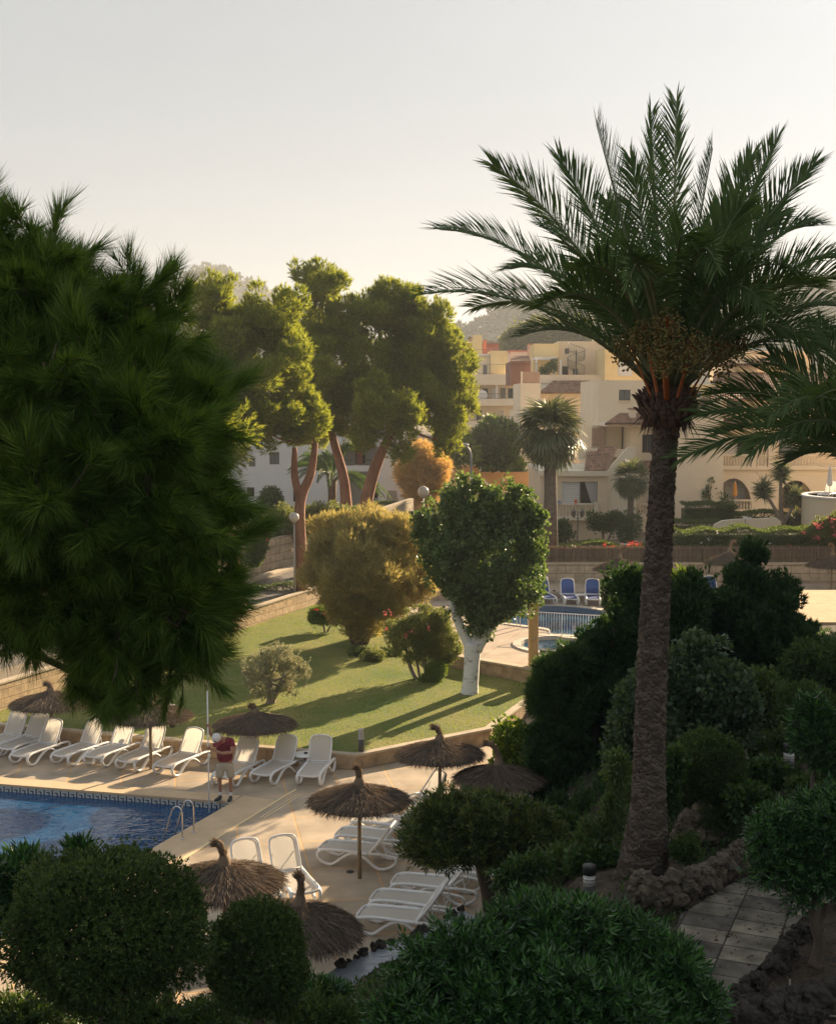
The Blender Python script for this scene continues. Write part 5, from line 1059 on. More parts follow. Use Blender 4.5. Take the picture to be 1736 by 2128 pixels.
leafy('shrub', 'bright ivy climbing on rocks right of the palm base', 'bush', 22.6, (1400,1700), [(1385,1660,24,40),(1400,1590,20,40),(1400,1770,20,18)], LM['ivy'], 130, .12, 24, .10, T_round, seed=76, jit=.5)
for i, (x, y, rx, ry, Y, lb) in enumerate([(1600,1610,70,32,24.5,'ivy mound left of the black garden light in the dark shrubs'),(1690,1640,60,28,23,'ivy mound at the right edge below the leafy shrub'),(1560,1660,50,26,22.5,'low ivy below the round topiary right of the palm'),(1330,1640,30,60,24.5,'shaggy climber hanging just left of the palm trunk'),
      (1240,1790,60,30,22,'low shrub between the black garden light and the palm base'),(1500,1700,55,30,23,'dark low shrub under the round topiary'),(1160,1720,60,40,27,'drooping shrub at the deck edge under the cypress'),(1640,1545,60,36,27,'dark bush behind the black garden light')]):
    leafy('shrub', lb, 'bush', Y, (x, y+ry), [(x-rx*.4, y, rx*.6, ry*.9), (x+rx*.4, y+4, rx*.6, ry*.85), (x, y-ry*.3, rx*.5, ry*.7)], LM['ivy' if i % 2 == 0 else 'hedge'], 150, .16, 20, .10, T_round if i % 2 == 0 else T_small, seed=200+i, jit=.5, sub=5)
# ground cover on the slope
r = np.random.default_rng(90); q = np.stack([r.uniform(-8, 14, 42000), r.uniform(13, 43, 42000)], 1); z = mound_z(q[:,0], q[:,1])
ok = (z > .5) & (z != 2.93) & (z != .80) & ~in_poly(q[:,0], q[:,1], [(p.x, p.y) for p in PATH]); ok &= (np.sin(q[:,0]*1.3+1)+np.sin(q[:,1]*1.1)+r.normal(size=len(q))*.5 > -.3) | (q[:,1] > 22); ok &= ~((q[:,0] > 4.2) & (q[:,1] < 21.5))
P = np.stack([q[:,0], q[:,1], z+.02+.10*r.random(len(q))], 1)[ok]; V, Fa = scatter(T_small, P, r.normal(size=P.shape)*.5+[0,0,1], .13+.07*r.random(len(P)), r)
tag(fastmesh('ground_cover', V, Fa, LM['ivy']), 'ivy and low plants covering the garden slope', 'ground cover', kind='stuff')
# dead leaves and litter on the soil
q = np.stack([r.uniform(-4, 9, 9000), r.uniform(12, 22, 9000)], 1); z = mound_z(q[:,0], q[:,1]); ok = (z > .9)
P = np.stack([q[:,0], q[:,1], np.where(z == 2.93, 3.005, z+.01)], 1)[ok & ((z != 2.93) | (r.random(len(q)) < .4))]; V, Fa = scatter(T_leaf, P, r.normal(size=P.shape)*[1,1,.15], .05+.03*r.random(len(P)), r)
tag(fastmesh('leaf_litter', V, Fa, leafmat('dead_leaves', [(.07,.045,.025),(.14,.09,.05),(.10,.05,.03)], .8, .1)), 'fallen dead leaves on path and soil', 'litter', kind='stuff')
# garden hose
mb = MB(); mb.tube(smooth_path([at(1640,2035,15.6), at(1645,2075,15.4), at(1680,2100,15.2), at(1736,2112,15.0), at(1800,2105,15)], 6), .013, 8); tag(mb.build('garden_hose', mat('hose', (.22,.20,.16), rough=.5)), 'thin pale garden hose lying on the soil at the bottom right', 'hose')
# ============================================================ PALMS
def frond_arrays(base, ctrl, tip, n, ll, wd, rng, r0=.035, start=.17, vee=.32, sag=.09, rollmax=50):
    """feather frond: returns leaflets (verts, faces) and the rachis points"""
    b, c, e = (np.array(tuple(x)) for x in (base, ctrl, tip)); t = np.linspace(start, .995, n)[:, None]
    P = (1-t)**2*b+2*t*(1-t)*c+t*t*e; T = 2*(1-t)*(c-b)+2*t*(e-c); T /= np.linalg.norm(T, axis=1, keepdims=True)
    pl = np.cross(c-b, e-c); 
    if np.linalg.norm(pl) < 1e-5: pl = np.cross(e-b, [0,.3,1.])
    pl /= np.linalg.norm(pl); U = np.cross(T, pl); U *= np.where(np.sum(U*((2*c-b-e)), axis=1, keepdims=True) < 0, -1, 1)
    S = np.cross(T, U); ro = rad(rng.uniform(15, rollmax))*rng.choice([-1,1]); S, U = S*math.cos(ro)+U*math.sin(ro), U*math.cos(ro)-S*math.sin(ro); tt = t[:, 0]; L = ll*np.minimum(1, .35+3.2*(tt-start))*np.clip((1.15-tt)*2.3, .5, 1)
    V = []; Fa = []; off = 0
    for s in (-1, 1):
        a = np.radians(50-30*tt**1.5+rng.normal(size=n)*5); d = T*np.cos(a)[:, None]+S*s*np.sin(a)[:, None]*math.cos(vee)+U*math.sin(vee)*(.6+.5*rng.random((n,1)))
        d /= np.linalg.norm(d, axis=1, keepdims=True); Ln = (L*(.85+.3*rng.random(n)))[:, None]; w_ = np.cross(d, U); w_ /= np.linalg.norm(w_, axis=1, keepdims=True)
        w_ = w_*wd*.5; mid = P+d*Ln*.45; end = P+d*Ln+np.array([0,0,-1])*Ln*sag
        fold = U*wd*.25
        V.append(np.stack([P-w_*.5, P+w_*.5, mid+w_+fold, mid-w_+fold, end], 1).reshape(-1, 3))
        i = np.arange(n)*5+off; Fa.append(np.concatenate([np.stack([i, i+1, i+2], 1), np.stack([i, i+2, i+3], 1), np.stack([i+3, i+2, i+4], 1)])); off += 5*n
    q = np.linspace(0, 1, 14)[:, None]; R = (1-q)**2*b+2*q*(1-q)*c+q*q*e
    return np.concatenate(V), np.concatenate(Fa), R
def make_fronds(t, specs, ll, wd, n, rng, r0=.035, name='fronds', rach=None, **k):
    """each frond is a part: leaflets with their rachis"""
    for i, (b, c, e) in enumerate(specs):
        V, Fa, R = frond_arrays(b, c, e, n, ll, wd, rng, **k); mb = MB(); m = len(R)
        mb.tube([Vector(x) for x in R], [(r0*(1-j/(m-1))**.8+.004, (r0*(1-j/(m-1))**.8+.004)*.7) for j in range(m)], 6)
        rv = np.concatenate(mb.V); rf = np.array([x for f in mb.F for x in ([(f[0],f[1],f[2]),(f[0],f[2],f[3])] if len(f) == 4 else [(f[0], f[j], f[j+1]) for j in range(1, len(f)-1)])])
        o = fastmesh('frond', np.concatenate([V, rv]), np.concatenate([Fa, rf+len(V)]), None, mats=[LM['palm'], M['rachis']], mi=np.concatenate([np.zeros(len(Fa)), np.ones(len(rf))])); under(o, t)
M['rachis'] = mat('frond_stalk', (.11,.13,.055), (.19,.20,.09), 4, .5)
def date_palm():
    r = np.random.default_rng(12); Y = 21; b0 = at(1330, 1838, Y); b0.z = mz(b0.x, b0.y)-.05
    t = plant('date_palm', 'tall date palm with a rough straight trunk and orange-stalked fruit clusters', 'palm tree', b0)
    top = at(1388, 838, Y); s = Y/F
    prof = [(1332,1850,66),(1334,1815,60),(1338,1770,52),(1343,1720,45),(1347,1640,40),(1350,1500,37),(1358,1300,35),(1366,1150,32),(1374,1020,29),(1380,930,28.5),(1383,885,30)]
    prof = [(a, b, c*(.84 if b < 1720 else .95)) for a, b, c in prof]
    P = smooth_path([at(a, b, Y) for a, b, c in prof], 10); Rs = np.interp(np.linspace(0, len(prof)-1, len(P)), range(len(prof)), [c*s for *_, c in prof])
    mb = MB(); mb.tube(P, list(Rs*.96), 28); V0 = np.concatenate(mb.V); F0 = np.array([x for f in mb.F if len(f) == 4 for x in ((f[0],f[1],f[2]),(f[0],f[2],f[3]))])
    # leaf scars winding up the trunk
    Lc = np.concatenate([[0], np.cumsum([(P[i+1]-P[i]).length for i in range(len(P)-1)])]); n = 2600; h = (np.arange(n)+.5)/n*Lc[-1]
    ph = np.arange(n)*2.39996; C3 = np.stack([np.interp(h, Lc, [p[i] for p in P]) for i in range(3)], 1); R_ = np.interp(h, Lc, Rs)
    N = np.stack([np.cos(ph), np.sin(ph), 0*ph], 1); X = np.stack([-np.sin(ph), np.cos(ph), 0*ph], 1); Z = np.array([0,0,1.])
    w_ = R_*.36*(.8+.4*r.random(n)); hh = .055+.03*r.random(n); V = []; k = 5; out = .016+.034*r.random(n)
    for j in range(k):
        u = (j/(k-1)-.5)*2; zz = -hh*(1-u*u)+.016*r.normal(size=n); lip = out*(1-.6*abs(u))
        a = C3+N*(R_*.97)[:, None]+X*(u*w_)[:, None]; a = C3+(a-C3)*(R_*.97/np.linalg.norm(a-C3, axis=1))[:, None]
        V += [a+Z*(zz+hh*.75)[:, None], a+N*lip[:, None]+Z*(zz+.012)[:, None], a+Z*(zz-.012)[:, None]]
    V = np.stack(V, 1); Fa = []
    for j in range(k-1):
        for q in range(2): a, b, c, d = 3*j+q, 3*j+q+1, 3*j+q+4, 3*j+q+3; Fa += [(a,b,c),(a,c,d)]
    Fa = np.array(Fa)[None]+(np.arange(n)*3*k)[:, None, None]
    bark = mat('palm_bark', (.025,.018,.014), (.09,.068,.052), 9, .95, 1, 30, stretch=(1,1,.6), dist=.02)
    scar = leafmat('palm_leaf_scars', [(.045,.033,.025),(.085,.065,.050),(.14,.11,.085)], .95, .0); Fs = Fa.reshape(-1,3)+len(V0)
    under(fastmesh('trunk', np.concatenate([V0, V.reshape(-1,3)]), np.concatenate([F0, Fs]), None, mats=[bark, scar], mi=np.concatenate([np.zeros(len(F0)), np.ones(len(Fs))])), t)
    # head of old leaf bases and hanging fibre
    hc = at(1385, 862, Y); n = 240; ph = r.random(n)*6.283; z = r.uniform(-.16,.36,n); rr_ = .24+.16*np.sin(np.clip((z+.16)/.5,0,1)*math.pi)
    Pp = np.stack([hc.x+rr_*np.cos(ph), hc.y+rr_*np.sin(ph), hc.z+z], 1); D = np.stack([np.cos(ph)*.45, np.sin(ph)*.45, .6+.6*(z > 0)], 1)+r.normal(size=(n,3))*.25
    bt = (np.array([(-.25,-.1,0),(.25,-.1,0),(.25,.1,0),(-.25,.1,0),(-.12,-.05,1),(.12,-.05,1),(.12,.05,.9),(-.12,.05,.9)]), np.array([(0,1,5),(0,5,4),(1,2,6),(1,6,5),(2,3,7),(2,7,6),(3,0,4),(3,4,7),(4,5,6),(4,6,7)]))
    V, Fa = scatter(bt, Pp, D, .16+.12*r.random(n), r, False); n = 500; ph = r.random(n)*6.283; Pp = np.stack([hc.x+.33*np.cos(ph), hc.y+.33*np.sin(ph), hc.z+r.uniform(-.1,.2,n)], 1)
    D = np.stack([np.cos(ph)*.35, np.sin(ph)*.35, -1+0*ph], 1)+r.normal(size=(n,3))*.25; V2, F2 = scatter((np.array([(-.05,0,0),(.05,0,0),(.03,0,1)]), np.array([(0,1,2)])), Pp, D, .18+.25*r.random(n)*(r.random(n) < .5), r)
    mb = MB(); mb.lathe([(.30,-.20),(.36,-.05),(.40,.12),(.34,.32),(.2,.5)], tuple(hc), 20); V3 = np.concatenate(mb.V); F3 = np.array([x for f in mb.F if len(f) == 4 for x in ((f[0],f[1],f[2]),(f[0],f[2],f[3]))])
    under(fastmesh('leaf_base_collar', np.concatenate([V, V2, V3]), np.concatenate([Fa, F2+len(V), F3+len(V)+len(V2)]), mat('palm_fibre', (.05,.028,.018), (.17,.10,.065), 9, .95, 1, 30)), t)
    # fronds: tips measured in the photo, then the rest of the crown
    b = at(1387, 835, Y); specs = []
    tips = [(880,612,-.8,.16),(915,478,.6,.17),(1025,345,0,.13),(985,640,1.5,.2),(1060,560,1.6,.22),(1238,236,.4,.05),(1262,420,1.6,.05),(1350,215,1.2,.03),(1405,188,-.2,.03),(1480,285,.8,.05),(1612,268,.3,.06),(1560,300,1.3,.07),(1690,345,.4,.12),(1692,470,0,.24),(1770,540,.5,.22),(1790,580,-.6,.22),(1800,655,.6,.22),(1775,720,-.9,.22),(1700,600,-1.8,.25),(1640,560,-1.6,.3),(1560,520,-1.9,.25),
            (1420,500,-2.3,.3),(1290,540,-2.1,.25),(1200,560,-1.9,.25),(1120,640,-1.8,.27),(1300,600,-2.5,.37),(1490,560,-2.5,.38),(1590,640,-2.2,.36),(1700,730,-1.6,.34),(1120,470,-1.2,.15),(1160,330,.5,.1),(1310,330,1.4,.05),(1520,420,1.8,.1),(1620,440,1.5,.15),(1080,700,.8,.22),(1540,430,-1.2,.15)]
    for x, y, dy, lift in tips:
        if y < 320: y += 24
        e = at(x, y, Y+dy*1.25); d = e-b; bb = b+Vector((d.x, d.y, 0)).normalized()*.16+Vector((0,0,.08+.2*max(0, d.normalized().z)))
        c = bb.lerp(e, .52)+Vector((0,0,lift*d.length*1.5)); specs.append((bb, c, e))
    make_fronds(t, specs, .86, .029, 96, r, .05)
    # fruit clusters
    M['fruit'] = leafmat('dates', [(.11,.12,.035),(.18,.16,.05),(.22,.15,.05),(.14,.14,.045)], .4, .05); st = mat('orange_stalk', (.34,.09,.02), (.48,.15,.04), 5, .5)
    ico = bmesh.new(); bmesh.ops.create_icosphere(ico, subdivisions=1, radius=1); iv = np.array([tuple(v.co) for v in ico.verts]); iff = np.array([[v.index for v in f.verts] for f in ico.faces]); ico.free()
    iv = iv*[.72,.72,1.05]
    for x, y, dy, rr in [(1300,725,-.5,34),(1335,700,-1.0,28),(1385,690,-1.25,36),(1375,745,-1.2,30),(1440,735,-1.25,38),(1492,745,-.9,38),(1525,715,-.5,28),(1400,730,.7,40),(1470,700,.5,34)]:
        c = at(x, y, Y+dy); R_ = rr*s; n = 330; d = r.normal(size=(n,3)); d /= np.linalg.norm(d, axis=1, keepdims=True); Pp = np.array(tuple(c))+d*R_*(r.random((n,1))**.4)*np.array([1,1,1.35])
        V, Fa = scatter((iv, iff), Pp, r.normal(size=(n,3)), .020+.008*r.random(n), r); o = under(fastmesh('fruit_cluster', V, Fa, M['fruit'], smooth=True), t); o['kind'] = 'stuff'
        a = b+Vector((c.x-b.x, c.y-b.y, 0))*.35; mb = MB(); mid = a.lerp(c, .6)+Vector((0,0,.12)); mb.tube(smooth_path([a, mid, c+Vector((0,0,R_*.9))], 5), (.030,.012), 6)
        for k in range(14): q = Vector(Pp[k*15]); mb.tube([c+Vector((0,0,R_*.8)), q], .004, 3, cap=False)
        k = mb.build('stalk', st); k.parent = o
date_palm()
def palm2():
    r = np.random.default_rng(13); Y = 19; base = at(1905, 1040, Y); bz = Vector((base.x+.3, base.y, mz(base.x, base.y)))
    t = plant('date_palm', 'second date palm outside the right edge, its blue-green fronds reaching into view', 'palm tree', bz); s = Y/F
    mb = MB(); mb.tube(smooth_path([bz-Vector((0,0,.2)), Vector((base.x+.1, base.y, 5)), base+Vector((0,0,.2))], 6), [.36]*3+[.26]*9+[.3], 16); under(mb.build('trunk', mat('palm_bark_two', (.055,.038,.028), (.17,.13,.10), 9, .95, 1, 20, dist=.04)), t)
    specs = []
    for x, y, dy, lift in [(1418,950,-.4,.24),(1455,860,.5,.22),(1480,820,-.8,.2),(1560,760,.3,.12),(1600,740,1,.1),(1500,900,1.4,.22),(1650,700,-.4,.08),(1700,680,.8,.05),(1600,860,-1.8,.28),(1560,940,-1.6,.3),(1690,830,-2.2,.25),(1640,960,1.0,.3),(1760,640,0,.04),(1900,560,0,.02),(2100,600,.3,.08),(2250,760,0,.15),(2330,900,0,.22),(2050,700,1.5,.1),(2150,980,-1.6,.28),(1850,720,-1.8,.12),(1800,760,1.8,.1)]:
        e = at(x, y, Y+dy*1.2); d = e-base; bb = base+Vector((d.x, d.y, 0)).normalized()*.15; c = bb.lerp(e, .5)+Vector((0,0,lift*d.length*1.4)); specs.append((bb, c, e))
    make_fronds(t, specs, .80, .030, 92, r, .045)
palm2()
def feather_palm(label, Y, base, top, spread, n, seed, ll=.55):
    r = np.random.default_rng(seed); b = at(*base, Y); c = at(*top, Y); t = plant('date_palm', label, 'palm tree', b)
    mb = MB(); mb.tube([b, b.lerp(c, .5), c+Vector((0,0,.1))], [.30,.26,.30], 12); under(mb.build('trunk', mat('palm_bark_far', (.10,.06,.035), (.20,.13,.08), 5, .95, 1, 9)), t); specs = []
    for k in range(n):
        a = k*2.4+r.normal()*.2; el = rad(12+68*((k*.618) % 1)); d = Vector((math.cos(a)*math.cos(el), math.sin(a)*math.cos(el), math.sin(el))); L = spread*(.85+.25*r.random())
        q = c+d*L*.55; e = c+d*L*.95+Vector((math.cos(a), math.sin(a), 0))*L*.12*math.sin(el)-Vector((0,0,L*(.28+.22*math.cos(el)))); specs.append((c, q+Vector((0,0,L*.1)), e))
    make_fronds(t, specs, ll, .05, 46, r, .03); return t
feather_palm('bushy date palm between the pine trunks in front of the white building', 80, (690,1058), (690,1000), 3.6, 46, 14, .5)
# fan palms
def fan_t(k=22, droop=.25, span=200):
    V = []; Fa = []
    for i in range(k):
        a = rad(-span/2+span*i/(k-1)); d = np.array([math.sin(a), 0, math.cos(a)]); w_ = np.array([d[2], 0, -d[0]])*.05; L = 1-.15*abs(math.sin(a)); y = -.05*(i % 2)
        V += [(0,0,0), tuple(d*L*.55+w_+[0,y,0]), tuple(d*L*.55-w_+[0,y,0]), tuple(d*L+np.array([0,-droop*(.7+.6*((i*7) % 5)/5),-.10]))]; j = 4*i; Fa += [(j,j+2,j+1),(j+1,j+2,j+3)]
    return np.array(V, float), np.array(Fa)
def fan_palm(label, Y, base, top, rt, R_, n, nh, seed, trunk_r=(.32,.26), tm=None, hang=True):
    r = np.random.default_rng(seed); b = at(*base, Y); c = at(*top, Y); t = plant('fan_palm', label, 'palm tree', b); T = tm or fan_t()
    mb = MB(); mb.tube([b-Vector((0,0,.2)), b.lerp(c,.5), c], [trunk_r[0], trunk_r[1], trunk_r[1]], 12); under(mb.build('trunk', mat('fan_palm_bark', (.11,.085,.07), (.20,.16,.13), 4, .95, .8, 12, stretch=(1,1,3))), t)
    V = []; Fa = []; off = 0; mb = MB()
    for k in range(n+nh):
        a = k*2.39996; el = rad(84-150*(k/(n+nh))**.9); pet = R_*(.52-.22*(k/(n+nh))**2)*(.8+.35*r.random()); d = np.array([math.cos(a)*math.cos(el), math.sin(a)*math.cos(el), math.sin(el)])
        q = np.array(tuple(c))+d*pet; g = d+np.array([0,0,-.45*math.cos(el)]); side = np.array([-math.sin(a), math.cos(a), 0]); g /= np.linalg.norm(g); u = np.cross(side, g)
        if u[2] < 0: u = -u; side = -side
        Rm = np.stack([side, -u*-1, g], 1); tv, tf = T; sc = R_*.74*(.85+.3*r.random()); V.append((tv*[1,1,1]*sc) @ np.stack([side, u, g], 0)+q); Fa.append(tf+off); off += len(tv)
        mb.tube([c, Vector(q)], [.03,.015], 4)
    o = under(fastmesh('crown', np.concatenate(V), np.concatenate(Fa), LM['fan']), t); under(mb.build('leaf_stalks', M['rachis']), t); return t
fan_palm('large fan palm with shaggy round crown in front of the villas', 66, (1143,1140), (1143,905), 0, 2.0, 34, 18, 15, (.40,.33), fan_t(24,.28))
fan_palm('small fan palm against the villa wall, left of the tall palm trunk', 76, (1308,1120), (1310,1000), 0, 1.35, 28, 16, 16, (.22,.18), fan_t(18,.2,180))
def yucca(label, Y, heads, base, seed):
    r = np.random.default_rng(seed); b = at(*base, Y); t = plant('yucca', label, 'yucca', b); mb = MB(); V = []; Fa = []; off = 0
    for x, y, R_ in heads:
        c = at(x, y, Y); mb.tube(smooth_path([b, b.lerp(c,.5)+Vector((r.normal()*.1,0,0)), c], 4), [.13]*4+[.10]*5, 8); n = 320; d = r.normal(size=(n,3))+[0,0,.35]; P = np.tile(np.array(tuple(c)), (n,1))+r.normal(size=(n,3))*[.03,.03,.18]
        v, f = scatter((np.array([(-.06,0,0),(.06,0,0),(0,.02,1)]), np.array([(0,1,2)])), P, d, R_*(.75+.35*r.random(n)), r); V.append(v); Fa.append(f+off); off += len(v)
    under(mb.build('trunk', BARK['grey']), t); under(fastmesh('crown', np.concatenate(V), np.concatenate(Fa), LM['fan']), t)
yucca('tall multi-headed yucca with spiky crowns beside the villa arches', 76, [(1585,1020,.85),(1622,985,.85),(1650,1035,.8)], (1625,1095), 17)
yucca('low spiky yucca clump in front of the curved white terrace wall', 76, [(1655,1080,.7),(1640,1090,.6)], (1650,1100), 18)
# ============================================================ BUILDINGS AND THE VILLAGE
rf_, rt_, rp_ = nmat('roof_tiles')
_g = rt_.nodes.new('ShaderNodeTexCoord'); _n = rt_.nodes.new('ShaderNodeTexNoise'); _n.inputs['Scale'].default_value = 2.5; _n.inputs['Detail'].default_value = 8
_r = rt_.nodes.new('ShaderNodeValToRGB'); _r.color_ramp.elements[0].color = (.17,.10,.065,1); _r.color_ramp.elements[1].color = (.40,.23,.15,1); _r.color_ramp.elements[0].position = .35; _r.color_ramp.elements[1].position = .65
rt_.links.new(_g.outputs['Object'], _n.inputs['Vector']); rt_.links.new(_n.outputs['Fac'], _r.inputs[0]); rt_.links.new(_r.outputs[0], rp_.inputs['Base Color']); rp_.inputs['Roughness'].default_value = .9
M['roof'] = rf_
M['shutter'] = mat('white_shutter', (.70,.70,.68), rough=.6); M['dark'] = mat('dark_room_paint', (.02,.018,.016), rough=.9); M['brown'] = mat('brown_frame', (.05,.035,.03), rough=.5)
M['curtain'] = mat('grey_curtain', (.45,.44,.44), rough=.9); M['reed'] = leafmat('reeds', [(.14,.10,.065),(.22,.16,.11),(.30,.23,.16)], .9, .1, (1.2,1.1,.9)); M['iron'] = mat('iron_railing', (.10,.09,.085), rough=.5)
M['window'] = mat('window_glass', (.12,.13,.13), rough=.08, spec=.8); M['pinkreed'] = mat('reed_screen', (.40,.25,.17), (.50,.33,.24), 3, .9, .6, 12, stretch=(8,1,1))
class Bld:
    def __init__(s, name, label, Y, base, cat='building', group=None):
        p = at(base[0], base[1], Y); s.Y = Y; s.t = thing(name, label, cat, p, group=group); s.o = p
    def q(s, px, py, dy=0): return at(px, py, s.Y)+Vector((0, dy, 0))-s.o
    def box(s, mb, x0, x1, y0, y1, dy=0, dep=1.):
        a = s.q(x0, y1, dy); b = s.q(x1, y0, dy+dep); mb.box(tuple(a), tuple(b))
    def block(s, x0, x1, y0, y1, m, dy=0, dep=8., name='wall', bevel=0):
        mb = MB(); s.box(mb, x0, x1, y0, y1, dy, dep); return mb.build(name, m, s.t, bevel=bevel)
    def facade(s, x0, x1, y0, y1, m, holes=(), dy=0, dep=8., th=.32, name='wall'):
        """front wall with real openings and the house body behind it"""
        A = s.q(x0, y1, dy); Bq = s.q(x1, y0, dy); H = []
        for h in holes: a = s.q(h[0], h[3], dy); b = s.q(h[1], h[2], dy); H.append((a.x, b.x, a.z, b.z))
        xs = sorted({A.x, Bq.x, *[v for h in H for v in h[:2]]}); zs = sorted({A.z, Bq.z, *[v for h in H for v in h[2:]]}); mb = MB()
        for i in range(len(xs)-1):
            for j in range(len(zs)-1):
                cx, cz = (xs[i]+xs[i+1])/2, (zs[j]+zs[j+1])/2
                if any(h[0] < cx < h[1] and h[2] < cz < h[3] for h in H): continue
                mb.box((xs[i], A.y, zs[j]), (xs[i+1], A.y+th, zs[j+1]))
        mb.box((A.x+.004, A.y+th+.004, A.z), (Bq.x-.004, A.y+dep, Bq.z-.004)); return mb.build(name, m, s.t)
    def window(s, x0, x1, y0, y1, dy=0, kind='glass', fr='brown', split=2, depth=.16):
        a = s.q(x0, y1, dy+depth); b = s.q(x1, y0, dy+depth); f = .05; mb = MB()
        for (p, q) in (((a.x,a.z),(b.x,a.z+f)),((a.x,b.z-f),(b.x,b.z)),((a.x,a.z+f),(a.x+f,b.z-f)),((b.x-f,a.z+f),(b.x,b.z-f))): mb.box((p[0], a.y, p[1]), (q[0], a.y+.06, q[1]))
        for k in range(1, split): x = a.x+(b.x-a.x)*k/split; mb.box((x-.025, a.y+.002, a.z+f), (x+.025, a.y+.058, b.z-f))
        o = mb.build('window', M[fr], s.t); mb = MB(); m = M['window']
        if kind == 'shutter':
            n = max(6, int((b.z-a.z)/.11)); m = M['shutter']
            for k in range(n): z = a.z+(b.z-a.z)*k/n; mb.add([(a.x,a.y+.07,z),(b.x,a.y+.07,z),(b.x,a.y+.04,z+(b.z-a.z)/n*.8),(a.x,a.y+.04,z+(b.z-a.z)/n*.8),(b.x,a.y+.07,z+(b.z-a.z)/n),(a.x,a.y+.07,z+(b.z-a.z)/n)], [(0,1,2,3),(3,2,4,5)])
            mb.build('shutter', m, o)
        elif kind == 'dark': mb.box((a.x+f, a.y+.03, a.z+f), (b.x-f, a.y+.04, b.z-f)); mb.build('pane', M['dark'], o)  # near-black sheet paints in the shade of the unlit room
        else: mb.box((a.x+f, a.y+.03, a.z+f), (b.x-f, a.y+.04, b.z-f)); mb.build('pane', m, o)
        return o
    def roof(s, c4, nt, rows=8, name='roof', amp=.06):
        """c4: eave-left, eave-right, top-right, top-left as (px, py, dy)"""
        P = [s.q(*c) for c in c4]; U = nt*6; V = []; nv = rows*2
        nn = (P[1]-P[0]).cross(P[3]-P[0]).normalized()
        if nn.z < 0: nn = -nn
        for j in range(nv+1):
            v = (j//2+(j % 2)*.98)/rows if j < nv else 1.
            for i in range(U+1):
                u = i/U; p = P[0].lerp(P[1], u).lerp(P[3].lerp(P[2], u), min(v, 1)); V.append(p+nn*(amp*abs(math.sin(math.pi*u*nt))+(.03 if j % 2 == 0 else 0)))
        mb = MB(); mb.add(V, [(j*(U+1)+i, j*(U+1)+i+1, (j+1)*(U+1)+i+1, (j+1)*(U+1)+i) for j in range(nv) for i in range(U)])
        mb.add([P[0]-nn*.1, P[1]-nn*.1, P[2]-nn*.1, P[3]-nn*.1, P[0]-nn*.002, P[1]-nn*.002, P[2]-nn*.002, P[3]-nn*.002], [(0,1,2,3),(0,1,5,4),(1,2,6,5),(2,3,7,6),(3,0,4,7)]); return mb.build(name, M['roof'], s.t)
    def poly(s, pts, dy, dep, m, name='wall'):
        """wall outline in the facade plane, with thickness"""
        P = [s.q(a, b, dy) for a, b in pts]; n = len(P); mb = MB(); mb.add([*P, *[p+Vector((0,dep,0)) for p in P]], [tuple(range(n)), tuple(range(2*n-1, n-1, -1))]+[(i, n+i, n+(i+1)%n, (i+1)%n) for i in range(n)]); return mb.build(name, m, s.t)
    def balustrade(s, x0, x1, y0, y1, dy=-.1, m='plaster2'):
        a = s.q(x0, y1, dy); b = s.q(x1, y0, dy); mb = MB(); mb.box((a.x, a.y-.10, b.z-.10), (b.x, a.y+.12, b.z)); mb.box((a.x, a.y-.08, a.z), (b.x, a.y+.10, a.z+.10)); o = mb.build('balustrade', M[m], s.t)
        n = max(2, int((b.x-a.x)/.19)); h = b.z-a.z-.2; mb = MB(); mb.lathe([(.045,0),(.045,.06*h),(.03,.10*h),(.062,.32*h),(.05,.5*h),(.026,.75*h),(.045,.9*h),(.045,h)], k=8); first = mb.build('baluster', M[m], o)
        for k in range(n):
            c = first if k == 0 else first.copy()
            if k: C.objects.link(c); c.parent = o
            c.location = (a.x+(b.x-a.x)*(k+.5)/n, a.y+.01, a.z+.1)
    def bars(s, x0, x1, y0, y1, dy=-.05, m='iron', step=.14, name='railing'):
        a = s.q(x0, y1, dy); b = s.q(x1, y0, dy); mb = MB(); n = int((b.x-a.x)/step)
        for z in (a.z+.08, b.z): mb.box((a.x, a.y-.02, z-.02), (b.x, a.y+.02, z+.02))
        for k in range(n+1): x = a.x+(b.x-a.x)*k/max(n,1); mb.box((x-.012, a.y-.012, a.z), (x+.012, a.y+.012, b.z-.02))
        return mb.build(name, M[m], s.t)
    def chimney(s, x0, x1, y0, y1, m, dy=0):
        o = s.block(x0, x1, y0+3, y1, m, dy, .8, 'chimney'); mb = MB(); s.box(mb, x0-1.5, x1+1.5, y0, y0+3, dy-.08, .96); mb.build('chimney_cap', M['roof'], o)
# --- villa behind the fan palm
b = Bld('villa', 'cream villa with white roller shutter, grey curtain and small balustraded balcony', 80, (1150,1128))
b.facade(1122,1262,988,1130, M['plaster'], [(1166,1241,1001,1048)], 0, 9)
b.block(1120,1264,978,989, M['plaster2'], -.25, 9.3, 'cornice'); b.window(1166,1204,1001,1048,0,'shutter','shutter',1); b.window(1206,1241,1001,1048,0,'dark','brown',1)
mb = MB(); P = []; 
for j in range(13):
    u = j/12
    for k, (ya, yb) in enumerate(((1002,0),(1046,1))):
        x = (1214+u*26) if k == 0 else (1228+u*12); p = b.q(x, ya, .12+.03*math.sin(j*2.4)); P.append(p)
mb.add(P, [(2*j, 2*j+1, 2*j+3, 2*j+2) for j in range(12)]); mb.build('curtain', M['curtain'], b.t)
b.block(1148,1246,1074,1080, M['plaster2'], -.5, .5, 'balcony_slab'); b.balustrade(1150,1231,1045,1075,-.4); b.block(1231,1240,1043,1076, M['plaster2'], -.5, .22, 'pillar')
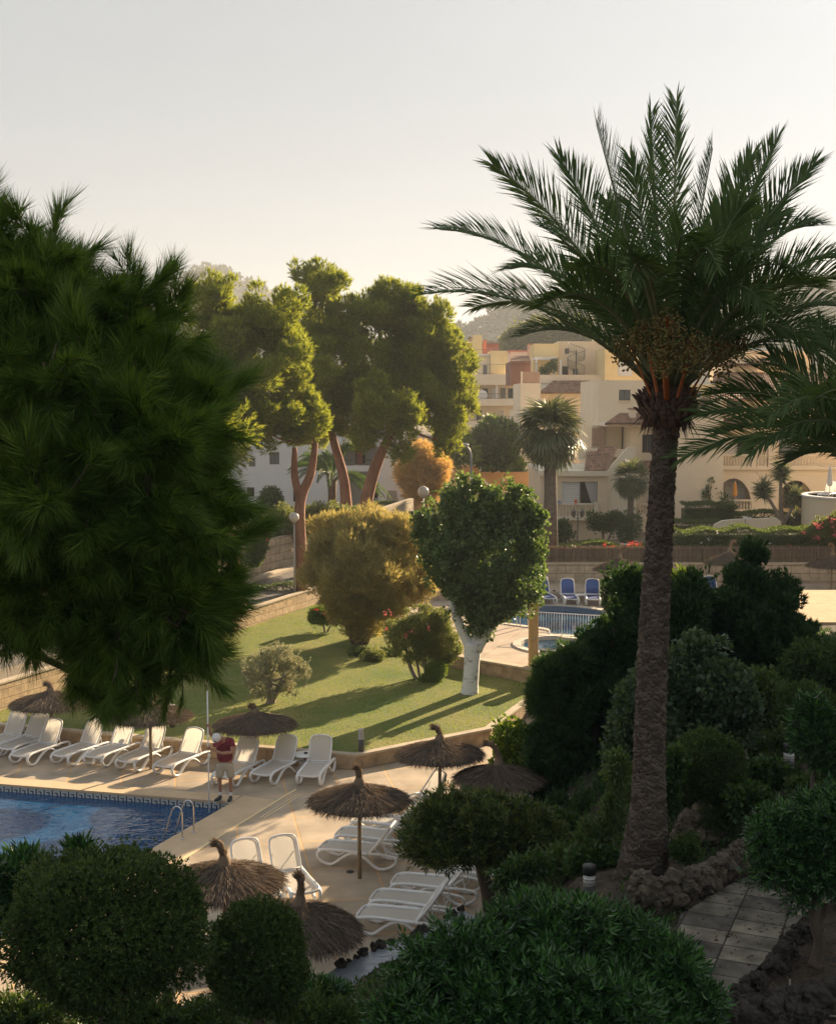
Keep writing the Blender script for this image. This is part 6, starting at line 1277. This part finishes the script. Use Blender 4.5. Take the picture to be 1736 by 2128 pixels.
b.roof([(1212,979,-.2),(1258,979,-.2),(1304,934,4.4),(1238,940,4.4)], 10, 9); b.poly([(1258,1130),(1258,984),(1306,930),(1322,930),(1322,1130)], .4, .35, M['plaster2'], 'gable_wall'); b.block(1216,1258,937,960, M['plaster2'], 3.8, .3, 'parapet')
t0 = b
b = Bld('towel', 'striped towel and bright cloth drying on the villa balcony rail', 79.4, (1162,1046), 'towel'); b.block(1150,1166,1040,1047, mat('blue_white_towel', (.10,.14,.35), (.6,.6,.62), 3, .9, stretch=(6,1,1)), 0, .12, 'towel_cloth'); b.block(1193,1198,1038,1046, mat('orange_cloth', (.8,.12,.02), rough=.8), -.02, .1, 'cloth')
# --- blank-walled house behind
b = Bld('house', 'tall plain cream house wall with one small square window', 92, (1320,1110)); b.facade(1238,1412,790,1115, M['plaster2'], [(1285,1309,810,832)], 0, 10); b.window(1285,1309,810,832,0,'glass','brown',2,.1)
b.block(1284,1310,832.5,835, M['plaster'], -.1, .3, 'sill')
b = Bld('house', 'house with low hipped tile roof, white chimney pot and dark window beside the palm trunk', 86, (1360,1120))
b.facade(1306,1418,884,1120, M['plaster'], [(1333,1357,903,941),(1345,1375,1010,1050)], 0, 8); b.window(1333,1357,903,941,0,'dark','brown',2); b.window(1345,1375,1010,1050,0,'glass','shutter',1)
b.roof([(1252,880,-.8),(1420,880,-.8),(1400,861,3),(1300,861,3)], 34, 7); b.block(1256,1418,880.5,886, M['plaster2'], -.6, 8, 'eaves'); b.chimney(1314,1326,848,872, M['plaster2'], 1.0)
b.block(1240,1306,886,940, M['plaster'], 3, 4, 'side_wall'); b.block(1241,1269,891,929, M['pinkreed'], 2.8, .1, 'reed_screen'); b.block(1236,1306,934,950, M['plaster2'], .4, .3, 'parapet')
b.roof([(1330,969,-.9),(1408,969,-.9),(1408,959,0),(1330,959,0)], 18, 3, 'porch_roof'); b.balustrade(1322,1404,1045,1070,-.6); b.block(1320,1406,1070,1120, M['plaster2'], -.9, .7, 'base_wall')
# --- gabled wall and right villa
b = Bld('house', 'cream house with a long slanting gable wall right of the palm trunk', 84, (1450,1120)); b.poly([(1402,1125),(1402,898),(1436,862),(1487,834),(1502,830),(1502,1125)], 0, .35, M['plaster2'], 'gable_wall')
b.roof([(1434,864,.36),(1490,833,.36),(1500,826,6),(1444,850,6)], 12, 5); b.block(1404,1500,880,1120, M['plaster'], .36, 8); b.facade(1440,1560,798,870, M['yellow'], [(1468,1492,812,828)], 5, 6, name='upper_wall'); b.window(1468,1492,812,828,5,'glass','shutter',1)
b = Bld('villa', 'large cream villa at the right with two arches and white balustraded balconies', 85, (1600,1120))
arch = lambda x0, x1, y0, y1: [(x0, y1)]+[((x0+x1)/2-(x1-x0)/2*math.cos(math.pi*k/12), y0+(y1-y0)*.42*(1-math.sin(math.pi*k/12))) for k in range(13)]+[(x1, y1)]
b.facade(1484,1800,829,972, M['plaster'], [(1521,1556,832,849),(1508,1580,908,950),(1630,1690,905,950)], 1.6, 7, name='upper_wall'); b.window(1521,1556,832,849,1.6,'glass','brown',3,.1); b.window(1508,1543,908,950,1.6,'shutter','shutter',1); b.window(1545,1580,908,950,1.6,'dark','brown',1); b.window(1630,1690,905,950,1.6,'glass','brown',2)
b.poly([(1482,972),(1482,1125)]+arch(1486,1560,994,1125)[0:1]+arch(1486,1560,994,1125)[1:-1]+[(1560,1125),(1612,1125)]+arch(1614,1690,998,1125)[1:-1]+[(1692,1125),(1800,1125),(1800,972)], 0, .35, M['plaster2'], 'arcade'); b.block(1484,1800,985,1125, M['plaster'], 1.7, 7, 'lower_wall')
b.window(1516,1560,1000,1050,1.5,'shutter','shutter',1,.0); b.window(1640,1680,1004,1060,1.5,'dark','brown',1,.0); b.block(1480,1800,970,976, M['plaster2'], -.2, 1.9, 'balcony_slab')
b.balustrade(1483,1557,944,971,-.05); b.block(1559,1569,941,972, M['plaster2'], -.15, .3, 'pillar'); b.balustrade(1570,1592,945,971,-.05); b.block(1594,1610,900,972, M['plaster2'], -.1, .4, 'pillar'); b.balustrade(1611,1700,945,971,-.05); b.balustrade(1484,1560,1038,1061,-.05); b.block(1482,1562,1061,1125, M['plaster2'], -.25, .24, 'base_wall')
b.roof([(1482,882,.2),(1560,882,.2),(1560,869,1.7),(1488,869,1.7)], 17, 4, 'porch_roof'); b.roof([(1480,830,.9),(1800,830,.9),(1800,770,8),(1540,770,8)], 60, 10); b.block(1560,1640,735,790, M['plaster2'], 8.2, 4, 'roof_tower'); b.roof([(1550,752,7.6),(1700,752,7.6),(1690,735,11),(1560,735,11)], 26, 5, 'tower_roof')
b.block(1640,1800,715,790, M['plaster'], 12, 5, 'rear_wall')
# --- closed parasols and loungers on the curved terrace
b = Bld('terrace_wall', 'curved white-topped wall of a raised villa terrace at the right edge', 72, (1740,1100), 'wall'); c = b.q(1808,1100,3.0)
mb = MB(); mb.lathe([(2.95,0),(2.95,b.q(0,1040).z),(2.75,b.q(0,1040).z),(2.75,0)], (c.x, c.y, 0), 44, smooth=False); mb.build('wall', M['plaster'], b.t); mb = MB(); z = b.q(0,1040).z+.003; mb.lathe([(3.02,z),(3.02,z+.10),(2.68,z+.10),(2.68,z)], (c.x, c.y, 0), 44, smooth=False); mb.build('coping', M['white'], b.t)
mb = MB(); mb.lathe([(2.74,z-.25),(2.74,z-.2)], (c.x, c.y, 0), 36); mb.build('floor', M['deck2'], b.t)
W = b.t.location+c; zt = b.t.location.z+z-.2
GRV = 'white loungers on the villa terrace'
o = dup(L60, (W.x-1.4, W.y+.3, zt), -.6, 'white lounger on the curved villa terrace beside the closed white parasol'); o['group'] = GRV
o = dup(L60, (W.x-.2, W.y-.6, zt), -.9, 'white lounger nearest the rim of the curved villa terrace'); o['group'] = GRV
def closed_parasol(px, py0, py1, Y, col, label):
    a = at(px, py1, Y); h = at(px, py0, Y).z-a.z; t = thing('closed_parasol', label, 'parasol', a); mb = MB(); mb.tube([(0,0,0),(0,0,h)], .025, 8); mb.build('pole', M['resin'], t)
    mb = MB(); mb.lathe([(.10,h*.38),(.17,h*.45),(.13,h*.7),(.09,h*.9),(.02,h*.98)], k=9, smooth=False); mb.build('canopy', mat('folded_canopy', col, rough=.9), t)
closed_parasol(1722, 968, 1036, 74, (.68,.66,.62), 'closed white parasol on the curved villa terrace'); closed_parasol(1525, 1000, 1052, 83.5, (.70,.30,.06), 'closed orange parasol under the left villa arch')
b = Bld('garden_wall', 'low curved pale wall in the villa garden behind the hedge', 73, (1570,1100), 'wall'); b.poly([(1478,1104),(1484,1090),(1500,1082),(1530,1079),(1575,1078),(1612,1076),(1622,1084),(1622,1104)], 0, .25, M['plaster2'], 'wall')
b = Bld('garden_wall', 'low white wall along the villa garden bed, left of the palm trunk', 69, (1250,1142), 'wall'); b.block(1152,1345,1131,1146, M['white'], 0, .25)
b = Bld('garden_spotlight', 'small white spotlight on a short post above the hedge', 72, (1547,1095), 'garden light'); mb = MB(); mb.tube([(0,0,0),(0,0,.45)], .02, 6); mb.build('post', M['darkgrey'], b.t); mb = MB(); mb.box((-.12,-.08,.45),(.10,.08,.58)); mb.box((.13,-.05,.45),(.36,.05,.53)); mb.build('lamp_head', M['resin'], b.t, bevel=.01)
# --- hedges and garden plants by the villas
def hedge(name, label, x0, x1, y0, y1, Y, dep, lm, seed, cat='hedge', size=.12, n=None, bump=.25):
    r = np.random.default_rng(seed); a = at(x0, y1, Y); c = at(x1, y0, Y); t = plant(name, label, cat, (a.x, a.y, a.z)); Lx, Lz = c.x-a.x, c.z-a.z; n = n or int((Lx*Lz+Lx*dep)*420)
    k = r.random(n) < Lz/(Lz+dep); x = a.x+Lx*r.random(n); top = c.z+bump*vnoise(x, x*0, 1.6, seed); y = np.where(k, a.y+.12*np.abs(r.normal(size=n))+.15*np.sin(x*2.1), a.y+dep*r.random(n)); z = np.where(k, a.z+(top-a.z)*r.random(n), top-.08*np.abs(r.normal(size=n)))
    N = np.where(k[:, None], [0,-1,.35], [0,-.2,1])+r.normal(size=(n,3))*.6; V, Fa = scatter(T_small, np.stack([x, y, z], 1), N, size*(.7+.7*r.random(n)), r)
    mb = MB(); mb.box((a.x+.1, a.y+.25, a.z), (c.x-.1, a.y+dep-.1, c.z-.35)); v0 = np.concatenate(mb.V); f0 = np.array([x for f in mb.F for x in ((f[0],f[1],f[2]),(f[0],f[2],f[3]))])
    under(fastmesh('foliage', np.concatenate([V, v0]), np.concatenate([Fa, f0+len(V)]), lm), t); return t
t = hedge('hedge', 'long dark flowering hedge above the reed fence, right of the palm trunk', 1396, 1800, 1102, 1150, 66, 1.8, LM['hedge'], 81)
blossoms(t, [(1472,1120,3,3),(1490,1105,3,3),(1455,1128,3,3),(1600,1130,3,3),(1510,1140,3,3)], 65.8, 5, .10, LM['whitefl'], 82); blossoms(t, [(1668,1108,4,4),(1690,1118,5,4),(1640,1135,4,3)], 65.8, 6, .12, LM['pink'], 83)
t = leafy('oleander', 'big pink-flowered oleander at the right end of the hedge', 'bush', 66.5, (1715,1150), [(1712,1105,32,28),(1745,1100,35,32),(1690,1118,24,20)], LM['oleander'], 110, .3, 60, .2, T_sprig, seed=84, basez=2.45); blossoms(t, [(1700,1092,10,8),(1725,1085,8,8),(1733,1110,8,8),(1695,1118,6,6)], 65.6, 14, .15, LM['pink'], 85)
t = hedge('hedge', 'loose low hedge with red blossoms along the reed fence, left of the palm trunk', 1120, 1350, 1136, 1158, 67, 1.2, LM['hedge'], 86, size=.14, bump=.35); blossoms(t, [(1315,1131,18,6),(1255,1134,5,4),(1265,1140,4,3)], 66.8, 26, .14, LM['redfl'], 87, 'red_blossom'); blossoms(t, [(1200,1143,14,5),(1190,1138,6,4)], 66.6, 10, .10, LM['whitefl'], 88)
hedge('hedge', 'dark clipped hedge in front of the right villa', 1421, 1532, 1048, 1090, 77, 1.6, LM['topiary'], 89); hedge('hedge', 'low bright clipped hedge left of the curved garden wall', 1401, 1500, 1083, 1106, 73.5, 1.0, LM['hedge'], 90, bump=.05); hedge('hedge', 'green shrubs at the foot of the right villa arches', 1530, 1640, 1066, 1092, 77.5, 1.4, LM['hedge'], 91)
leafy('shrub', 'rounded dark shrub against the villa wall left of the lantern post', 'bush', 76, (1166,1130), [(1168,1104,18,24),(1160,1118,16,14)], LM['topiary'], 40, .35, 60, .2, T_small, seed=92, basez=2.2)
leafy('small_tree', 'small umbrella-shaped dark tree in the villa garden right of the lantern post', 'tree', 76, (1256,1135), [(1240,1082,22,14),(1270,1080,26,16),(1256,1090,30,12)], LM['topiary'], 60, .35, 60, .2, T_small, [[(1250,1136,3),(1252,1110,2.5),(1245,1090,2)],[(1254,1136,2),(1268,1110,2),(1272,1090,1.5)]], 'grey', 93, basez=2.2)
leafy('small_tree', 'grey-green cactus-like shrub left of the tall palm trunk', 'bush', 75, (1305,1135), [(1310,1095,22,32),(1295,1110,18,22)], LM['vine'], 70, .3, 50, .18, T_narrow, seed=94, basez=2.2)
leafy('climber', 'thin climbing plant on the corner of the right villa wall', 'climbing plant', 84.2, (1468,1060), [(1474,1005,6,18),(1466,1030,8,16),(1478,1048,10,12)], LM['hedge'], 40, .25, 40, .18, T_leaf, seed=95)
leafy('shrub', 'agave-like shrub in front of the lower balustrade', 'bush', 82, (1510,1075), [(1505,1042,14,14),(1498,1055,16,12)], LM['vine'], 30, .25, 40, .2, T_narrow, seed=96)
# --- reed fence
r = np.random.default_rng(97); t = thing('reed_fence', 'grey-brown reed screen fence on top of the pale sandstone terrace wall', 'fence', (-1, 64.75, 2.53)); mb = MB(); mb.box((0,.02,0),(34,.06,.72)); v0 = np.concatenate(mb.V); f0 = np.array([x for f in mb.F for x in ((f[0],f[1],f[2]),(f[0],f[2],f[3]))])
n = 6500; P = np.stack([34*r.random(n), -.02+.05*r.random(n)-.03, 0*r.random(n)], 1); V, Fa = scatter((np.array([(-.014,0,0),(.014,0,0),(.010,0,1),(-.010,0,1)]), np.array([(0,1,2),(0,2,3)])), P, np.array([[0,0,1.]])+r.normal(size=(n,3))*[.05,.03,0], .70+.16*r.random(n), r, False)
fastmesh('reeds', np.concatenate([V, v0]), np.concatenate([Fa, f0+len(V)]), M['reed'], t); mb = MB()
for z in (.2,.6): mb.box((0,-.07,z),(34,-.05,z+.015))
mb.build('wire', M['iron'], t)
# --- flat-roofed bar at the right edge
b = Bld('bar', 'flat-roofed white bar building whose sandy roof is lit by the sun, right edge', 46, (1690,1400)); zt = b.q(1638,1292).z
mb = MB(); mb.box((b.q(1636,0).x, 0, zt-.55), (b.q(1636,0).x+9, 7.6, zt-.12)); mb.box((b.q(1648,0).x, .3, 0), (b.q(1648,0).x+9, 7.4, zt-.56)); mb.build('wall', M['white'], b.t)
mb = MB(); mb.box((b.q(1634,0).x, -.1, zt-.117), (b.q(1634,0).x+9.2, 7.8, zt)); mb.build('roof', mat('sandy_roof', (.46,.31,.165), (.56,.40,.235), 2, .95, .5, 12), b.t)
# --- middle building with spiral stair
b = Bld('apartment_house', 'cream apartment house with spiral stair, roof terrace and tiled lean-to roof', 118, (1170,1010)); b.block(1076,1118,797,1010, M['plaster2'], -2, 9, 'corner_tower'); b.block(1078,1082,773,797, M['plaster2'], -2, .4, 'pier'); b.block(1083,1117,774,797, M['pinkreed'], -1.8, .1, 'reed_screen')
b.facade(1118,1250,812,1010, M['plaster'], [(1210,1238,836,864),(1128,1142,880,905)], 0, 8); b.window(1210,1224,836,864,0,'shutter','shutter',1); b.window(1225,1238,836,864,0,'glass','brown',1); b.window(1128,1142,880,905,0,'glass','brown',1)
b.block(1204,1240,864,893, M['plaster2'], -1.2, 1.1, 'balcony'); b.roof([(1118,816,-.6),(1244,816,-.6),(1236,791,4),(1158,791,4)], 40, 8); b.block(1120,1240,815.5,819, M['plaster2'], -.4, .6, 'eaves'); b.block(1117,1330,777,796, M['plaster2'], 4.2, 4, 'parapet')
b.block(1126,1181,706,737, M['yellow'], 8.3, 5, 'upper_block'); b.facade(1181,1345,700,790, M['plaster'], [(1190,1204,756,777),(1213,1226,760,777),(1196,1206,716,728)], 9, 5, name='upper_wall'); b.window(1190,1204,756,777,9,'dark','brown',1); b.window(1213,1226,760,777,9,'glass','shutter',2); b.window(1196,1206,716,728,9,'glass','brown',1)
b.block(1124,1172,737,743, M['white'], 6.3, 3, 'porch_roof')
for x in (1125,1164,1178): b.block(x, x+4, 743, 778, M['white'], 6.3, .4, 'column')
b.block(1126,1181,743,778, M['yellow'], 9, 3, 'porch_wall'); b.block(1262,1345,722,800, M['yellow'], 2, 6, 'side_block'); b.window(1290,1320,745,780,1.9,'shutter','shutter',1,0)
c = b.q(1216,778,7.2); mb = MB(); hh = b.q(0,722).z-c.z; mb.tube([c, c+Vector((0,0,hh))], .06, 8)
for k in range(22): a = k*.42; z = hh*k/22; mb.box((0,-.12,z),(.85,.12,z+.03), Matrix.Translation(c) @ Matrix.Rotation(a,4,'Z'))
hl = [c+Vector((.85*math.cos(k*.21), .85*math.sin(k*.21), hh*k/44+.9)) for k in range(44)]; mb.tube(hl, .022, 5)
for k in range(0,44,1): q = hl[k]; mb.tube([q-Vector((0,0,.88)), q], .010, 4)
mb.build('spiral_stair', M['iron'], b.t)
b.bars(1118,1126,752,777,4.3)
for i, (x, y, rx, ry) in enumerate([(1138,765,5,9),(1150,762,5,14),(1130,772,8,4)]): leafy('potted_plant', ['bushy pot plant at the porch of the roof terrace','tall pot plant against the yellow porch wall','low pot plant on the terrace parapet'][i], 'plant', 123, (x, 777), [(x, y, rx, ry)], LM['hedge'], 14, .3, 30, .22, T_leaf, seed=100+i)
# --- far apartment block
b = Bld('apartment_building', 'cream apartment block with long stacked balconies behind the pines', 165, (1020,985)); b.block(955,1080,799,985, M['plaster'], 2.2, 10)
for y0, y1 in ((778,800),(829,843),(875,888)): b.block(950,1080,y0,y1, M['plaster2'], 0, 2.19, 'balcony')
b.bars(990,1080,757,778,.05,'iron',.3); b.bars(975,1080,818,829,.05,'iron',.25); b.bars(955,1080,865,875,.05,'iron',.25)
for x, y0, y1, k in ((1003,806,829,'dark'),(1040,805,829,'glass'),(1056,806,829,'dark'),(1022,806,829,'shutter'),(990,852,875,'dark'),(1036,852,875,'glass'),(1060,852,875,'shutter'),(985,896,915,'dark'),(1050,896,915,'dark')): b.window(x, x+13, y0, y1, 2.1, k, 'shutter', 1, 0)
b.block(1030,1034,800,829, M['white'], .3, .4, 'column'); b.block(1066,1070,800,829, M['white'], .3, .4, 'column')
b.facade(968,1021,733,780, M['plaster2'], [(1006,1015,757,777)], 4, 6, name='upper_wall'); b.window(1006,1015,757,777,4,'glass','brown',1); b.block(1021,1058,727,780, M['yellow'], 3, 7, 'upper_block'); b.bars(975,1034,724,735,3.8,'iron',.3)
b.block(986,1006,691,735, M['yellow'], 6, 3, 'stair_tower'); b.chimney(1011,1017,700,730, M['red'], 8); b.block(978,1021,733,737, M['white'], 3.7, .3, 'parapet')
mb = MB(); c = b.q(1001,822,.5); mb.sphere((c.x, c.y, c.z), (.75,.2,.75), 16, 10); mb.build('dish', M['resin'], b.t)
b = Bld('house', 'red-walled house with low tile roof showing above the far apartment block', 200, (1000,760)); b.block(958,1036,712,760, M['red'], 0, 10); b.roof([(954,714,-1),(1040,714,-1),(1018,705,6),(978,705,6)], 40, 5); b.chimney(976,984,698,710, M['orange'], 3)
b = Bld('house', 'small brown house with grey tile roof between the two apartment buildings', 145, (1080,800)); b.block(1060,1105,751,800, mat('brown_render', (.22,.10,.075), (.28,.14,.10), 2, .9), 0, 8); b.roof([(1058,752,-.6),(1112,752,-.6),(1106,737,5),(1070,737,5)], 26, 6); b.block(1100,1112,738,800, M['plaster2'], -2, 1.2, 'pier'); b.chimney(1102,1112,710,740, mat('pink_render', (.70,.42,.32), rough=.9), 4); b.chimney(1114,1124,710,738, mat('pink_render_two', (.68,.40,.30), rough=.9), 5)
b = Bld('house', 'red-roofed house behind the apartment blocks near the wooded hill', 210, (1080,760)); b.block(1060,1170,730,760, M['plaster2'], 0, 10); b.block(1058,1100,728,731, M['red'], -.2, 10, 'roof_edge')
leafy('broadleaf_tree', 'large hazy green tree on the slope above the apartment roofs', 'tree', 230, (1100,760), [(1085,708,22,18),(1110,700,22,20),(1070,722,16,12),(1130,712,20,16)], LM['oleander'], 130, 2.2, 90, .9, T_small, [[(1098,765,3),(1100,730,2),(1100,715,1)]], seed=104)
leafy('broadleaf_tree', 'row tree right above the cream apartment house, half hidden by palm fronds', 'tree', 230, (1180,760), [(1160,700,26,12),(1200,698,26,14)], LM['oleander'], 90, 2.0, 80, .9, T_small, seed=105)
# --- white building on the left behind the pines
b = Bld('apartment_building', 'low white apartment building behind the pine trunks', 95, (640,1062)); b.facade(440,705,860,1064, M['white'], [(516,531,951,971),(513,528,1013,1032),(609,618,996,1043),(560,580,940,965)], 0, 9, name='left_wall')
b.window(516,531,951,971,0,'glass','shutter',1); b.window(513,528,1013,1032,0,'dark','brown',3); b.window(609,618,996,1043,0,'dark','brown',1); b.window(560,580,940,965,0,'glass','brown',2)
b.facade(786,838,860,1064, M['white'], [], -.6, 9.6, name='right_wall'); b.block(705,786,860,1064, M['white'], 3, 6, 'recessed_wall'); b.window(735,755,935,968,2.9,'dark','brown',1,0); b.window(765,782,1010,1040,2.9,'dark','brown',1,0); b.block(705,786,968,980, M['white'], .2, 2.7, 'balcony'); b.block(738,750,930,968, M['red'], 2.4, .1, 'curtain')
b.block(700,790,918,928, M['white'], .2, 2.7, 'upper_balcony'); b.bars(706,785,956,968,.3,'iron',.2)
b = Bld('awning', 'striped awning low between the trunks in front of the white building', 93, (820,1050), 'awning'); b.poly([(800,1048),(806,1018),(824,1018),(828,1048)][::-1], -.5, .1, mat('striped_awning', (.55,.52,.48), (.25,.23,.22), 6, .9, stretch=(6,.1,.1)), 'awning_cloth')
hedge('hedge', 'dark trimmed hedge at the foot of the white building', 470, 690, 1056, 1084, 88, 1.5, LM['hedge'], 106, bump=.05); hedge('hedge', 'short trimmed hedge right of the pine trunks below the white wall', 765, 838, 1046, 1068, 88, 1.5, LM['hedge'], 107, bump=.05)
leafy('shrub', 'dark rounded bush against the white building wall', 'bush', 90, (563,1060), [(563,1040,22,20),(560,1030,14,14)], LM['topiary'], 50, .45, 60, .28, T_small, seed=108)
leafy('shrub', 'sunlit bushy hedge spilling over the roadside wall', 'bush', 68, (610,1140), [(560,1110,30,32),(600,1095,34,34),(650,1085,34,30),(690,1080,30,28),(580,1075,26,16),(530,1120,26,26),(730,1078,26,22),(500,1115,26,24)], LM['oleander'], 260, .5, 60, .24, T_sprig, seed=109, up=.4)
t = leafy('shrub', 'orange-flowered shrub between the near pine and the roadside wall', 'bush', 61, (548,1160), [(540,1110,12,40),(530,1150,14,26)], LM['hedge'], 60, .3, 50, .2, T_small, seed=110); blossoms(t, [(548,1085,5,8),(552,1105,5,8),(556,1122,4,5)], 60.6, 8, .12, LM['redfl'], 111)
hedge('hedge', 'low grey-green planting strip on top of the lawn back wall', 520, 640, 1222, 1252, 60.5, .8, LM['vine'], 112, size=.12)
# --- ochre walls, tennis fence and trees in the middle
b = Bld('garden_wall', 'long ochre sunlit garden wall below the far apartment block', 108, (1030,1050), 'wall'); b.block(920,1130,981,1052, M['orange'], 0, .5); b.block(943,996,968,982, M['orange'], .02, 3, 'low_hut'); b.block(838,925,1000,1052, M['orange'], -2, .5, 'side_wall')
b = Bld('garden_wall', 'pale sloping ramp wall in front of the ochre wall', 100, (1000,1060), 'wall'); b.poly([(838,1062),(838,1012),(925,990),(960,1000),(1050,1022),(1095,1030),(1095,1062)], 0, .4, mat('pale_ochre', (.60,.42,.24), (.66,.48,.29), .6, .9), 'wall')
b = Bld('picket_fence', 'dark red wooden gate fence behind the parked car', 88, (840,1085), 'fence'); b.bars(812,872,1062,1086,0,'red',.13,'pickets')
b = Bld('picket_fence', 'brown wooden picket fence on the ochre wall beside the fan palm', 98, (1110,1032), 'fence'); b.bars(1094,1128,1012,1032,0,'brown',.18,'pickets')
b = Bld('railing', 'dark rail on top of the pale wall behind the white-trunked tree', 96, (1050,1060), 'railing'); b.bars(1000,1095,1020,1055,0,'iron',1.2)
b = Bld('sports_fence', 'tall green sports court fence behind the golden tree', 128, (900,1000), 'fence')
mb = MB(); M['green'] = mat('green_post', (.03,.16,.09), rough=.5)
for x in (838,851,866,880,905,932,960): b.box(mb, x, x+2.5, 915, 1000, 0, .12)
b.box(mb, 838, 962, 928, 930, .02, .1); mb.build('post', M['green'], b.t)
m, tt, pp = nmat('green_netting'); pp.inputs['Base Color'].default_value = (.10,.18,.13,1); tr = tt.nodes.new('ShaderNodeBsdfTransparent'); mx = tt.nodes.new('ShaderNodeMixShader'); mx.inputs[0].default_value = .6; tt.links.new(pp.outputs[0], mx.inputs[1]); tt.links.new(tr.outputs[0], mx.inputs[2]); tt.links.new(mx.outputs[0], tt.nodes['Material Output'].inputs[0]); b.block(838,962,930,1000, m, .13, .02, 'netting')
leafy('broadleaf_tree', 'round dark green tree in front of the far apartment block', 'tree', 106, (1024,975), [(1020,905,28,28),(1045,915,30,32),(1010,935,24,26),(1050,945,26,20),(990,930,16,20)], LM['hedge'], 190, .8, 90, .42, T_leaf, [[(1024,982,3),(1024,955,2.5),(1026,930,2)]], seed=113)
leafy('broadleaf_tree', 'light green tree left of the tall curved street lamp', 'tree', 104, (948,975), [(950,920,18,22),(942,940,16,20),(965,935,14,18)], LM['bright'], 110, .7, 80, .40, T_leaf, [[(949,1000,2.5),(950,960,2),(950,930,1.5)]], seed=114)
leafy('shrub', 'low green bushes under the round tree on top of the ochre wall', 'bush', 109, (1040,981), [(1020,972,14,8),(1065,970,22,10)], LM['bright'], 50, .6, 60, .35, T_leaf, seed=115)
# --- unseen block added right of the frame to throw shade over the front garden
hx, hy = 25.1, 58.0; t = thing('shade_block', 'added unseen cream block with balcony rows outside the right edge, shading the garden', 'building', (hx, hy, 0), -SUN_AZ); mb = MB(); mb.box((0,0,0),(44,11,34)); mb.build('wall', M['plaster'], t)
for k in range(11):
    mb = MB(); mb.box((.5,-1.3,k*3+2.9),(43.5,-.003,k*3+3.1)); mb.box((.5,-1.3,k*3+3.1),(43.5,-1.18,k*3+4.0)); mb.build('balcony', M['plaster2'], t)
    mb = MB()
    for i in range(10): mb.box((1.5+i*4.2,-.02,k*3+.3),(3.9+i*4.2,.01,k*3+2.5))
    mb.build('windows', M['window'], t)
